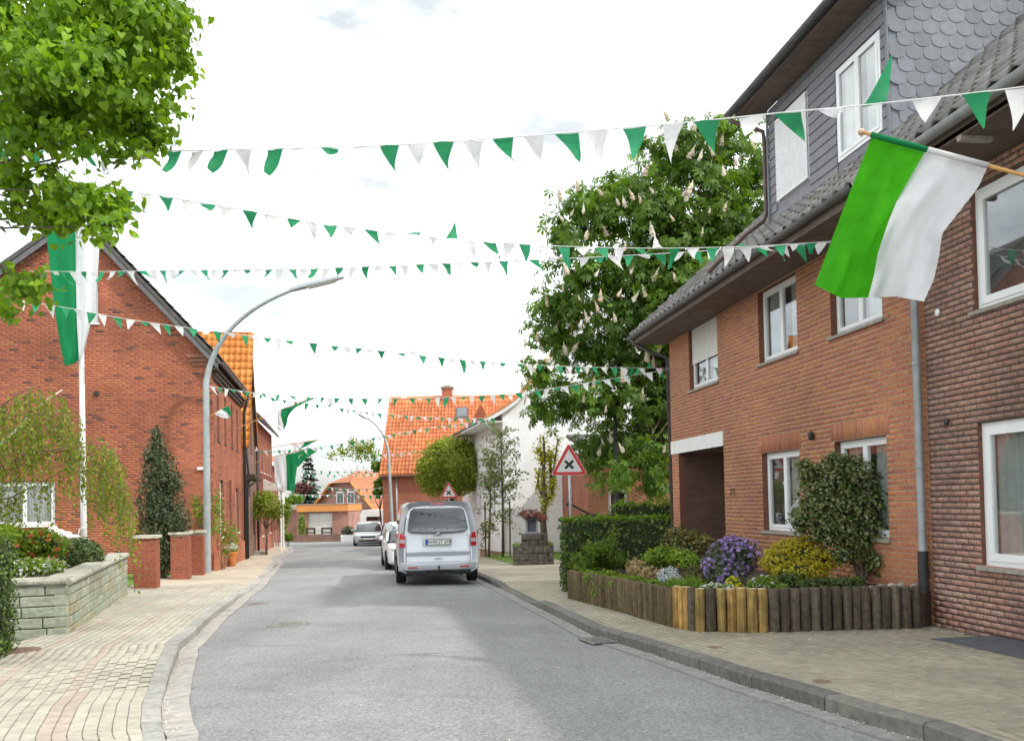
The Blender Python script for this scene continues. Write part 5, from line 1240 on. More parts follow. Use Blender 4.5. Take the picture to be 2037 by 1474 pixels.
# ================================================================== garden wall and pillars at the left
GW = thing('garden_wall', 'low pale green sandstone garden wall with rounded capstones', 'wall', (-6.03, 11.98, gz(12)))
cA = V(-6.05, 11.95, 0); cB = V(-8.22, 18.75, 0); cL = V(-8.6, 11.2, 0)
def stone_run(a, b, h, parent, ch=0.145, cap=True, wmin=0.32, wmax=0.62):
    u = (b - a).normalized(); L = (b - a).length; n = V(u.y, -u.x, 0)
    if n.dot(-a) < 0: n = -n
    z0 = min(gz(a.y), gz(b.y)) - 0.05
    core = MB(); core.pp(V(a.x, a.y, z0) - n * 0.30 + u * 0.02, u * (L - 0.04), n * 0.27, Zv * (h + 0.12)); put('wall_core', core, 'soil', parent)
    top = gz(a.y) + 0.11 + h; r = 0; z = top - ch
    while z > z0 - ch:
        s = 0.0
        while s < L - 0.02:
            w = RND.uniform(wmin, wmax); w = min(w, L - s)
            if L - s - w < 0.15: w = L - s
            mb = MB(); g = 0.006; d0 = RND.uniform(0, 0.014)
            o = V(a.x, a.y, 0) + u * (s + g) - n * 0.16; x = w - 2 * g; hh = ch - 2 * g; D = 0.16 + d0; e = 0.012
            P = lambda aa, zz, dd: o + u * aa + Zv * (z + g + zz) + n * dd
            j = lambda: RND.uniform(-0.006, 0.006)
            vs = [P(0, 0, 0), P(x, 0, 0), P(x, hh, 0), P(0, hh, 0), P(0, 0, D - e), P(x, 0, D - e), P(x, hh, D - e), P(0, hh, D - e), P(e, e, D + j()), P(x - e, e, D + j()), P(x - e, hh - e, D + j()), P(e, hh - e, D + j())]
            fs = [(0, 1, 5, 4), (1, 2, 6, 5), (2, 3, 7, 6), (3, 0, 4, 7), (4, 5, 9, 8), (5, 6, 10, 9), (6, 7, 11, 10), (7, 4, 8, 11), (8, 9, 10, 11)]
            if u.cross(Zv).dot(n) < 0: fs = [f[::-1] for f in fs]
            mb.add(vs, fs, RND.random()); put('stone', mb, 'stone_green', parent); s += w
        z -= ch; r += 1
    if cap:
        s = 0.0
        while s < L - 0.01:
            w = min(0.75, L - s); w = L - s if L - s - w < 0.3 else w; mb = MB(); o = V(a.x, a.y, top) + u * (s + 0.003)
            pr = [(-0.36, 0), (0.03, 0), (0.055, 0.025), (0.055, 0.055), (0.02, 0.085), (-0.34, 0.09)]
            mb.prism(pr, o, n, Zv, u * (w - 0.006), RND.random()); put('capstone', mb, 'stone_cap', parent); s += w
    return top
ztw = stone_run(cA, cB, 0.66, GW); stone_run(cL, cA, 0.66, GW)
stone_run(V(-8.70, 18.6, 0), V(-9.0, 20.2, 0), 0.62, GW)
# pillars
def pillar(label, x0, y0, w, h, ang=0.2):
    u = V(math.cos(ang), math.sin(ang), 0); v = V(-math.sin(ang), math.cos(ang), 0); z0 = gz(y0) + 0.08
    t = thing('brick_pillar', label, 'pillar', (x0, y0, z0), group='garden gate pillars'); o = V(x0, y0, z0)
    core = MB(); core.pp(o + (u + v) * 0.008 - Zv * 0.1, u * (w - 0.016), v * (w - 0.016), Zv * (h + 0.1)); put('pillar_core', core, 'mortar_light', t)
    ph = 0.078; n = int(h / ph)
    fu = Frame(o[:2], u[:2], True); 
    for i in range(n):
        z = i * ph + 0.005
        for (oo, d, nn) in ((o, u, -v), (o + v * w, -v, -u), (o + u * w, v, u)):
            segs = [(0, w * 0.5), (w * 0.5, w)] if i % 2 else [(0, w * 0.25), (w * 0.25, w * 0.75), (w * 0.75, w)]
            for a, b in segs:
                mb = MB(); mb.pp(oo + d * (a + 0.005) + Zv * z - nn * 0.05, d * (b - a - 0.010), Zv * (ph - 0.010), nn * 0.05, RND.random()); put('brick', mb, 'brick_pillar', t)
    mb = MB(); mb.pp(o + (u + v) * -0.045 + Zv * h, u * (w + 0.09), v * (w + 0.09), Zv * 0.065); put('cap', mb, 'pillar_cap', t)
pillar('brick gate pillar with pale cap, next to the stone garden wall', -8.87, 20.55, 0.50, 1.18)
pillar('brick gate pillar with pale cap, in front of the conifer', -9.25, 23.75, 0.47, 1.22)
pillar('brick gate pillar with pale cap, half hidden behind another pillar', -9.42, 25.5, 0.42, 1.24)
# garden ground
gb = MB(); z0 = ztw - 0.06
gb.add([(-12.5, 11.1, z0), (cA.x - 0.3, cA.y + 0.15, z0), (cB.x - 0.25, cB.y - 0.1, z0 - 0.10), (-9.15, 20.4, z0 - 0.15), (-12.5, 21.5, z0 - 0.2), (-18, 20, z0)], [(0, 1, 2, 3, 4, 5)]); structure('garden_bed', gb, 'soil')
lwn = MB(); lwn.add([(-9.45, 20.6, gz(20.6) + 0.10), (-9.5, 27.5, gz(27.5) + 0.10), (-18, 25.8, gz(25.8) + 0.1), (-18, 20, gz(20) + 0.1)], [(0, 1, 2, 3)]); structure('lawn', lwn, 'lawn')
p0 = at(90, 1055, 20); 
rk = 0
for i, (px, py) in enumerate(((106, 1056), (120, 1062), (134, 1066), (150, 1072), (168, 1078))):
    c = at(px, py, 18.5 + i * 0.1); mb = MB(); mb.lathe([(0.02, 0.10), (0.09, 0.07), (0.12, 0.0), (0.08, -0.08), (0.01, -0.10)], c, 8)
    tag(put('white_stone', mb, 'rock_white', None, True), ['white border stone of the left garden, closest to the window sill', 'white border stone of the left garden, second from the window', 'white border stone of the left garden, middle one', 'white border stone of the left garden, second from the flagpole', 'white border stone of the left garden, at the flagpole foot'][i], 'stone', 'white stones bordering the garden')

# ================================================================== log palisade and bed at the right
PB = thing('log_palisade', 'log palisade of dark and fresh yellow posts edging the flower bed', 'palisade', (2.1, 11.1, gz(11)))
pal = [onground(1133, 1190, 0.11), onground(1240, 1218, 0.11), onground(1345, 1250, 0.11), onground(1385, 1257, 0.11), onground(1500, 1259, 0.11), onground(1845, 1249, 0.11)]
pal = [V(p.x, p.y, 0) for p in pal]; PP = Path(pal); s = 0.05; corner_s = PP.l[2]; i = 0
ztopB = 0.0
while s < PP.L - 0.03:
    c, tg = PP.at(s); f = s / PP.L; near_corner = s > corner_s - 0.02
    r = 0.052 if not near_corner else RND.choice((0.056, 0.062, 0.066))
    h = 0.50 + RND.uniform(-0.006, 0.006) if not near_corner else 0.545 - 0.03 * (s - corner_s) / (PP.L - corner_s) + RND.uniform(-0.008, 0.008)
    k = s - corner_s; new = False
    if near_corner:
        idx = int(k / 0.128); new = idx in (0, 1, 3, 5, 6, 7, 8, 9)
        r *= 0.82 if idx in (0, 1) else 1
    m = 'log_new' if new else ('log_brown' if not near_corner else 'log_dark')
    ov = c + V(tg.y, -tg.x, 0) * 0.0; z0 = gz(ov.y); lean = RND.uniform(-0.006, 0.006)
    mb = MB(); n = 9
    rings = []
    for zz, rr in ((-0.05, r), (h * 0.5, r * RND.uniform(0.97, 1.03)), (h + 0.11 - 0.012, r), (h + 0.11, r * 0.86)):
        a0 = RND.random(); rings.append([V(ov.x + rr * math.cos(2 * math.pi * j / n) + lean * zz * 2, ov.y + rr * math.sin(2 * math.pi * j / n), z0 + zz) for j in range(n)])
    vs = [p for rg in rings for p in rg]; fs = [(a * n + j, a * n + (j + 1) % n, (a + 1) * n + (j + 1) % n, (a + 1) * n + j) for a in range(3) for j in range(n)]
    mb.add(vs, fs, RND.random()); lg = put('log', mb, m, PB, 50)
    cpm = MB(); cpm.add(rings[-1], [tuple(range(n))]); put('log_top', cpm, 'log_end' if new else m, lg)
    s += r * 2 + 0.002; i += 1
bd = MB(); zb = gz(12) + 0.52
inner = [pal[0] + V(0.06, -0.05, 0), pal[1] + V(.08, 0.02, 0), pal[2] + V(.06, 0.06, 0), pal[3] + V(0.02, 0.06, 0), pal[4] + V(0, 0.06, 0), pal[5] + V(0, 0.06, 0)]
poly = [V(p.x, p.y, gz(p.y) + 0.53) for p in inner] + [q(0.05, gz(11) + .53, 0.01), q(6.6, gz(17.5) + .5, 0.01), V(1.1, 17.4, gz(17.4) + .5)]
bd.add(poly, [tuple(range(len(poly)))]); bd.add([p - Zv * 0.5 for p in poly] + poly, [(i, (i + 1) % len(poly), len(poly) + (i + 1) % len(poly), len(poly) + i) for i in range(len(poly))])
structure('flower_bed_soil', bd, 'soil')
def bedz(y): return gz(y) + 0.53
for i, (px, py, rr) in enumerate(((1775, 1168, 0.075), (1792, 1166, 0.065), (1752, 1172, 0.09), (1818, 1168, 0.06), (1735, 1174, 0.08))):
    c = at(px, py, 11.35); mb = MB(); mb.lathe([(0.01, rr * 0.8), (rr * 0.7, rr * 0.55), (rr, 0), (rr * 0.8, -rr * 0.6), (0.01, -rr)], c, 9, RND.random())
    tag(put('stone', mb, 'rock', None, True), ['grey rounded stone in the bed corner, middle of the heap', 'pale grey stone in the bed corner beside the heap', 'large dark stone in the bed corner', 'tan stone in the bed corner nearest the downpipe', 'dark stone in the bed corner under the big shrub'][i], 'stone', 'stones in the bed corner')

# ================================================================== stone trough by the sign
pa = onground(1020, 1125, 0.10); pb_ = onground(1102, 1123, 0.10); ty = pa.y; px0, px1 = pa.x, pb_.x
st = thing('stone_planter', 'dark rough stone planter stepped up in two tiers on the pavement', 'planter', (0.6, ty, gz(ty)))
z0 = gz(ty) + 0.05; zt1 = at(1060, 1086, ty).z; zt2 = at(1060, 1061, ty + .3).z
def rough_block(name, x0, x1, y0, y1, za, zb, nx, nz):
    """block of rough stones"""
    w = (x1 - x0) / nx; h = (zb - za) / nz; me = MB()
    for i in range(nx):
        for j in range(nz):
            o = 0.5 * w * (j % 2); a, b = max(x0, x0 + i * w - o), min(x1, x0 + (i + 1) * w - o)
            mb = MB(); dy = RND.uniform(-0.02, 0.02); mb.pp((a + 0.006, y0 + dy, za + j * h + 0.005), (b - a - 0.012, 0, 0), (0, y1 - y0 - dy, 0), (0, 0, h - 0.01), RND.random()); put(name, mb, 'stone_rough', st)
        if i == nx - 1:
            for j in range(1, nz, 2):
                mb = MB(); mb.pp((x1 - 0.5 * w + 0.006, y0 + RND.uniform(-.02, .02), za + j * h + 0.005), (0.5 * w - 0.012, 0, 0), (0, y1 - y0, 0), (0, 0, h - 0.01), RND.random()); put(name, mb, 'stone_rough', st)
rough_block('stone', px0, px1, ty, ty + 1.0, z0, zt1, 4, 3)
rough_block('stone', at(1037, 1070, ty).x, at(1088, 1070, ty).x, ty + 0.2, ty + 0.8, zt1, zt2, 3, 2)
ln = thing('stone_lantern', 'grey slate lantern niche standing on the stone planter', 'lantern', at(1058, 1062, ty + .4))
c = at(1058, 1062, ty + 0.45); mb = MB(); mb.box(c.x - 0.2, c.x + 0.2, c.y - .15, c.y + .15, zt2 - 0.01, zt2 + 0.06); mb.box(c.x - 0.19, c.x - 0.13, c.y - .15, c.y + .15, zt2 + .06, zt2 + .42); mb.box(c.x + 0.13, c.x + 0.19, c.y - .15, c.y + .15, zt2 + .06, zt2 + .42); mb.box(c.x - .13, c.x + .13, c.y + .06, c.y + .12, zt2 + .06, zt2 + .42)
put('frame', mb, 'slate', ln); mb = MB(); mb.prism([(-0.24, 0), (0.24, 0), (0.15, 0.10), (-0.15, 0.10)], (c.x, c.y - .2, zt2 + .42), (1, 0, 0), (0, 0, 1), (0, .4, 0)); put('top', mb, 'iron', ln)

# ================================================================== vehicles (local axes: x to its right, y forward, z up, origin under the rear bumper)
def loft(mb, secs, r=0.5, cap=True):
    n = len(secs[0]); vs = [p for s in secs for p in s]
    fs = [(i * n + j, (i + 1) * n + j, (i + 1) * n + (j + 1) % n, i * n + (j + 1) % n) for i in range(len(secs) - 1) for j in range(n)]
    if cap: fs += [tuple(range(n)), tuple(range((len(secs) - 1) * n, len(secs) * n))[::-1]]
    mb.add(vs, [f[::-1] for f in fs], r)
def section(y, prof, dy=lambda z: 0.0):
    """prof: (half width, z) bottom to top"""
    right = [V(w, y + dy(z), z) for w, z in prof]; left = [V(-w, y + dy(z), z) for w, z in prof[::-1]]
    return right + left
def wheel(t, x, y, r=0.33, w=0.22):
    sx = 1 if x > 0 else -1; mb = MB()
    pr = [(r * 0.62, -w / 2), (r * 0.93, -w / 2), (r, -w / 2 + 0.03), (r, w / 2 - 0.03), (r * 0.93, w / 2), (r * 0.62, w / 2)]
    mb.lathe(pr, (x, y, r), 22, axis=(sx, 0, 0)); wo = put('wheel', mb, 'tyre', t, 40, local=True)
    mb = MB(); mb.lathe([(r * 0.63, w / 2 - 0.05), (r * 0.63, w / 2 + 0.004), (r * 0.55, w / 2 - 0.01), (r * 0.18, w / 2 + 0.004), (0.01, w / 2 + 0.006)], (x, y, r), 20, axis=(sx, 0, 0)); put('rim', mb, 'rim', wo, 40, local=True)
def glasspane(mb, pts, n=None):
    mb.add(pts, [tuple(range(len(pts)))])

# --- silver van
vR = onground(952, 1157, 0); vL = onground(797, 1157, 0)
vang = math.radians(8.4)     # heading turned to the left of straight ahead
van = thing('van', 'silver passenger van parked at the right kerb, seen from behind', 'van', (-1.74, 20.45, gz(20.5) + 0.03), vang)
def rake(z): return 0.0 if z < 1.15 else 0.19 * ((z - 1.15) / 0.8) ** 1.3
lower = [(0.80, 0.30), (0.90, 0.36), (0.945, 0.50), (0.950, 0.80), (0.945, 1.10), (0.925, 1.20)]
upper = [(0.925, 1.20), (0.900, 1.40), (0.860, 1.62), (0.815, 1.80), (0.76, 1.88), (0.66, 1.93), (0.40, 1.955), (0.0, 1.96)]
prof = lower + upper[1:]
def pr_scale(p, f, zt=None): return [(w * f, z) for w, z in p]
mb = MB(); secs = [section(0.10, pr_scale(prof, 0.93), rake), section(0.06, pr_scale(prof, 0.97), rake), section(0.10, pr_scale(prof, 0.99), rake), section(0.22, prof, rake)]
secs[0] = [V(p.x * 0.9, p.y + 0.1, 0.4 + (p.z - 0.4) * 0.93) for p in secs[0]]
for y in (0.6, 1.2, 2.0, 2.8, 3.4): secs.append(section(y, prof))
def front(z, zt): return z
for y, zt in ((3.7, 1.90), (4.0, 1.70), (4.3, 1.40), (4.55, 1.16), (4.80, 1.0), (4.89, 0.85)):
    sc = []
    for w, z in prof:
        z2 = z if z <= zt * 0.75 else zt * 0.75 + (z - zt * 0.75) * (zt - zt * 0.75) / (1.96 - zt * 0.75); f = 1 - max(0, y - 4.3) * 0.22; sc.append((w * f, z2))
    secs.append(section(y, sc))
loft(mb, secs); put('body', mb, 'car_silver', van, 32, local=True)
# rear glass, tailgate lines, lamps, plate recess
def rear(x, z, out=0.0): return V(x, 0.058 + rake(z) - out + 0.035 * (abs(x) / 0.9) ** 4, z)
def rear_patch(pts, out, m, name, parent, nx=6):
    """pts: polygon corners (x,z) of a patch laid on the rear"""
    mb = MB(); lo = [p for p in pts]; mb.add([rear(x, z, out) for x, z in lo], [tuple(range(len(lo)))]); 
    return put(name, mb, m, parent, local=True)
def rounded(x0, x1, z0, z1, r, top=None, k=4):
    """rounded quad; top: half-width shrink towards the top"""
    out = []
    for cx_, cz, a0 in ((x1 - r, z0 + r, -90), (x1 - r, z1 - r, 0), (x0 + r, z1 - r, 90), (x0 + r, z0 + r, 180)):
        for j in range(k): a = math.radians(a0 + 90 * j / (k - 1)); out.append((cx_ + r * math.cos(a), cz + r * math.sin(a)))
    if top:
        mid = (x0 + x1) / 2; out = [(mid + (x - mid) * (1 - top * (z - z0) / (z1 - z0)), z) for x, z in out]
    return out
def patch_grid(x0, x1, z0, z1, r, top, out, m, name, parent, bow=0.0, n=14):
    mb = MB(); rows = []
    for j in range(n + 1):
        z = z0 + (z1 - z0) * j / n; e = min(z - z0, z1 - z); ins = r - math.sqrt(max(0, r * r - (r - e) ** 2)) if e < r else 0
        row = []
        for i in range(n + 1):
            f = i / n; xx = x0 + ins + (x1 - x0 - 2 * ins) * f; mid = (x0 + x1) / 2; xx = mid + (xx - mid) * (1 - top * j / n)
            row.append(rear(xx, z - bow * (1 - (2 * f - 1) ** 2) * (1 - j / n), out))
        rows.append(row)
    mb.grid(rows); return put(name, mb, m, parent, True, local=True)
patch_grid(-0.715, 0.715, 1.24, 1.79, 0.09, 0.13, 0.008, 'black_trim', 'window_surround', van, 0.02)
patch_grid(-0.70, 0.70, 1.255, 1.775, 0.08, 0.13, 0.013, 'glass_car', 'rear_window', van, 0.02)
# tailgate shut lines and crease
mb = MB()
for s in (-1, 1):
    mb.add([rear(s * 0.74, 0.50, 0.004), rear(s * 0.752, 0.50, 0.004), rear(s * 0.752, 1.18, 0.004), rear(s * 0.74, 1.18, 0.004)], [(0, 1, 2, 3) if s > 0 else (3, 2, 1, 0)])
mb.add([rear(-0.74, 0.49, 0.004), rear(0.74, 0.49, 0.004), rear(0.74, 0.502, 0.004), rear(-0.74, 0.502, 0.004)], [(0, 1, 2, 3)])
put('shut_line', mb, 'black_trim', van, local=True)
mb = MB(); P = []
for z, o_ in ((0.70, 0.002), (0.775, 0.022), (0.79, 0.004)): P.append([rear(x, z, o_) for x in np.linspace(-0.735, 0.735, 9)])
mb.grid(P); put('tailgate_crease', mb, 'car_silver', van, local=True)
# bumper
mb = MB(); bp_ = []
for z, o_ in ((0.34, -0.02), (0.37, 0.05), (0.44, 0.075), (0.52, 0.07), (0.555, 0.02)):
    bp_.append([V(x, 0.075 - o_ + 0.10 * (abs(x) / 0.93) ** 5, z + 0.0) for x in np.linspace(-0.93, 0.93, 15)])
mb.grid(bp_); bmp = put('bumper', mb, 'car_silver', van, 40, local=True)
for s in (-1, 1):
    mb = MB(); mb.box(s * 0.60 - 0.11, s * 0.60 + 0.11, -0.006, 0.012, 0.415, 0.445); put('reflector', mb, 'lamp_red', bmp, local=True)
mb = MB(); mb.box(-0.75, 0.75, 0.12, 0.4, 0.24, 0.35); mb.box(-0.30, 0.30, 0.05, 0.2, 0.25, 0.31); put('underbody', mb, 'black_trim', van, local=True)
mb = MB(); mb.box(-0.85, 0.85, 0.5, 4.4, 0.22, 0.34); put('chassis', mb, 'black_trim', van, local=True)
mb = MB(); mb.tube([(0, 0.1, 0.27), (0, -0.03, 0.27), (0, -0.05, 0.32), (0, -0.05, 0.40)], 0.018, 8); mb.lathe([(0.01, -.03), (0.028, -0.01), (0.028, 0.015), (0.01, 0.03)], (0, -0.05, 0.43), 10); put('tow_bar', mb, 'iron', van, local=True)
for s in (-1, 1):
    for z0, z1, m in ((0.90, 1.00, 'lamp_red'), (1.00, 1.085, 'lamp_clear'), (1.085, 1.22, 'lamp_red')):
        mb = MB(); rows = []
        for z in np.linspace(z0, z1 - 0.004, 4):
            xi = 0.765 + (0.04 if z > 1.15 else 0) * (z - 1.15) / 0.07; rows.append([rear(s * xi, z, 0.012), rear(s * 0.86, z, 0.010), V(s * 0.925, 0.10, z), V(s * 0.953, 0.24, z)])
        mb.grid(rows); 
        if s < 0: mb.f = [f[::-1] for f in mb.f]
        put('tail_lamp', mb, m, van, True, local=True)
mb = MB(); mb.pp(rear(-0.34, 0.93, 0.004), V(0.68, 0, 0), V(0, 0.004, 0.17), V(0, -0.008, 0)); pr_ = put('plate_recess', mb, 'car_silver2', van, local=True)
mb = MB(); mb.pp(rear(-0.335, 1.105, 0.03), V(0.67, 0, 0), V(0, 0.035, 0.0), V(0, 0, 0.03)); put('tailgate_handle', mb, 'car_silver', van, local=True)
mb = MB(); mb.pp(rear(-0.30, 0.945, 0.018), V(0.60, 0, 0), V(0, 0.002, 0.13), V(0, -0.006, 0)); npl = put('number_plate', mb, 'plate_white', van, local=True)
mb = MB(); ring_ = [(-0.30, 0.945, 0.6, 0.010), (-0.30, 1.065, 0.6, 0.010)]
for x, z, w, h in ring_: mb.pp(rear(x, z, 0.0245), V(w, 0, 0), V(0, 0, h), V(0, -0.002, 0))
for x in (-0.30, 0.29): mb.pp(rear(x, 0.955, 0.0245), V(0.010, 0, 0), V(0, 0, 0.11), V(0, -0.002, 0))
put('plate_frame', mb, 'black_trim', npl, local=True)
mb = MB(); mb.pp(rear(-0.288, 0.956, 0.0245), V(0.05, 0, 0), V(0, 0, 0.108), V(0, -0.001, 0)); put('plate_band', mb, 'plate_blue', npl, local=True)
def lettering(txt, size, M, m, parent, local=True, name='lettering'):
    cu = bpy.data.curves.new(name, 'FONT'); cu.body = txt; cu.size = size; cu.align_x = 'CENTER'; cu.align_y = 'CENTER'; cu.extrude = 0.001
    tmp = bpy.data.objects.new('tmp', cu); COL.objects.link(tmp); bpy.context.view_layer.update()
    me = bpy.data.meshes.new_from_object(tmp.evaluated_get(bpy.context.evaluated_depsgraph_get())); bpy.data.objects.remove(tmp)
    me.materials.clear(); me.materials.append(MATS[m]); me.attributes.new('rnd', 'FLOAT', 'FACE')
    o = bpy.data.objects.new(name, me); o.matrix_basis = M; link(o, parent, local); return o
lettering('WAF-JT 678', 0.105, Matrix.Translation(rear(0.025, 1.008, 0.027)) @ Matrix.Rotation(math.radians(90), 4, 'X'), 'sign_black', npl)
# round badge
bc = rear(0, 1.165, 0.012); mb = MB(); k = 20
A = [bc + V(0.062 * math.cos(2 * math.pi * i / k), 0, 0.062 * math.sin(2 * math.pi * i / k)) for i in range(k)]; B = [bc + V(0.050 * math.cos(2 * math.pi * i / k), -0.003, 0.050 * math.sin(2 * math.pi * i / k)) for i in range(k)]
mb.add(A + B, [(i, (i + 1) % k, k + (i + 1) % k, k + i) for i in range(k)])
def stroke(mb, a, b, w=0.009):
    a = bc + V(a[0], -0.004, a[1]); b = bc + V(b[0], -0.004, b[1]); d = (b - a).normalized(); e = d.cross(V(0, 1, 0)); mb.pp(a - e * w / 2, b - a, e * w, V(0, -0.003, 0))
for s in (-1, 1):
    stroke(mb, (s * 0.026, 0.044), (s * 0.003, 0.004)); stroke(mb, (s * 0.046, 0.020), (s * 0.022, -0.044)); stroke(mb, (s * 0.022, -0.044), (s * 0.002, -0.006))
bdg = put('badge', mb, 'chrome', van, local=True)
mb = MB(); mb.lathe([(0.06, 0), (0.06, 0.003), (0.001, 0.003)], bc + V(0, 0.006, 0), 20, axis=(0, -1, 0)); put('badge_ground', mb, 'black_trim', bdg, local=True)
mb = MB(); mb.pp(rear(-0.085, 0.615, 0.006), V(0.14, 0, 0), V(0, 0, 0.014), V(0, -0.004, 0)); mb.pp(rear(0.07, 0.615, 0.006), V(0.025, 0, 0), V(0, 0, 0.014), V(0, -0.004, 0)); put('model_badge', mb, 'iron', van, local=True)
mb = MB(); mb.pp(rear(-0.17, 1.885, 0.0), V(0.34, 0, 0), V(0, 0.01, 0.022), V(0, -0.012, 0)); put('brake_lamp', mb, 'lamp_red', van, local=True)
mb = MB(); mb.lathe([(0.012, 0), (0.012, 0.006), (0.001, 0.007)], rear(0.68, 1.16, 0.006), 8, axis=(0, -1, 0)); put('washer_cap', mb, 'iron', van, local=True)
# side windows, wheel arches, wheels, mirrors, interior
def side_x(z): return interp([(z_, w) for w, z_ in prof[1:-3]], z)
for s in (-1, 1):
    for y0, y1 in ((0.42, 1.55), (1.63, 2.75), (2.83, 3.55)):
        mb = MB(); mb.grid([[V(s * (side_x(z) + 0.006), y, z) for y in ((y0, y1) if s > 0 else (y1, y0))] for z in (1.24, 1.45, 1.65, 1.79)]); put('side_window', mb, 'car_dark', van, True, local=True)
    mb = MB(); mb.pp((s * 0.949, 0.3, 0.86), V(0, 3.4, 0), V(0, 0, 0.012), V(s * 0.004, 0, 0)); mb.pp((s * 0.949, 1.6, 0.5), V(0, 0.010, 0), V(0, 0, 0.7), V(s * 0.004, 0, 0)); put('side_line', mb, 'black_trim', van, local=True)
    for yw in (0.98, 3.98):
        mb = MB(); k = 14; o_ = 0.952 if yw < 2 else 0.945
        pts = [V(s * o_, yw + 0.42 * math.cos(a), 0.34 + 0.42 * math.sin(a)) for a in np.linspace(-0.25, math.pi + 0.25, k)]
        mb.add(pts, [tuple(range(k)) if s < 0 else tuple(range(k))[::-1]]); put('wheel_arch', mb, 'black_trim', van, local=True)
        wheel(van, s * 0.855, yw, 0.335, 0.235)
    mb = MB(); sec = []
    for y, f in ((3.62, 0.6), (3.66, 1.0), (3.74, 0.95), (3.80, 0.5)): sec.append([V(s * (1.09 + 0.10 * f * math.cos(a)), y, 1.27 + 0.13 * f * math.sin(a)) for a in np.linspace(0, 2 * math.pi, 12, endpoint=False)])
    if s > 0: sec = sec[::-1]
    loft(mb, sec); mb.pp((s * 0.90, 3.68, 1.17), V(s * 0.15, 0, 0.03), V(0, 0.06, 0), V(0, 0, 0.05)); mi = put('mirror', mb, 'car_silver', van, 40, local=True)
    mb = MB(); mb.add([V(s * 1.09 + 0.085 * math.cos(a), 3.612, 1.27 + 0.11 * math.sin(a)) for a in np.linspace(0, 2 * math.pi, 12, endpoint=False)], [tuple(range(12))]); put('mirror_glass', mb, 'chrome', mi, local=True)
for x in (-0.45, 0.0, 0.45):
    for y in (0.75, 2.2):
        mb = MB(); loft(mb, [[V(x + 0.13 * math.cos(a), y + 0.05 * math.sin(a), z) for a in np.linspace(0, 2 * math.pi, 10, endpoint=False)] for z in (1.2, 1.38)]); loft(mb, [[V(x + 0.22 * math.cos(a), y + 0.07 * math.sin(a), z) for a in np.linspace(0, 2 * math.pi, 10, endpoint=False)] for z in (0.5, 1.2)]); 
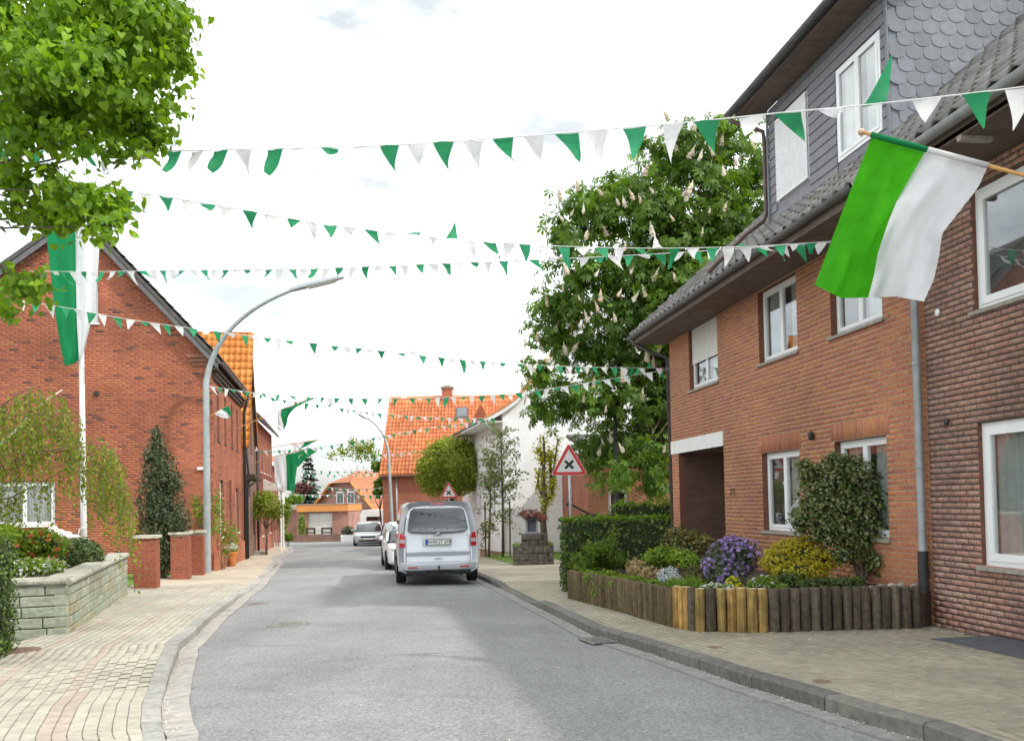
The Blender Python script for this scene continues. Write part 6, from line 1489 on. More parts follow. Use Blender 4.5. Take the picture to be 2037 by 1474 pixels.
# --- other cars
def car(label, loc, rz, paint, rearward=False, L=4.6, Wd=1.80, H=1.46, estate=True, det=True):
    """y forward; drawn from both ends"""
    t = thing('car', label, 'car', loc, rz, group='cars parked along the road')
    w = Wd / 2
    def sec(y, zb, zt, f, cr=0.06): return section(y, [(w * f * 0.86, zb), (w * f * 0.97, zb + 0.06), (w * f, zb + (zt - zb) * 0.45), (w * f * 0.985, zt - cr), (w * f * 0.92, zt - 0.01), (w * f * 0.5, zt + 0.012), (0.001, zt + 0.015)])
    mb = MB(); loft(mb, [sec(0.0, 0.38, 0.72, 0.80), sec(0.05, 0.24, 0.84, 0.93), sec(0.25, 0.19, 0.93, 0.985), sec(0.9, 0.18, 0.95, 1), sec(2.0, 0.17, 0.93, 1), sec(3.0, 0.17, 0.93, 1), sec(L - 1.15, 0.18, 0.92, 0.99), sec(L - 0.6, 0.19, 0.86, 0.96), sec(L - 0.18, 0.21, 0.76, 0.90), sec(L - 0.03, 0.26, 0.68, 0.80), sec(L, 0.34, 0.60, 0.70)])
    put('body', mb, paint, t, 35, local=True)
    def cab(y, zt, wf, zb=0.88): return section(y, [(w * 0.96, zb), (w * 0.90 * wf, zb + (zt - zb) * 0.5), (w * 0.80 * wf, zt - 0.05), (w * 0.70 * wf, zt), (0.001, zt + 0.02)])
    mb = MB(); r0 = 0.12 if estate else 0.5
    loft(mb, [cab(r0, 0.95, 1), cab(r0 + 0.25, H - 0.12, 0.97), cab(r0 + 0.6, H - 0.03, 1), cab(1.9, H, 1), cab(2.55, H - 0.04, 1), cab(2.85, H - 0.12, 1), cab(3.25, 1.12, 1), cab(3.55, 0.94, 1)]); put('cabin', mb, 'car_dark', t, 35, local=True)
    def cabp(y, zt): return section(y, [(w * 0.82, zt - 0.045), (w * 0.70, zt + 0.012), (0.001, zt + 0.032)])
    mb = MB(); loft(mb, [cabp(r0 + 0.42, H - 0.06), cabp(r0 + 0.7, H - 0.025), cabp(1.9, H), cabp(2.6, H - 0.05), cabp(2.82, H - 0.10)]); put('roof_panel', mb, paint, t, 35, local=True)
    mb = MB()
    for s in (-1, 1): mb.tube([(s * w * 0.80, 2.82, H - 0.12), (s * w * 0.91, 3.28, 1.12), (s * w * 0.95, 3.55, 0.93)], 0.04, 6); mb.tube([(s * w * 0.79, r0 + 0.42, H - 0.09), (s * w * 0.93, r0 + 0.06, 0.95)], 0.06, 6)
    put('window_pillar', mb, paint, t, True, local=True)
    for s in (-1, 1):
        for yw in (0.85, L - 0.9):
            mb = MB(); pts = [V(s * (w + 0.002), yw + 0.36 * math.cos(a), 0.30 + 0.37 * math.sin(a)) for a in np.linspace(-0.2, math.pi + 0.2, 12)]; mb.add(pts, [tuple(range(12)) if s < 0 else tuple(range(12))[::-1]]); put('wheel_arch', mb, 'black_trim', t, local=True)
            wheel(t, s * (w - 0.085), yw, 0.31, 0.2)
        mb = MB(); sec_ = [[V(s * (w + 0.10 + 0.09 * f * math.cos(a)), y, 1.0 + 0.075 * f * math.sin(a)) for a in np.linspace(0, 2 * math.pi, 10, endpoint=False)] for y, f in ((2.95, 0.7), (3.0, 1), (3.12, 0.5))]
        loft(mb, sec_); mb.pp((s * w * 0.95, 3.0, 0.95), V(s * 0.09, 0, 0), V(0, 0.05, 0), V(0, 0, 0.03)); put('mirror', mb, paint, t, 40, local=True)
        mb = MB(); loft(mb, [[V(s * w * a_, y + (0.0), z) for a_, z in ((0.50, 0.60), (0.80, 0.61), (0.86, 0.73), (0.56, 0.70))] for y in (L - 0.22, L - 0.035)]); put('headlight', mb, 'headlight', t, local=True)
        mb = MB(); mb.pp((s * w * 0.60, 0.01, 0.68), V(s * w * 0.33, 0.06, 0), V(0, 0.01, 0.15), V(0, 0.06, 0)); put('tail_lamp', mb, 'lamp_red', t, local=True)
    mb = MB(); mb.prism([(-0.42, 0), (0.42, 0), (0.48, 0.10), (-0.48, 0.10)], (0, L - 0.03, 0.57), (1, 0, 0), (0, 0, 1), (0, 0.045, 0)); put('grille', mb, 'black_trim', t, local=True)
    mb = MB(); mb.prism([(-0.62, 0), (0.62, 0), (0.56, 0.10), (-0.56, 0.10)], (0, L - 0.02, 0.33), (1, 0, 0), (0, 0, 1), (0, 0.04, 0)); put('lower_grille', mb, 'black_trim', t, local=True)
    mb = MB(); mb.pp((-0.26, L + 0.02, 0.45), (0.52, 0, 0), (0, 0, 0.11), (0, 0.012, 0)); put('number_plate', mb, 'plate_white', t, local=True)
    mb = MB(); mb.pp((-0.26, -0.03, 0.62), (0.52, 0, 0), (0, 0, 0.11), (0, 0.03, 0)); put('number_plate', mb, 'plate_white', t, local=True)
    mb = MB(); mb.box(-w * 0.85, w * 0.85, 0.3, L - 0.3, 0.17, 0.24); put('chassis', mb, 'black_trim', t, local=True)
    return t
# white car ahead of the van, facing us
wc = at(767, 1110, 27.2)
car('white car parked directly ahead of the silver van', (wc.x + 0.92 - 0.19 * 4.0, 31.2, gz(29) + 0.02), math.radians(180 + 11), 'car_white', H=1.48, L=4.2)
sc_ = at(732, 1084, 54.2)
car('silver estate car facing us further down the road', (sc_.x - 0.6, 58.6, gz(56) + 0.02), math.radians(180 + 8), 'car_silver2', H=1.47)
car('dark car parked close behind the silver estate car', (at(760, 1080, 58).x + 0.2, 62.6, gz(60) + 0.02), math.radians(180 + 10), 'car_dark', H=1.48)
# white camper at the far bend
cm = thing('camper', 'white camper trailer standing behind the silver estate car', 'camper', (at(745, 1040, 66).x, 66, gz(66)))
x0, x1 = at(716, 1030, 66).x, at(783, 1030, 66).x; zt = at(745, 1014, 66).z; z0 = gz(66)
mb = MB(); loft(mb, [[V(x0 + (x1 - x0) * a, 66 + dy, z0 + 0.45 + (zt - z0 - 0.45) * b) for a, b in ((0.02, 0), (0.98, 0), (1, 0.3), (0.99, 0.85), (0.93, 1), (0.07, 1), (0.01, 0.85), (0, 0.3))] for dy in (0, 4.2)]); put('shell', mb, 'camper', cm, 40)
mb = MB(); mb.box(x0 + 0.5, x1 - 0.9, 65.96, 65.99, zt - 0.80, zt - 0.50); put('window', mb, 'glass_car', cm)
for xx in (x0 + 0.4, x1 - 0.4):
    mb = MB(); mb.lathe([(0.2, -0.1), (0.32, -0.1), (0.32, 0.1), (0.2, 0.1)], (xx, 67.5, z0 + 0.32), 16, axis=(1, 0, 0)); put('wheel', mb, 'tyre', cm)

# low brick wall, rail and white kerb wall before the garage
bw = thing('low_brick_wall', 'low brown brick wall with timber rail before the garage', 'wall', (at(630, 1070, 70).x, 70, gz(70)))
x0, x1 = at(590, 1070, 70).x, at(676, 1070, 70).x; mb = MB(); far_box(mb, x0, x1, 70, 70.3, gz(70) - 0.1, at(630, 1063, 70).z); put('wall', mb, 'courses_brown', bw)
zr_ = at(630, 1052, 70).z
for i in range(2):
    xa = at(609 + 31 * i, 1060, 70).x; xb = at(625 + 34 * i, 1060, 70).x; mb = MB(); mb.box(xa, xb, 70.1, 70.18, zr_ - .05, zr_ + .1); mb.box(xa, xb, 70.1, 70.18, zr_ - 0.35, zr_ - .25)
    for xx in (xa, xb): mb.box(xx - .06, xx + .06, 70.08, 70.2, gz(70), zr_ + .1)
    put('rail', mb, 'wood_dark', bw)
mb = MB(); mb.box(at(678, 1070, 68).x, at(712, 1070, 68).x, 68, 68.3, gz(68) - .1, at(690, 1064, 68).z); tag(put('white_kerb_wall', mb, 'white_paint'), 'low white wall beside the silver estate car', 'wall')
# church spire
sp = at(1270, 345, 130); csp = thing('church_spire', 'thin church spire with ball and cross above the chestnut', 'spire', (sp.x, 130, gz(130)))
mb = MB(); mb.lathe([(4.0, 0), (4.0, 24), (3.0, 28), (0.35, sp.z - 1), (0.25, sp.z)], (sp.x, 130, -2.6), 8); put('steeple', mb, 'slate', csp)
zb_ = at(1270, 322, 130).z; mb = MB(); mb.lathe([(0.05, -0.45), (0.35, -0.28), (0.45, 0), (0.35, 0.28), (0.05, 0.45)], (sp.x, 130, zb_), 12); put('ball', mb, 'zinc', csp, True)
zt_ = at(1268, 258, 130).z; zc_ = at(1268, 281, 130).z; mb = MB(); mb.box(sp.x - .09, sp.x + .09, 129.95, 130.05, zb_ - 2.5, zt_); mb.box(sp.x - 1.3, sp.x + 1.3, 129.95, 130.05, zc_ - .08, zc_ + .08); put('cross', mb, 'iron', csp)

# ================================================================== trees
def pxblob(px, py, rx, ry, Y, ryd=None):
    """ellipsoid whose outline has that place and size from the street; depth radius ryd metres"""
    c = at(px, py, Y); k = Y / F
    return (c.x, c.y, c.z, rx * k, ryd if ryd else 0.5 * (rx + ry) * k, ry * k)
def tree(name, label, base, blobs, n, size, m, tpl=LEAF, bark='bark', r0=0.15, shell=0.35, up=0.5, droop=0.5, jn=0.7, group=None, cat='tree', lr=0.55, trunk_top=None, clus=None):
    t = thing(name, label, cat, base, group=group); b = Vector(base)
    cs = [Vector(q_[:3]) for q_ in blobs]; ctr = sum(cs, V(0, 0, 0)) / len(cs)
    top = Vector(trunk_top) if trunk_top else V(b.x * 0.6 + ctr.x * 0.4, b.y * 0.6 + ctr.y * 0.4, b.z + (ctr.z - b.z) * 0.55)
    mb = MB(); mb.tube([b - Zv * 0.2, b.lerp(top, 0.3), b.lerp(top, 0.7) + V(0.03, 0, 0), top], [r0 * 1.25, r0, r0 * 0.85, r0 * 0.7], 10); put('trunk', mb, bark, t, True)
    mb = MB(); limbs(mb, top, cs, r0 * lr, 6, 0.3)
    for c_, q_ in zip(cs, blobs):
        limbs(mb, c_, [c_ + Vector((RND.uniform(-.8, .8) * q_[3], RND.uniform(-.8, .8) * q_[4], RND.uniform(-.5, .8) * q_[5])) for _ in range(4)], r0 * lr * 0.25, 5, 0.1)
    put('limbs', mb, bark if bark != 'bark_birch' else 'bark_twig', t, True, kind='stuff')
    if clus: pos, nr, rr = cluster_pts(blobs, *clus, shell, up)
    else: pos, nr = blob_pts(blobs, n, shell, up); rr = None
    put('crown', leaf_mesh('crown', pos, nr, size, m, tpl, droop, jn, r=rr), m, t, kind='stuff')
    return t
# linden overhanging from the left
Y = 7.6
lb_ = [(50, 40, 150, 110), (180, 30, 130, 90), (290, 40, 90, 70), (340, 20, 55, 50), (345, 95, 38, 30), (70, 150, 130, 90), (190, 130, 120, 85), (285, 140, 75, 55), (340, 120, 32, 40), (330, 215, 32, 28),
       (110, 230, 90, 50), (200, 225, 90, 48), (275, 225, 60, 40), (300, 268, 36, 28), (30, 255, 60, 50), (30, 355, 36, 45), (55, 395, 60, 35), (130, 380, 45, 32), (175, 412, 70, 40), (235, 400, 38, 28), (205, 450, 42, 18), (245, 440, 28, 14), (130, 425, 60, 30),
       (95, 335, 30, 20), (20, 310, 30, 24), (10, 540, 28, 26), (45, 560, 42, 26), (5, 600, 22, 36), (70, 425, 40, 18), (230, 290, 55, 20), (150, 275, 60, 28)]
bl = [pxblob(a, b, c, d, Y + RND.uniform(-0.5, 0.7)) for a, b, c, d in lb_]
off = [(-5.9, 8.6, 6.8, 2.0, 2.0, 1.4), (-5.6, 7.4, 8.2, 2.2, 2.2, 1.4), (-4.6, 8.2, 7.6, 1.8, 1.8, 1.2), (-7.4, 9.5, 7.0, 2.2, 2.2, 1.8)]
lt = tree('linden_tree', 'bright green linden tree overhanging the street from the left', (-6.9, 8.9, gz(9)), bl, 8600, 0.068, 'leaf_linden', HEART, r0=0.22, shell=0.0, up=0.7, droop=0.9, trunk_top=(-6.4, 8.6, 4.4), lr=0.10, clus=(900, 12, 0.08))
pos, nr = blob_pts(off, 3500, 0.4, 0.6); put('upper_crown', leaf_mesh('upper_crown', pos, nr, 0.13, 'leaf_linden', HEART, 0.8, 0.7), 'leaf_linden', lt, kind='stuff')
# horse chestnut with white candles
Y = 27.5
cb_ = [(1480, 300, 90, 60), (1400, 300, 85, 50), (1330, 330, 70, 50), (1400, 390, 110, 70), (1500, 400, 100, 80), (1290, 400, 80, 55), (1215, 400, 60, 45), (1150, 410, 45, 38), (1200, 450, 90, 45), (1320, 470, 110, 60), (1430, 480, 100, 60), (1130, 470, 42, 38),
       (1160, 540, 80, 50), (1260, 540, 90, 60), (1360, 560, 90, 60), (1120, 600, 62, 45), (1220, 630, 90, 60), (1320, 640, 80, 60), (1095, 665, 52, 38), (1080, 740, 45, 35), (1160, 700, 80, 50), (1260, 720, 85, 60), (1120, 790, 62, 34), (1210, 790, 80, 50), (1300, 790, 60, 60),
       (1230, 860, 70, 45), (1300, 870, 50, 60), (1180, 900, 40, 38), (1260, 930, 60, 28), (1310, 930, 35, 32), (1195, 945, 28, 22), (1090, 820, 40, 16), (1140, 380, 22, 18), (1360, 270, 40, 26), (1300, 290, 34, 26), (1240, 360, 40, 26), (1440, 250, 45, 22), (1330, 750, 40, 60), (1300, 955, 40, 22), (1285, 900, 50, 36), (1325, 830, 34, 50)]
bl = [pxblob(a, b, c, d, Y + RND.uniform(-1.2, 1.6)) for a, b, c, d in cb_]
bl += [(6.3, 29.5, 6.5, 2.6, 2.0, 3.0), (7.5, 29, 9.5, 2.5, 2, 2.2)]
ct = tree('chestnut_tree', 'large horse chestnut in flower with cream candles behind the brick house', (5.6, 28.4, gz(28)), bl, 15000, 0.235, 'leaf_chestnut', PALM, r0=0.34, shell=0.2, up=0.9, droop=0.7, jn=0.5, trunk_top=(5.3, 28.2, 5.0), lr=0.16, clus=(1900, 8, 0.20))
cone = MB(); kk = 7
cone.lathe([(0.02, -0.02), (0.062, 0.01), (0.05, 0.05), (0.068, 0.08), (0.046, 0.11), (0.058, 0.14), (0.036, 0.17), (0.044, 0.20), (0.02, 0.24), (0.006, 0.33)], (0, 0, 0), 8)
cv = np.array(cone.v); cmes = []
for i_ in range(5):
    c2 = cv.copy(); c2[:, :2] *= (1 + rng.uniform(-0.5, 0.45, len(cv)))[:, None]; c2[:, 0] += 0.25 * c2[:, 2] ** 2 * (i_ - 2); cone.v = [tuple(x) for x in c2]; cone.r = [i_ / 4] * len(cone.f); cmes.append(cone.mesh('blossom_candle', 'blossom_cream'))
cand = [(1245, 412), (1260, 398), (1275, 405), (1232, 408), (1120, 440), (1135, 430), (1160, 425), (1300, 470), (1165, 475), (1208, 470), (1310, 320), (1325, 300), (1345, 300), (1370, 315), (1380, 310), (1390, 320), (1420, 310), (1435, 290), (1358, 390), (1370, 385), (1365, 400), (1410, 425), (1425, 270), (1465, 330), (1470, 320), (1185, 550), (1195, 600), (1260, 600), (1285, 590), (1255, 545), (1230, 590), (1300, 560), (1130, 545), (1120, 580), (1155, 600), (1190, 620), (1225, 640), (1105, 660), (1130, 650), (1140, 700), (1125, 705), (1290, 720), (1285, 718), (1300, 730), (1060, 740), (1080, 700), (1205, 740), (1230, 700), (1180, 770), (1275, 795), (1215, 880), (1205, 820), (1290, 850), (1300, 860), (1190, 905), (1200, 885), (1240, 900), (1320, 900), (1090, 720), (1330, 240), (1380, 260), (1480, 270), (1500, 300), (1440, 350), (1300, 385), (1280, 350), (1200, 390), (1150, 380), (1115, 400), (1395, 470), (1340, 440), (1440, 420), (1240, 500), (1345, 560), (1090, 610), (1170, 640), (1070, 680), (1045, 690), (1240, 760), (1270, 660), (1310, 700), (1160, 800)]
bn = np.array(bl[:-2])
for px, py in cand:
    d = bearing(px, py); best = None
    for b in bn:      # first crown surface along that bearing
        o = Vector((0, 0, EYE)) - Vector(b[:3]); s = [1 / b[3], 1 / b[4], 1 / b[5]]
        A = sum((d[i] * s[i]) ** 2 for i in range(3)); B = 2 * sum(o[i] * d[i] * s[i] ** 2 for i in range(3)); Cc = sum((o[i] * s[i]) ** 2 for i in range(3)) - 1.1
        D_ = B * B - 4 * A * Cc
        if D_ > 0:
            tt = (-B - math.sqrt(D_)) / (2 * A)
            if best is None or tt < best: best = tt
    p = Vector((0, 0, EYE)) + d * (best if best else 27.0 / d.y)
    sc = RND.uniform(0.6, 1.3)
    piece('blossom_candle', RND.choice(cmes), Matrix.Translation(p - d.normalized() * 0.05) @ Matrix.Rotation(RND.uniform(-.5, .5), 4, 'X') @ Matrix.Rotation(RND.uniform(-.5, .5), 4, 'Y') @ Matrix.Rotation(RND.uniform(0, 6), 4, 'Z') @ Matrix.Diagonal((sc, sc, sc * 1.1, 1)), ct)
# weeping birch in the garden
wbp = V(-9.3, 14.6, ztw - 0.1); wb_ = thing('weeping_birch', 'weeping birch with yellow green hanging twigs in the left garden', 'tree', wbp)
mb = MB(); mb.tube([wbp, wbp + V(0.1, -0.1, 1.2), wbp + V(0.3, -0.2, 2.2)], [0.09, 0.075, 0.05], 10); put('trunk', mb, 'bark_birch', wb_, True)
br = [[(-40, 930), (0, 885), (40, 850), (62, 822), (98, 792), (125, 775)], [(-40, 960), (0, 890 + 40), (60, 900), (110, 895), (170, 880), (235, 905)], [(-40, 905), (0, 885), (45, 850), (100, 830), (160, 815)], [(-30, 960), (0, 940), (90, 905), (150, 890), (210, 885), (250, 930)], [(-30, 850), (0, 810), (50, 775), (100, 765)], [(-40, 1000), (20, 990), (80, 960), (120, 940)]]
brp = []
mb = MB(); mb2 = MB()
for i, b in enumerate(br):
    Yb = 14.0 + RND.uniform(-0.5, 0.5); pts = [at(x, y, Yb + 0.05 * j) for j, (x, y) in enumerate(b)]
    pts = [wbp + V(0.25, -0.2, 1.6 + 0.1 * i)] + pts if i < 5 else pts
    n = len(pts); r0 = (0.042, 0.02, 0.022, 0.02, 0.02, 0.015)[i]; (mb if i == 0 else mb2).tube(pts, [r0 * (1 - 0.8 * j / (n - 1)) for j in range(n)], 7); brp.append(pts[1:] if i < 5 else pts)
put('limb', mb, 'bark_birch', wb_, True); put('branches', mb2, 'bark_twig', wb_, True, kind='stuff')
lp = []; ln_ = []; tw = MB()
dome = [(0, 775), (40, 765), (80, 760), (125, 772), (150, 800), (165, 840), (200, 860), (235, 890), (262, 960), (270, 1000)]
for i in range(340):
    if RND.random() < 0.4:
        b = RND.choice(brp); k = RND.randrange(len(b) - 1); p = b[k].lerp(b[k + 1], RND.random())
    else:
        x = RND.uniform(-20, 262); yt = float(np.interp(x, [d[0] for d in dome], [d[1] for d in dome])); p = at(x, yt + RND.uniform(5, 110), 14.0 + RND.uniform(-0.6, 0.7))
    L = RND.uniform(0.35, 1.25); dr = V(RND.uniform(-.12, .22), RND.uniform(-.1, .1), 0); pts = []
    for s in np.linspace(0, 1, 6): pts.append(p + dr * (s * 1.2) + V(0, 0, -L * s ** 1.25 + 0.04 * s))
    tw.tube(pts, [0.004, 0.0035, 0.003, 0.0025, 0.002, 0.0015], 3, cap=False)
    for s in np.arange(0.05, 1, 0.045 / L):
        f = s * 5; j = min(int(f), 4); lp.append(tuple(pts[j].lerp(pts[j + 1], f - j) + V(RND.uniform(-.04, .04), RND.uniform(-.04, .04), RND.uniform(-.02, .02))))
put('twigs', tw, 'bark_twig', wb_, kind='stuff')
lp = np.array(lp); ln_ = rng.normal(0, 1, lp.shape); put('foliage', leaf_mesh('foliage', lp, ln_, 0.058, 'leaf_birch', LEAF, 1.2, 0.3), 'leaf_birch', wb_, kind='stuff')
# conifer by the pillars
cb0 = at(322, 1140, 24.3); th_ = thing('conifer', 'dark narrow conifer standing behind the brick pillars', 'tree', (cb0.x, 24.3, gz(24.3)))
bl = [pxblob(322, 1080, 52, 70, 24.3, 0.7), pxblob(318, 1000, 45, 70, 24.3, 0.6), pxblob(318, 940, 33, 50, 24.3, 0.45), pxblob(312, 895, 15, 38, 24.3, 0.25), pxblob(313, 868, 9, 22, 24.3, 0.15), pxblob(352, 1040, 28, 35, 24.1, 0.4), pxblob(345, 960, 18, 22, 24.1, 0.3), pxblob(300, 905, 12, 18, 24.2, 0.2)]
mb = MB(); mb.tube([V(cb0.x, 24.3, gz(24.3)), V(cb0.x - .05, 24.3, 2), V(cb0.x - .1, 24.3, 3.6)], [0.1, 0.07, 0.02], 8); put('trunk', mb, 'bark', th_)
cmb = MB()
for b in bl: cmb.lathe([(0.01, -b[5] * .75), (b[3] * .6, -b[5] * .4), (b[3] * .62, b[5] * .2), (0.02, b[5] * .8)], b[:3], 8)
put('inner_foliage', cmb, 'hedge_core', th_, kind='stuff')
pos, nr = blob_pts(bl, 7500, 0.6, 0.0); yd = nr * 0.6 + np.array([0, 0, 0.8]) + rng.normal(0, 0.35, pos.shape); put('crown', leaf_mesh('crown', pos, nr, 0.085, 'leaf_thuja', DIAM, 0, 0.9, ydir=yd), 'leaf_thuja', th_, kind='stuff')
# ball-headed willow behind the van
bb = at(898, 1000, 44)
bl = [pxblob(900, 930, 72, 58, 44), pxblob(870, 945, 42, 44, 43.6), pxblob(935, 935, 38, 44, 43.8), pxblob(900, 900, 50, 30, 44)]
t = tree('ball_tree', 'round clipped light green ball tree beyond the van', (bb.x, 44, gz(44)), bl, 9000, 0.15, 'leaf_willow', DIAM, r0=0.12, shell=0.72, up=0.1, droop=0.1, jn=0.8)
cmb = MB()
for b in bl: cmb.lathe([(0.01, -b[5] * .7), (b[3] * .55, -b[5] * .45), (b[3] * .7, 0), (b[3] * .55, b[5] * .45), (0.02, b[5] * .7)], b[:3], 10)
put('inner_foliage', cmb, 'leaf_willow', t, kind='stuff')
# young staked birches
for i, (px, top, lean, lab) in enumerate(((1000, 842, 4, 'young birch with a slim staked stem, nearer the planter'), (972, 905, -3, 'small young birch with dark stem, nearer the van'))):
    Yb = 33.0 + i * 0.6; b = V(at(px, 1100, Yb).x, Yb, gz(Yb)); t = thing('young_birch', lab, 'tree', b, group='young birches before the white house')
    tp = at(px - lean, top + 8, Yb); mb = MB(); mb.tube([b, b.lerp(tp, 0.5) + V(0.03, 0, 0), tp], [0.05, 0.035, 0.008], 7); put('trunk', mb, 'bark_twig' if i else 'bark', t, True)
    lp = []; tw = MB()
    for k in range(110 if i == 0 else 60):
        f = RND.uniform(0.25, 0.97); p = b.lerp(tp, f); w = (1.15 if i == 0 else 0.65) * math.sin(math.pi * min(1, (1.08 - f) * 1.0)) ** 0.7; a = RND.uniform(0, 6.28)
        e = p + V(math.cos(a) * w * RND.uniform(.5, 1), math.sin(a) * w * 0.7, RND.uniform(-0.1, 0.75) if f > 0.4 else RND.uniform(-.7, .3)); m_ = p.lerp(e, 0.5) + V(0, 0, 0.12)
        tw.tube([p, m_, e], [0.008, 0.005, 0.002], 3, cap=False)
        for s in np.arange(0.15, 1.05, 0.055):
            c_ = p.lerp(m_, s * 2) if s < 0.5 else m_.lerp(e, min(1, s * 2 - 1)); lp.append(tuple(c_ + V(RND.gauss(0, .045), RND.gauss(0, .045), RND.gauss(0, .045))))
    put('twigs', tw, 'bark_twig', t, kind='stuff'); lp = np.array(lp); put('crown', leaf_mesh('crown', lp, rng.normal(0, 1, lp.shape), 0.095, 'leaf_birch_young', LEAF, 0.6, 0.3), 'leaf_birch_young', t, kind='stuff')
    mb = MB(); sx = b.x + (0.28 if i == 0 else -0.12); mb.tube([V(sx, Yb, gz(Yb)), V(sx + 0.02, Yb, gz(Yb) + 2.2)], 0.035, 6); put('stake', mb, 'bark', t)
# pruned yellow tree
Yb = 29.0; b = V(at(1084, 1090, Yb).x, Yb, gz(Yb)); t = thing('pruned_tree', 'hard pruned tree with tufts of yellow leaves behind the planter', 'tree', b)
arms = [[(1084, 1090), (1080, 1030), (1084, 990), (1080, 950), (1083, 905), (1081, 868)], [(1084, 1000), (1098, 985), (1100, 950), (1104, 915), (1110, 872)], [(1082, 990), (1070, 965), (1072, 930)], [(1080, 925), (1076, 900), (1068, 893)], [(1098, 960), (1094, 920), (1096, 898)]]
mb = MB(); lp = []
for j, a in enumerate(arms):
    pts = [at(x, y, Yb + 0.06 * j) for x, y in a]; n = len(pts); r0 = 0.12 if j == 0 else 0.07; mb.tube(pts, [r0 * (1 - 0.75 * k / (n - 1)) for k in range(n)], 8)
    for k in range(1, n):
        for s in np.linspace(0, 1, 6):
            c_ = pts[k - 1].lerp(pts[k], s)
            if c_.z < 1.0 or RND.random() < 0.3: continue
            for _ in range(30): lp.append(tuple(c_ + V(RND.gauss(0, .085), RND.gauss(0, .085), RND.gauss(0, .08))))
put('trunk', mb, 'bark', t, True); lp = np.array(lp); put('foliage', leaf_mesh('foliage', lp, rng.normal(0, 1, lp.shape) + np.array([0, 0, .5]), 0.085, 'leaf_gold', LEAF, 0.1, 0.4), 'leaf_gold', t, kind='stuff')
# trees far behind
Yb = 100; b = V(at(615, 1000, Yb).x, Yb, gz(Yb)); t = thing('spruce', 'dark spruce standing left of the far brick house', 'tree', b)
zt = at(617, 903, Yb).z; mb = MB(); mb.tube([b, V(b.x, Yb, zt)], [0.25, 0.03], 7); put('trunk', mb, 'bark', t)
lp = []
for k in range(4200):
    f = RND.random() ** 0.6; z = b.z + 1.2 + (zt - b.z - 1.2) * (1 - f); lay = math.floor(z / 0.55) * 0.55; a_ = RND.uniform(0, 6.28); rr = (2.1 * f + 0.15) * (1 - 0.25 * (z - lay) / 0.55) * RND.uniform(.2, 1) * (0.8 + 0.25 * math.sin(5 * a_ + lay * 9)); a = a_; lp.append((b.x + rr * math.cos(a), Yb + rr * math.sin(a), lay - 0.22 * rr + 0.6 * (z - lay)))
lp = np.array(lp); out = lp - np.array([b.x, Yb, 0]); out[:, 2] = -0.3; put('crown', leaf_mesh('crown', lp, np.tile([0, 0, 1.0], (len(lp), 1)), 0.42, 'needle', DIAM, 0.2, 0.35, ydir=out), 'needle', t, kind='stuff')
tree('birch_tree', 'loose light green treetop above the far brown roof', (at(720, 1000, 104).x, 104, gz(104)), [pxblob(716, 893, 26, 22, 104), pxblob(735, 888, 14, 12, 104), pxblob(682, 898, 18, 10, 104), pxblob(700, 880, 8, 14, 104), pxblob(742, 905, 16, 14, 104), pxblob(657, 905, 8, 8, 104)], 900, 0.30, 'leaf_birch', LEAF, r0=0.25, shell=0.0, lr=0.12)
tree('copper_shrub', 'dark red leaved small tree beside the spruce', (at(596, 1000, 88).x, 88, gz(88)), [pxblob(596, 972, 16, 12, 88), pxblob(612, 966, 10, 10, 88)], 900, 0.22, 'leaf_red', r0=0.12)
tree('garden_tree', 'yellow green bushy tree beside the garage roof', (at(585, 1000, 80).x, 80, gz(80)), [pxblob(585, 992, 14, 12, 80), pxblob(570, 998, 10, 10, 80), pxblob(596, 990, 8, 8, 80)], 900, 0.2, 'leaf_bright', r0=0.1)
tree('roadside_tree', 'small dark leaved tree at the edge of the orange roofed house', (at(757, 1000, 62).x, 62, gz(62)), [pxblob(752, 925, 13, 10, 62), pxblob(757, 965, 10, 16, 62), pxblob(750, 980, 8, 8, 62)], 500, 0.3, 'leaf_chestnut', r0=0.08)
shrub('conifer_shrub', 'small cone shaped evergreen beside the garage door', 'shrub', [pxblob(600, 1050, 8, 16, 71), pxblob(600, 1035, 5, 14, 71)], 700, 0.12, 'leaf_bright', (at(600, 1066, 71).x, 71, gz(71)))
shrub('heather_shrub', 'low dark shrub beside the white wall at the bend', 'shrub', [pxblob(692, 1055, 14, 9, 69)], 500, 0.12, 'leaf_azalea', (at(692, 1064, 69).x, 69, gz(69)))
shrub('clipped_box', 'bright green clipped box hedge cube at the end of the pavement', 'hedge', [pxblob(574, 1068, 9, 8, 58), pxblob(566, 1066, 6, 7, 58)], 900, 0.1, 'leaf_hedge_light', (at(573, 1076, 58).x, 58, gz(58)))
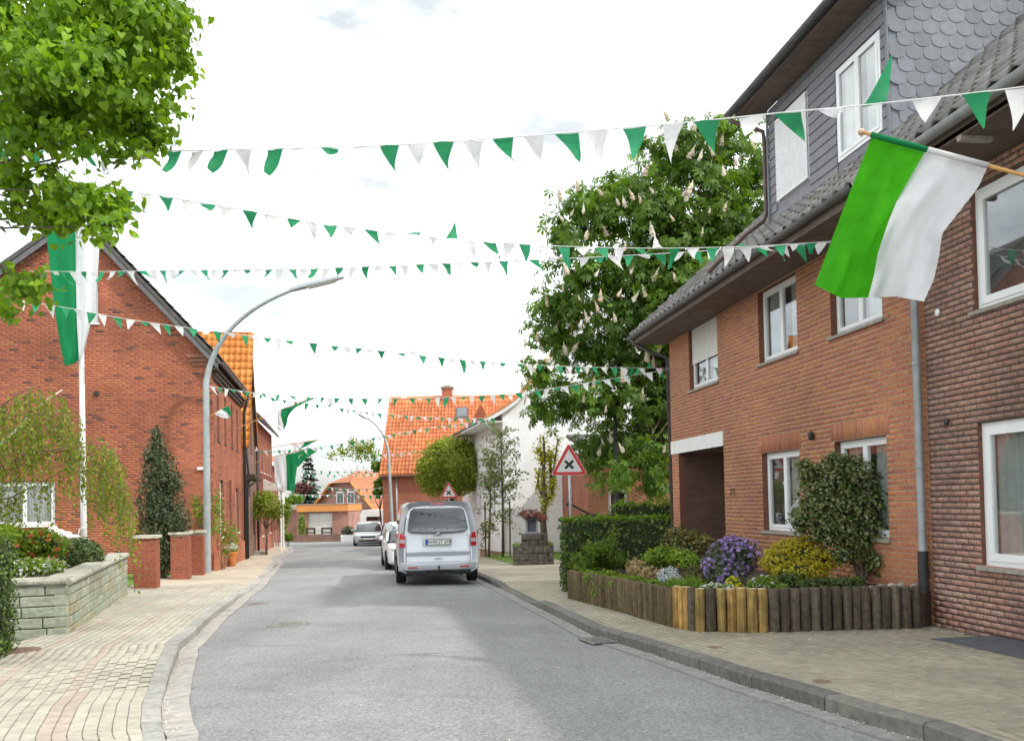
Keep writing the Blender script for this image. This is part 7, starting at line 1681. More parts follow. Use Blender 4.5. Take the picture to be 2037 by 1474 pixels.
# standard tree hanging over the left pavement and wall climbers
tree('standard_tree', 'small round headed tree on the left pavement before the canopy', (at(530, 1080, 41).x, 41, gz(41)), [pxblob(505, 1010, 22, 24, 41), pxblob(535, 1005, 26, 26, 41), pxblob(552, 1015, 14, 16, 41), pxblob(522, 990, 20, 16, 41)], 2600, 0.12, 'leaf_willow', DIAM, r0=0.05, shell=0.3, droop=1.0)
tree('pavement_shrub', 'loose green shrub at the far end of the left pavement', (at(562, 1080, 52).x, 52, gz(52)), [pxblob(563, 1030, 12, 30, 52), pxblob(572, 1015, 10, 16, 52)], 1000, 0.14, 'leaf_bright', DIAM, r0=0.04, shell=0.2)
for i, (blobs_, lab, bx, by) in enumerate((([pxblob(450, 1060, 24, 28, 28.5, .3), pxblob(432, 1010, 14, 40, 27.4, .3), pxblob(465, 1075, 14, 26, 31, .3), pxblob(428, 1050, 16, 20, 27.0, .3), pxblob(445, 1095, 20, 14, 28.6, .25)], 'climbing rose on the street front of the old gable house', 445, 28.3), ([pxblob(400, 1020, 16, 26, 27.0, .3), pxblob(388, 1000, 10, 16, 26.9, .2)], 'thin climber on the gable wall behind the lamp post', 398, 27.0))):
    shrub('climbing_rose', lab, 'climber', blobs_, 900 if i == 0 else 300, 0.075, 'leaf_bright', (at(bx, 1125, by).x, by, gz(by)), core=False, shell=0.1, stems=6, extra=[('blossoms', FLOWER, 22, 0.05, 'petal_pink', 0.9)] if i == 0 else None)
pt = at(461, 1104, 30.3); fp = thing('flower_pot', 'orange terracotta pot with white flowers at the house plinth', 'flower pot', (pt.x, 30.3, gz(30.3) + .1))
mb = MB(); zz = gz(30.3) + .1; mb.lathe([(0.10, 0), (0.13, 0.05), (0.16, 0.25), (0.20, 0.42), (0.22, 0.43), (0.22, 0.5), (0.19, 0.5), (0.17, 0.44)], (pt.x, 30.3, zz), 14); put('pot', mb, 'terracotta', fp, 40)
pos, nr = blob_pts([(pt.x, 30.3, zz + .6, .22, .22, .14)], 200, .3, .6); put('leaves', leaf_mesh('leaves', pos, nr, .06, 'leaf_bright'), 'leaf_bright', fp, kind='stuff'); pos, nr = blob_pts([(pt.x, 30.3, zz + .66, .2, .2, .12)], 60, .9, .6); put('blossoms', leaf_mesh('blossoms', pos, nr, .045, 'petal_white', FLOWER), 'petal_white', fp, kind='stuff')

# ================================================================== hedges
def hedge(name, label, corners, h, n, size, m, top_m=None, jit=0.03):
    """corners: 4 ground points (x,y) in order"""
    c = [Vector((p[0], p[1], 0)) for p in corners]; mid = sum(c, V(0, 0, 0)) / 4
    t = thing(name, label, 'hedge', (mid.x, mid.y, gz(mid.y)))
    mb = MB(); ins = [p.lerp(mid, 0.06) for p in c]; lo = [V(p.x, p.y, gz(p.y)) for p in ins]; hi = [V(p.x, p.y, gz(p.y) + h - 0.05) for p in ins]
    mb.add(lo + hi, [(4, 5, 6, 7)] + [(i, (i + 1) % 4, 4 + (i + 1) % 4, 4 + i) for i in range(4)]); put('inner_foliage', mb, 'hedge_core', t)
    P = []; N_ = []; areas = []
    fs = [(c[i], c[(i + 1) % 4]) for i in range(4)]; per = [(b - a).length * h for a, b in fs]; topA = (c[1] - c[0]).length * (c[3] - c[0]).length; tot = sum(per) + topA
    for (a, b), A in zip(fs, per):
        k = int(n * A / tot); u = rng.random(k); z = rng.random(k); nn = Vector(((b - a).y, -(b - a).x, 0)).normalized()
        if nn.dot(mid - a) > 0: nn = -nn
        A0 = np.array(a); B0 = np.array(b); pp_ = A0 + (B0 - A0) * u[:, None]; pp_[:, 2] = -SLOPE * pp_[:, 1] + z * h; pp_ += np.array(nn) * rng.normal(-0.02, jit, k)[:, None]; P.append(pp_); N_.append(np.tile(np.array(nn) + np.array([0, 0, 0.4]), (k, 1)))
    k = int(n * topA / tot * 1.3); u = rng.random(k)[:, None]; v = rng.random(k)[:, None]; pp_ = np.array(c[0]) * (1 - u) * (1 - v) + np.array(c[1]) * u * (1 - v) + np.array(c[2]) * u * v + np.array(c[3]) * (1 - u) * v
    pp_[:, 2] = -SLOPE * pp_[:, 1] + h + rng.normal(0.0, jit, k); Pt = pp_; Nt = np.tile([0, 0, 1.0], (k, 1))
    P = np.concatenate(P); N_ = np.concatenate(N_)
    put('foliage', leaf_mesh('foliage', P, N_, size, m, LEAF, 0.3, 0.55), m, t, kind='stuff'); put('top_foliage', leaf_mesh('top_foliage', Pt, Nt, size, top_m or m, LEAF, 0.0, 0.6), top_m or m, t, kind='stuff')
    return t
hedge('hedge', 'clipped dark green hedge along the far side of the flower bed', [(at(1120, 1100, 17.3).x, 17.1), (at(1338, 1100, 17.3).x, 17.4), (at(1338, 1100, 17.3).x, 18.0), (at(1120, 1100, 17.3).x, 17.75)], at(1200, 1032, 17.3).z - gz(17.3), 4800, 0.075, 'leaf_hedge', 'leaf_hedge_light')
hedge('hedge', 'second hedge with fresh light top behind the first one', [(at(1222, 1030, 23).x, 23), (at(1345, 1030, 23).x + .2, 23.2), (at(1345, 1030, 23).x + .2, 23.9), (at(1222, 1030, 23).x, 23.7)], at(1280, 1003, 23.2).z - gz(23.2), 2600, 0.09, 'leaf_hedge', 'leaf_hedge_light', 0.06)
hx_ = onground(30, 1325, 0.1)
hedge('hedge', 'dark hedge end at the left pavement edge in front of the garden wall', [(-6.7, 9.3), (hx_.x - 0.28, 9.05), (hx_.x - 0.62, 10.4), (-6.9, 10.6)], at(5, 1068, 9.3).z - gz(9.3), 11000, 0.05, 'leaf_hedge', 'leaf_bright', 0.05)

# ================================================================== plants in the right bed
def bx(px, Y): return (at(px, 1150, Y).x, Y, bedz(Y))
BG = 'plants in the right flower bed'
t = thing('fern_conifer', 'feathery yellow green juniper spreading before the hedge', 'shrub', bx(1190, 16.3))
pos = []; yd = []
for a in range(46):
    b = at(1195 + RND.uniform(-8, 8), 1128, 16.4); tipx, tipy = RND.choice([(1150, 1092), (1170, 1075), (1190, 1068), (1215, 1060), (1228, 1048), (1160, 1100), (1235, 1085), (1245, 1100), (1205, 1075), (1140, 1105)]); e = at(tipx + RND.uniform(-12, 12), tipy + RND.uniform(-6, 14), 16.2 + RND.uniform(-.5, .4))
    for s in np.linspace(0.1, 1, 34): pos.append(tuple(b.lerp(e, s) + V(RND.gauss(0, .045), RND.gauss(0, .045), RND.gauss(0, .04) - 0.1 * s * s))); yd.append(tuple((e - b).normalized() + V(RND.gauss(0, .4), RND.gauss(0, .4), RND.gauss(0, .4))))
pos = np.array(pos); put('foliage', leaf_mesh('foliage', pos, rng.normal(0, 1, pos.shape), 0.075, 'leaf_fern', DIAM, 0, .3, ydir=np.array(yd)), 'leaf_fern', t, kind='stuff')
mb = MB(); b = Vector(bx(1195, 16.4)); limbs(mb, b, [at(1190, 1075, 16.3), at(1225, 1070, 16.3), at(1160, 1100, 16.2)], 0.02, 5, .05); put('stems', mb, 'bark_twig', t, kind='stuff')
shrub('ground_cover', 'bright green ground cover spilling over the log palisade', 'plant', [pxblob(1170, 1148, 30, 14, 15.4), pxblob(1200, 1150, 40, 16, 14.6), pxblob(1250, 1158, 40, 14, 13.6), pxblob(1290, 1164, 30, 10, 13.0), pxblob(1190, 1172, 12, 18, 14.3, .12), pxblob(1215, 1160, 22, 12, 14.0), pxblob(1150, 1138, 18, 10, 15.9)], 2600, 0.055, 'leaf_bright', bx(1220, 14.6), shell=.5, group=BG)
shrub('dry_grass', 'tuft of straw coloured dry flower stalks in the bed', 'plant', [pxblob(1265, 1130, 22, 20, 15.0), pxblob(1295, 1142, 26, 16, 14.2)], 900, 0.045, 'grass_dry', bx(1275, 14.8), shell=.1, core=False, stems=12, group=BG)
shrub('green_shrub', 'fresh green low shrub in the middle of the bed', 'shrub', [pxblob(1320, 1105, 38, 18, 15.0), pxblob(1355, 1110, 30, 16, 14.6), pxblob(1300, 1110, 22, 14, 15.3), pxblob(1375, 1118, 22, 14, 14.0)], 2200, 0.05, 'leaf_bright', bx(1330, 15), group=BG)
shrub('photinia', 'loose shrub with reddish young leaves before the passage', 'shrub', [pxblob(1345, 1065, 26, 18, 16.3), pxblob(1375, 1075, 30, 20, 16), pxblob(1400, 1085, 24, 20, 15.6), pxblob(1360, 1090, 36, 22, 16), pxblob(1330, 1080, 18, 12, 16.4)], 1700, 0.075, 'leaf_photinia', bx(1365, 16), shell=.3, group=BG)
shrub('silver_cushion', 'silvery white cushion plant behind the log palisade', 'plant', [pxblob(1330, 1145, 20, 16, 13.2), pxblob(1338, 1152, 16, 10, 13.0)], 1100, 0.035, 'leaf_silver', bx(1330, 13.2), group=BG)
shrub('grass_tuft', 'fine green grass tuft at the corner of the palisade', 'plant', [pxblob(1370, 1168, 36, 9, 12.2), pxblob(1345, 1165, 18, 8, 12.5)], 1600, 0.16, 'grass', bx(1365, 12.2), tpl=BLADE, core=False, stems=0, shell=.1, up=1.5, group=BG)
shrub('low_shrub', 'small brown green low shrub between the grass and the azalea', 'plant', [pxblob(1385, 1140, 24, 18, 13.2), pxblob(1405, 1150, 18, 14, 12.9)], 800, 0.045, 'leaf_photinia', bx(1390, 13.2), group=BG)
shrub('azalea', 'purple flowering azalea in the middle of the bed', 'shrub', [pxblob(1455, 1110, 50, 40, 13.0), pxblob(1430, 1125, 38, 34, 12.8), pxblob(1480, 1105, 36, 34, 12.9), pxblob(1445, 1140, 44, 26, 12.5), pxblob(1455, 1082, 30, 16, 13.0)], 2600, 0.04, 'leaf_azalea', bx(1455, 12.9), shell=.6, group=BG, extra=[('blossoms', FLOWER, 900, 0.034, 'petal_purple', 0.97, 26)])
shrub('golden_shrub', 'golden yellow leaved shrub beside the purple azalea', 'shrub', [pxblob(1585, 1105, 60, 30, 12.6), pxblob(1550, 1118, 38, 26, 12.4), pxblob(1625, 1115, 40, 26, 12.5), pxblob(1590, 1135, 55, 22, 12.2), pxblob(1570, 1085, 34, 12, 12.7), pxblob(1600, 1082, 30, 14, 12.7)], 4200, 0.05, 'leaf_yellow', bx(1590, 12.5), shell=.62, group=BG)
vb_ = [pxblob(1650, 960, 58, 44, 12.8), pxblob(1720, 955, 52, 40, 12.8), pxblob(1690, 930, 60, 26, 12.9), pxblob(1630, 1000, 45, 44, 12.7), pxblob(1700, 1010, 60, 44, 12.6), pxblob(1750, 985, 36, 50, 12.7), pxblob(1650, 1050, 56, 36, 12.5), pxblob(1720, 1060, 50, 36, 12.5), pxblob(1680, 1100, 40, 22, 12.4), pxblob(1745, 1115, 26, 26, 12.3), pxblob(1765, 935, 22, 26, 12.8), pxblob(1620, 945, 30, 26, 12.8), pxblob(1600, 925, 18, 16, 12.7), pxblob(1772, 1015, 22, 42, 12.6), pxblob(1592, 1035, 24, 26, 12.5), pxblob(1660, 912, 24, 12, 12.9), pxblob(1735, 918, 20, 14, 12.9)]
vbt = shrub('viburnum', 'tall dense viburnum shrub in front of the ground floor windows', 'shrub', vb_, 8200, 0.06, 'leaf_viburnum', (at(1715, 1150, 12.5).x, 12.5, bedz(12.5)), shell=.45, stems=9, group=BG)
mb = MB(); b = V(at(1715, 1150, 12.4).x, 12.4, bedz(12.4)); limbs(mb, b, [at(1690, 1090, 12.4), at(1720, 1080, 12.4), at(1740, 1090, 12.4), at(1705, 1060, 12.4)], 0.03, 6, .03); put('main_stems', mb, 'bark', vbt, True, kind='stuff')
shrub('alyssum', 'white alyssum cushion at the palisade corner', 'plant', [pxblob(1420, 1168, 20, 9, 11.7), pxblob(1448, 1170, 12, 8, 11.6), pxblob(1400, 1170, 10, 6, 11.8)], 500, 0.03, 'leaf_bright', bx(1425, 11.7), stems=0, core=False, group=BG, extra=[('blossoms', FLOWER, 170, 0.02, 'petal_white', .95)])
shrub('yellow_flower', 'small bright yellow flower tuft below the azalea', 'plant', [pxblob(1458, 1160, 14, 14, 11.8), pxblob(1470, 1168, 10, 8, 11.7)], 200, 0.03, 'leaf_bright', bx(1460, 11.8), stems=0, core=False, group=BG, extra=[('blossoms', FLOWER, 120, 0.025, 'petal_yellow', .8)])
shrub('candytuft', 'green cushion with white flowers right of the yellow tuft', 'plant', [pxblob(1520, 1158, 26, 14, 11.6), pxblob(1500, 1164, 16, 10, 11.6), pxblob(1555, 1168, 14, 8, 11.5)], 800, 0.038, 'leaf_bright', bx(1520, 11.6), stems=0, core=False, group=BG, extra=[('blossoms', FLOWER, 55, 0.026, 'petal_white', .95)])
shrub('dark_low_shrub', 'dark low creeping shrub along the palisade under the golden shrub', 'plant', [pxblob(1620, 1160, 40, 12, 11.6), pxblob(1570, 1150, 30, 14, 11.9), pxblob(1680, 1158, 40, 14, 11.7)], 1200, 0.035, 'leaf_hedge', bx(1630, 11.7), stems=0, group=BG)
w_ = thing('weed', 'small green weed sprouting between two palisade logs', 'plant', onground(1645, 1230, 0.11)); p = at(1645, 1222, 10.75); pos = np.array([tuple(p + V(RND.gauss(0, .05), -0.02, RND.gauss(0, .02))) for _ in range(14)]); put('leaves', leaf_mesh('leaves', pos, np.tile([0, -1, .6], (14, 1)), .06, 'leaf_bright', LEAF, 0, .4), 'leaf_bright', w_, kind='stuff')
# ---- left garden
def gx(px, Y): return (at(px, 1100, Y).x, Y, ztw - 0.05)
LG = 'plants in the left garden'
shrub('box_ball', 'rounded clipped grey green box bush above the stone wall', 'shrub', [pxblob(160, 1102, 42, 30, 16.0), pxblob(150, 1090, 30, 20, 16.1), pxblob(175, 1110, 30, 24, 15.8)], 4200, 0.045, 'leaf_box', gx(160, 16), shell=.8, up=.3, group=LG)
shrub('rhododendron', 'shrub with orange red flowers behind the stone wall', 'shrub', [pxblob(40, 1080, 50, 30, 14.4), pxblob(90, 1085, 45, 28, 14.4), pxblob(20, 1100, 40, 28, 14.0), pxblob(75, 1065, 40, 16, 14.6)], 2600, 0.055, 'leaf_bright', gx(55, 14.4), shell=.5, group=LG, extra=[('blossoms', FLOWER, 120, 0.05, 'petal_red', .98)])
shrub('white_flowers', 'low white flowering cushion plants along the stone wall', 'plant', [pxblob(60, 1128, 40, 18, 12.9), pxblob(100, 1126, 30, 16, 13.1), pxblob(30, 1135, 30, 16, 12.7)], 1900, 0.04, 'leaf_bright', gx(65, 12.9), stems=0, group=LG, extra=[('blossoms', FLOWER, 260, 0.028, 'petal_white', .9)])
shrub('garden_shrub', 'fresh green shrub at the left picture edge behind the garden wall', 'shrub', [pxblob(10, 1065, 30, 20, 13.6), pxblob(-20, 1090, 30, 30, 13.5)], 1200, 0.06, 'leaf_bright', gx(5, 13.6), group=LG)
shrub('yellow_cushion', 'small yellow green cushion on the wall end', 'plant', [pxblob(150, 1138, 12, 8, 15.0), pxblob(215, 1110, 34, 6, 19.0)], 500, 0.04, 'leaf_bright', gx(150, 15), stems=0, core=False, group=LG)
# planter planting
shrub('planter_shrub', 'red leaved plant on top of the stone lantern', 'plant', [pxblob(1055, 1022, 24, 9, ty + .4), pxblob(1075, 1030, 14, 8, ty + .4)], 700, 0.06, 'leaf_red', at(1056, 1030, ty + .4), core=False, stems=2, extra=[('blossoms', LEAF, 110, 0.05, 'petal_red', .8)])
shrub('planter_green', 'small green plants in the lower tier of the stone planter', 'plant', [pxblob(1030, 1084, 10, 5, ty + .3), pxblob(1092, 1082, 9, 6, ty + .3)], 300, 0.05, 'leaf_bright', at(1090, 1085, ty + .3), core=False, stems=0)
# verge grass and mulch by the white house
def patch(name, pts, m, h, lab=None):
    mb = MB(); mb.add([V(p[0], p[1], gz(p[1]) + h) for p in pts], [tuple(range(len(pts)))]); return structure(name, mb, m)
g1 = [onground(x, y, .1) for x, y in ((968, 1108), (1020, 1122), (1090, 1120), (1140, 1112), (1140, 1096), (1050, 1096), (1000, 1098))]
patch('lawn_strip', g1, 'lawn', .108)
m_ = [onground(x, y, .1) for x, y in ((955, 1108), (985, 1106), (1012, 1100), (985, 1092), (955, 1092))]; patch('mulch_bed', m_, 'mulch', .113)
n = 4500; A = np.array([tuple(p) for p in g1])[:, :2]; lo, hi = A.min(0), A.max(0); u = rng.random((n, 2)) * (hi - lo) + lo
def inside(p):
    r_ = False; j = len(A) - 1
    for i in range(len(A)):
        if (A[i, 1] > p[1]) != (A[j, 1] > p[1]) and p[0] < (A[j, 0] - A[i, 0]) * (p[1] - A[i, 1]) / (A[j, 1] - A[i, 1]) + A[i, 0]: r_ = not r_
        j = i
    return r_
u = np.array([p for p in u if inside(p)]); pos = np.column_stack([u, -SLOPE * u[:, 1] + .108]); yd = rng.normal(0, .35, pos.shape); yd[:, 2] = 1
o = put('grass', leaf_mesh('grass', pos, rng.normal(0, 1, pos.shape), .10, 'grass', BLADE, 0, .1, ydir=yd), 'grass', kind='stuff'); o['label'] = 'short green grass strip before the white house'; o['category'] = 'grass'

# fallen petals along the gutters
P = []
for path, side, Y0, Y1, nn in ((RP, -1, 5.2, 16, 520), (LP, 1, 5.6, 20, 300)):
    s0, s1 = dist_at(path, Y0), dist_at(path, Y1)
    for _ in range(nn):
        s = s0 + (s1 - s0) * RND.random() ** 1.1; a, tg = path.at(s, side * (0.02 + abs(RND.gauss(0, 0.045)))); P.append((a.x, a.y, gz(a.y) + 0.016))
for _ in range(110):
    Yy = RND.uniform(6, 20); l = interp(LK, Yy) + .4; r = interp(RK, Yy) - .4; tt = RND.random(); P.append((l + (r - l) * tt, Yy, gz(Yy) + .035 * (1 - (2 * tt - 1) ** 2) + .006))
for _ in range(60):
    Yy = RND.uniform(6, 18); P.append((interp(LK, Yy) - RND.uniform(.3, 1.8), Yy, gz(Yy) + .122)); 
for _ in range(50):
    Yy = RND.uniform(6, 11); P.append((interp(RK, Yy) + RND.uniform(.3, 2.6), Yy, gz(Yy) + .128))
P = np.array(P); o = put('fallen_petals', leaf_mesh('fallen_petals', P, np.tile([0, 0, 1.0], (len(P), 1)), .017, 'litter_petal', LEAF, 0, .15), 'litter_petal', kind='stuff'); o['label'] = 'pale fallen petals gathered along the gutters'; o['category'] = 'petals'

# ================================================================== flags
def cloth(rows, Yf, nu=18, nv=18, wave=0.05, ph=0.0, thick=0.0):
    """rows: outline rows of (px,py) from hoist down; smoothed to a grid of real points with ripples in depth"""
    R = np.array(rows, float); m, n = R.shape[:2]; out = []
    vs = np.linspace(0, m - 1, nv); us = np.linspace(0, n - 1, nu)
    for v in vs:
        i = min(int(v), m - 2); f = v - i; row = R[i] * (1 - f) + R[i + 1] * f; r_ = []
        for u in us:
            j = min(int(u), n - 2); g = u - j; p = row[j] * (1 - g) + row[j + 1] * g; un, vn = u / (n - 1), v / (m - 1)
            dep = Yf(un, vn) + wave * vn ** 0.6 * (math.sin(5.2 * un + 3.1 * vn + ph) + 0.45 * math.sin(11 * un - 5 * vn + ph) + 0.30 * math.sin(10 * vn + 7 * un) + 0.16 * math.sin(23 * un + 9 * vn)); r_.append(at(p[0], p[1], dep))
        out.append(r_)
    return out
def bez(a, c, b, n=7): return [tuple((1 - t) ** 2 * np.array(a) + 2 * t * (1 - t) * np.array(c) + t * t * np.array(b)) for t in np.linspace(0, 1, n)]
fl = thing('flag', 'large green and white flag on a wooden pole at the dark brick house', 'flag', (5.9, 7.1, 3.6), group='green and white flags on house fronts')
ptip = at(1713, 263, 8.0); pmid = at(2037, 349, 7.5); dirp = (pmid - ptip).normalized(); pend = ptip + dirp * 3.35
mb = MB(); mb.tube([ptip, pend], [0.016, 0.019], 10); put('pole', mb, 'pole_wood', fl, True)
mb = MB(); mb.lathe([(0.008, -0.03), (0.028, -0.015), (0.034, 0), (0.028, 0.015), (0.008, 0.03)], ptip, 12, axis=dirp); put('knob', mb, 'knob', fl, True)
def Yf(u, v): return 8.0 - 0.33 * u * 1.0 + 0.10 * v
left = bez((1735, 271), (1690, 380), (1621, 567)); mid = [(1843, 297), (1815, 345), (1784, 400), (1764, 450), (1746, 505), (1738, 550), (1727, 592)]; right = [(1968, 325), (1945, 375), (1905, 425), (1874, 465), (1868, 510), (1858, 555), (1838, 600)]
rows_g = [[l, ((l[0] + m[0]) / 2, (l[1] + m[1]) / 2 + (0 if i < 6 else 14)), m] for i, (l, m) in enumerate(zip(left, mid))]; rows_w = [[m, ((r_[0] + m[0]) / 2, (r_[1] + m[1]) / 2 + (0 if i < 6 else -6)), r_] for i, (m, r_) in enumerate(zip(mid, right))]
mb = MB(); mb.grid(cloth(rows_g, lambda u, v: Yf(u * .47, v), wave=.075, nu=30, nv=34)); put('green_stripe', mb, 'flag_green', fl, True)
mb = MB(); mb.grid(cloth(rows_w, lambda u, v: Yf(.47 + u * .53, v), wave=.075, ph=.47 * 5.2, nu=30, nv=34)); put('white_stripe', mb, 'flag_white', fl, True)
for a, b, m in ((0.06, 0.40, 'banner_green'), (0.40, 0.745, 'flag_white')):
    k = (at(1968, 327, 7.67) - ptip).length / 0.745; mb = MB(); mb.tube([ptip + dirp * k * a, ptip + dirp * k * b], 0.026, 10); put('sleeve', mb, m, fl, True)
# tall banner on the garden pole
bp0 = at(168, 1075, 17.2); fp_ = thing('flagpole', 'white flagpole with a long green and white banner in the left garden', 'flagpole', (bp0.x, 17.2, ztw - 0.1))
mb = MB(); mb.tube([V(bp0.x, 17.2, ztw - 0.2), at(166, 1000, 17.2), at(163, 760, 17.2), at(158, 480, 17.2), at(154, 250, 17.2)], [0.062, 0.055, 0.05, 0.042, 0.03], 12); put('pole', mb, 'white_paint', fp_, True)
mb = MB(); mb.tube([at(156, 1062, 17.1), at(158, 1052, 17.1), at(172, 1050, 17.1)], .012, 6); put('cleat', mb, 'white_paint', fp_)
wf_ = lambda u, v: 17.08
g_rows = [[(86, 400), (112, 402), (140, 404), (150, 404)], [(93, 470), (118, 472), (140, 475), (150, 475)], [(102, 560), (122, 562), (142, 563), (151, 563)], [(112, 640), (128, 642), (145, 642), (153, 642)], [(122, 700), (133, 702), (148, 700), (156, 698)], [(129, 728), (136, 727), (150, 722), (157, 716)]]
w_rows = [[(150, 404), (165, 404), (182, 405), (203, 406)], [(150, 475), (165, 472), (182, 470), (199, 470)], [(151, 563), (165, 560), (180, 558), (194, 556)], [(153, 642), (163, 640), (174, 635), (184, 628)], [(156, 698), (160, 695), (166, 688), (172, 678)], [(157, 716), (159, 716), (162, 712), (165, 706)]]
mb = MB(); mb.grid(cloth(g_rows, wf_, wave=.05, nv=24)); put('green_stripe', mb, 'banner_green', fp_, True); mb = MB(); mb.grid(cloth(w_rows, wf_, wave=.05, ph=1.5, nv=24)); put('white_stripe', mb, 'flag_white', fp_, True)
# flags on the left row
def house_flag(label, pole, Yp, greens, whites, wave=.06, rr=.02):
    t = thing('flag', label, 'flag', at(pole[0][0], pole[0][1], Yp), group='green and white flags on house fronts')
    mb = MB(); mb.tube([at(x, y, Yp) for x, y in pole], rr, 6); put('pole', mb, 'pole_wood', t)
    mb = MB(); mb.grid(cloth(greens, lambda u, v: Yp - .03, wave=wave)); put('green_stripe', mb, 'banner_green', t, True)
    mb = MB(); mb.grid(cloth(whites, lambda u, v: Yp - .03, wave=wave, ph=1)); put('white_stripe', mb, 'flag_white', t, True)
house_flag('small green and white flag on the curved lamp post', [(415, 830), (425, 823), (452, 807)], 26.6, [[(440, 814), (453, 807)], [(452, 820), (459, 816)], [(457, 830), (460, 826)]], [[(426, 823), (440, 814)], [(440, 830), (452, 820)], [(452, 833), (457, 830)]], .03, .012)
house_flag('furled dark green flag at the end of a long slanting pole', [(463, 856), (552, 818), (622, 789)], 33, [[(560, 815), (575, 810), (590, 804), (624, 790)], [(558, 825), (573, 818), (578, 812), (626, 793)], [(562, 838), (572, 835), (573, 822), (600, 802)], [(566, 852), (570, 846), (572, 832), (580, 812)]], [[(552, 820), (556, 818), (560, 815)], [(552, 838), (555, 830), (558, 825)], [(551, 854), (558, 842), (562, 838)], [(560, 858), (566, 856), (567, 851)]])
house_flag('wide hanging flag, white half at the house and green half outside', [(503, 922), (545, 908), (600, 896)], 39, [[(568, 905), (596, 898)], [(570, 930), (592, 922)], [(571, 958), (588, 950)], [(571, 975), (586, 978)]], [[(544, 910), (568, 905)], [(546, 935), (570, 930)], [(547, 960), (571, 958)], [(549, 968), (571, 975)]])
house_flag('bunched flag on a pole, white cloth gathered along it', [(530, 892), (585, 882), (634, 875)], 46, [[(605, 880), (634, 875)], [(602, 888), (622, 880)], [(596, 893), (612, 886)]], [[(580, 883), (605, 880)], [(582, 890), (604, 887)], [(590, 897), (600, 892)]])
house_flag('green flag blown sideways behind the wide hanging flag', [(560, 918), (600, 905), (630, 898)], 48, [[(596, 898), (612, 890), (630, 898)], [(594, 910), (606, 905), (620, 904)], [(590, 926), (600, 922), (608, 912)], [(589, 930), (594, 928), (600, 920)]], [[(590, 908), (596, 906)], [(588, 918), (594, 916)], [(588, 926), (592, 924)]])

# ================================================================== bunting
def pennant_variants(m, k=18):
    out = []
    r2 = random.Random(3 if m == 'pennant_green' else 8)
    for i in range(k):
        W_, H_ = r2.uniform(0.18, 0.21), r2.uniform(0.22, 0.27); lean = r2.uniform(-0.04, 0.13); curl = r2.uniform(-0.12, 0.12); short = r2.choice((1, 1, 1, 0.9, 0.75, 0.5, 0.35)); n = 7; mb = MB(); P = []
        tw_ = r2.uniform(-0.12, 0.12)
        for j in range(n):
            t = j / (n - 1) * 0.999; w = W_ * (1 - t); x0 = -W_ / 2 + lean * t + W_ / 2 * t; row = []
            for s in range(4):
                f = s / 3; row.append((x0 + w * f + 0.012 * math.sin(3 * t + i), curl * t * t * 2 + tw_ * (f - .5) * t + 0.018 * math.sin(5 * t + 3 * f + i) + (1 - short) * 0.18 * t, -H_ * t * short - 0.005))
            P.append(row)
        mb.grid(P, r2.random()); out.append(mb.mesh('pennant', m, True))
    return out
PG, PW = pennant_variants('pennant_green'), pennant_variants('pennant_white')
def bunting(label, ctrl, Y0, Y1, spacing=0.27, size=1.0, extra_end=None, rc=0.005, start=0.15, flip=0.03, jump=0.0):
    xs = [c[0] for c in ctrl]; ys = [c[1] for c in ctrl]; n = 60; pts = []
    xx = np.linspace(xs[0], xs[-1], n); yy = np.interp(xx, xs, ys)
    for _ in range(3): yy[1:-1] = .25 * yy[:-2] + .5 * yy[1:-1] + .25 * yy[2:]
    # depth so that the plan of the line is straight
    A = at(xs[0], ys[0], Y0); B = at(xs[-1], ys[-1], Y1)
    for x, y in zip(xx, yy):
        d = bearing(x, y); # plan intersection of bearing with A-B
        den = d.x * (B.y - A.y) - d.y * (B.x - A.x)
        tt = (A.x * (B.y - A.y) - A.y * (B.x - A.x)) / den; pts.append(Vector((0, 0, EYE)) + d * tt)
    if extra_end: pts.append(Vector(extra_end))
    t = thing('bunting', label, 'bunting', pts[0], group='bunting strung across the street')
    mb = MB(); mb.tube(pts, rc, 4); put('cord', mb, 'cord', t)
    L = [0]
    for a, b in zip(pts[:-1], pts[1:]): L.append(L[-1] + (b - a).length)
    s = start; k = 0
    while s < L[-1] - 0.1:
        i = int(np.searchsorted(L, s)) - 1; a, b = pts[i], pts[i + 1]; p = a.lerp(b, (s - L[i]) / (L[i + 1] - L[i])); u = (b - a).normalized(); v = Zv.cross(u).normalized(); w = u.cross(v)
        if u.x < 0: pass
        M = Matrix((u, v, w)).transposed().to_4x4(); sw = RND.uniform(-0.35, 0.25); z_ = size * RND.uniform(.92, 1.05)
        rot = Matrix.Rotation(sw if RND.random() > flip else sw + 2.6, 4, 'X')
        piece('pennant', RND.choice(PG if k % 2 else PW), Matrix.Translation(p) @ M @ rot @ Matrix.Diagonal((z_, z_, z_, 1)), t)
        s += spacing * RND.uniform(.85, 1.15); k += 1
    return t
bunting('highest and nearest bunting line, from the linden to the dark brick house', [(-60, 297), (0, 298), (350, 301), (740, 292), (950, 279), (1160, 262), (1300, 250), (1430, 238), (1540, 226), (1720, 210), (1900, 190), (2037, 174), (2120, 160)], 9.0, 5.7, .285, .92, flip=.12)
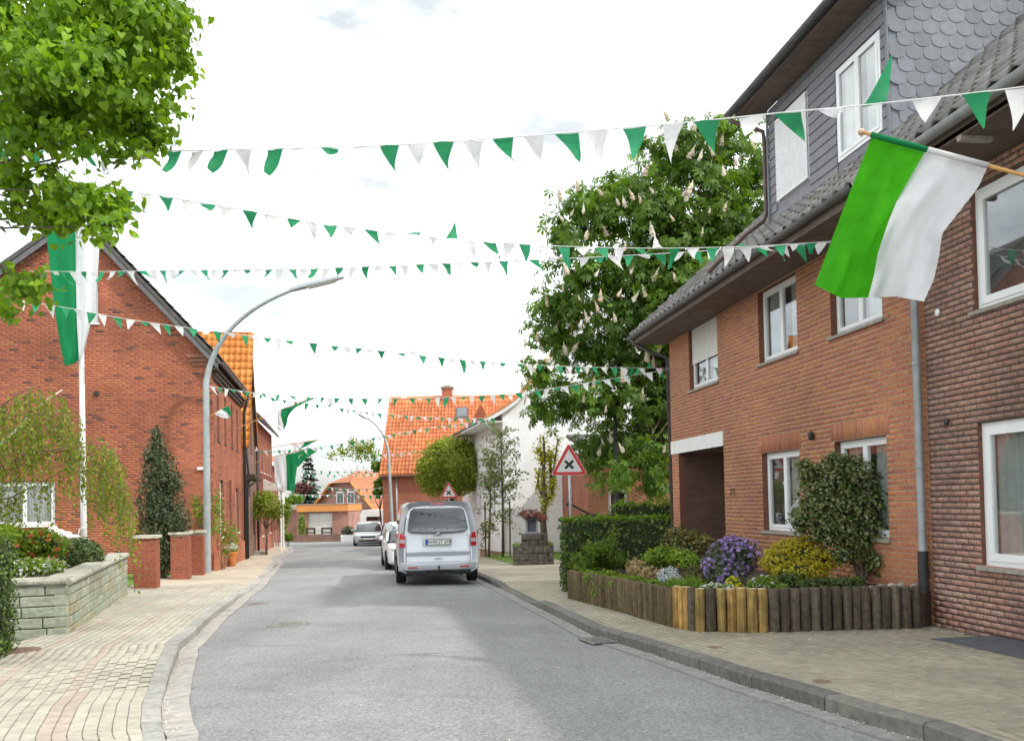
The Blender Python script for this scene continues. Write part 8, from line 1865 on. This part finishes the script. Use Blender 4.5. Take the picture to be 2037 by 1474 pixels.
bunting('second bunting line, falling from the linden to the brick house eave', [(90, 352), (200, 372), (300, 386), (450, 412), (620, 443), (800, 466), (900, 477), (1100, 490), (1300, 495), (1500, 491), (1660, 480)], 9.6, 11.6, .235, .85, flip=.06)
bunting('third bunting line, almost level, just under the second one', [(60, 540), (200, 541), (330, 538), (590, 536), (720, 531), (840, 526), (960, 521), (1090, 516), (1200, 511), (1330, 504), (1500, 493), (1660, 482)], 17.0, 11.7, .24, .85)
bunting('fourth bunting line, crossing the banner and the old gable', [(-40, 582), (5, 590), (75, 604), (130, 611), (230, 632), (320, 645), (440, 661), (550, 675), (700, 691), (810, 704), (905, 715), (1000, 722), (1100, 728), (1200, 731), (1332, 733)], 16.0, 21.2, .235, .88)
bunting('fifth bunting line, from the curved lamp post to the brick house corner', [(415, 768), (500, 781), (600, 789), (700, 793), (770, 793), (860, 792), (970, 787), (1040, 781), (1130, 768), (1230, 751), (1332, 735)], 26.8, 21.3, .26, .95)
bunting('sixth bunting line, sagging to the white house gutter', [(500, 782), (560, 795), (650, 808), (730, 820), (800, 827), (900, 832), (985, 832)], 37.5, 36.2, .27)
bunting('seventh bunting line, rising to the white house gutter', [(505, 897), (560, 896), (610, 893), (660, 886), (760, 868), (850, 851), (985, 834)], 41, 36.4, .27)
bunting('eighth bunting line, before the lower tiles of the orange roof', [(665, 908), (720, 904), (780, 903), (850, 897), (905, 893)], 52, 49, .27, rc=.008)
bunting('ninth bunting line, below the far roof ridge', [(660, 912), (720, 915), (780, 910), (850, 904)], 58, 54, .27, rc=.008)
bunting('tenth bunting line, across the far gable windows', [(600, 935), (640, 937), (700, 938), (764, 936)], 62, 62, .27, rc=.008)
bunting('eleventh bunting line, close under the tenth', [(596, 943), (660, 945), (720, 944), (764, 940)], 64, 64, .27, rc=.008)
bunting('twelfth bunting line, sagging before the far roof eave', [(596, 950), (640, 968), (690, 973), (740, 972), (766, 968)], 60, 60, .27, rc=.008)
bunting('lowest and farthest bunting line, just above the garage roof', [(552, 984), (600, 984), (700, 985), (772, 985)], 56, 60, .27, rc=.008, flip=0)
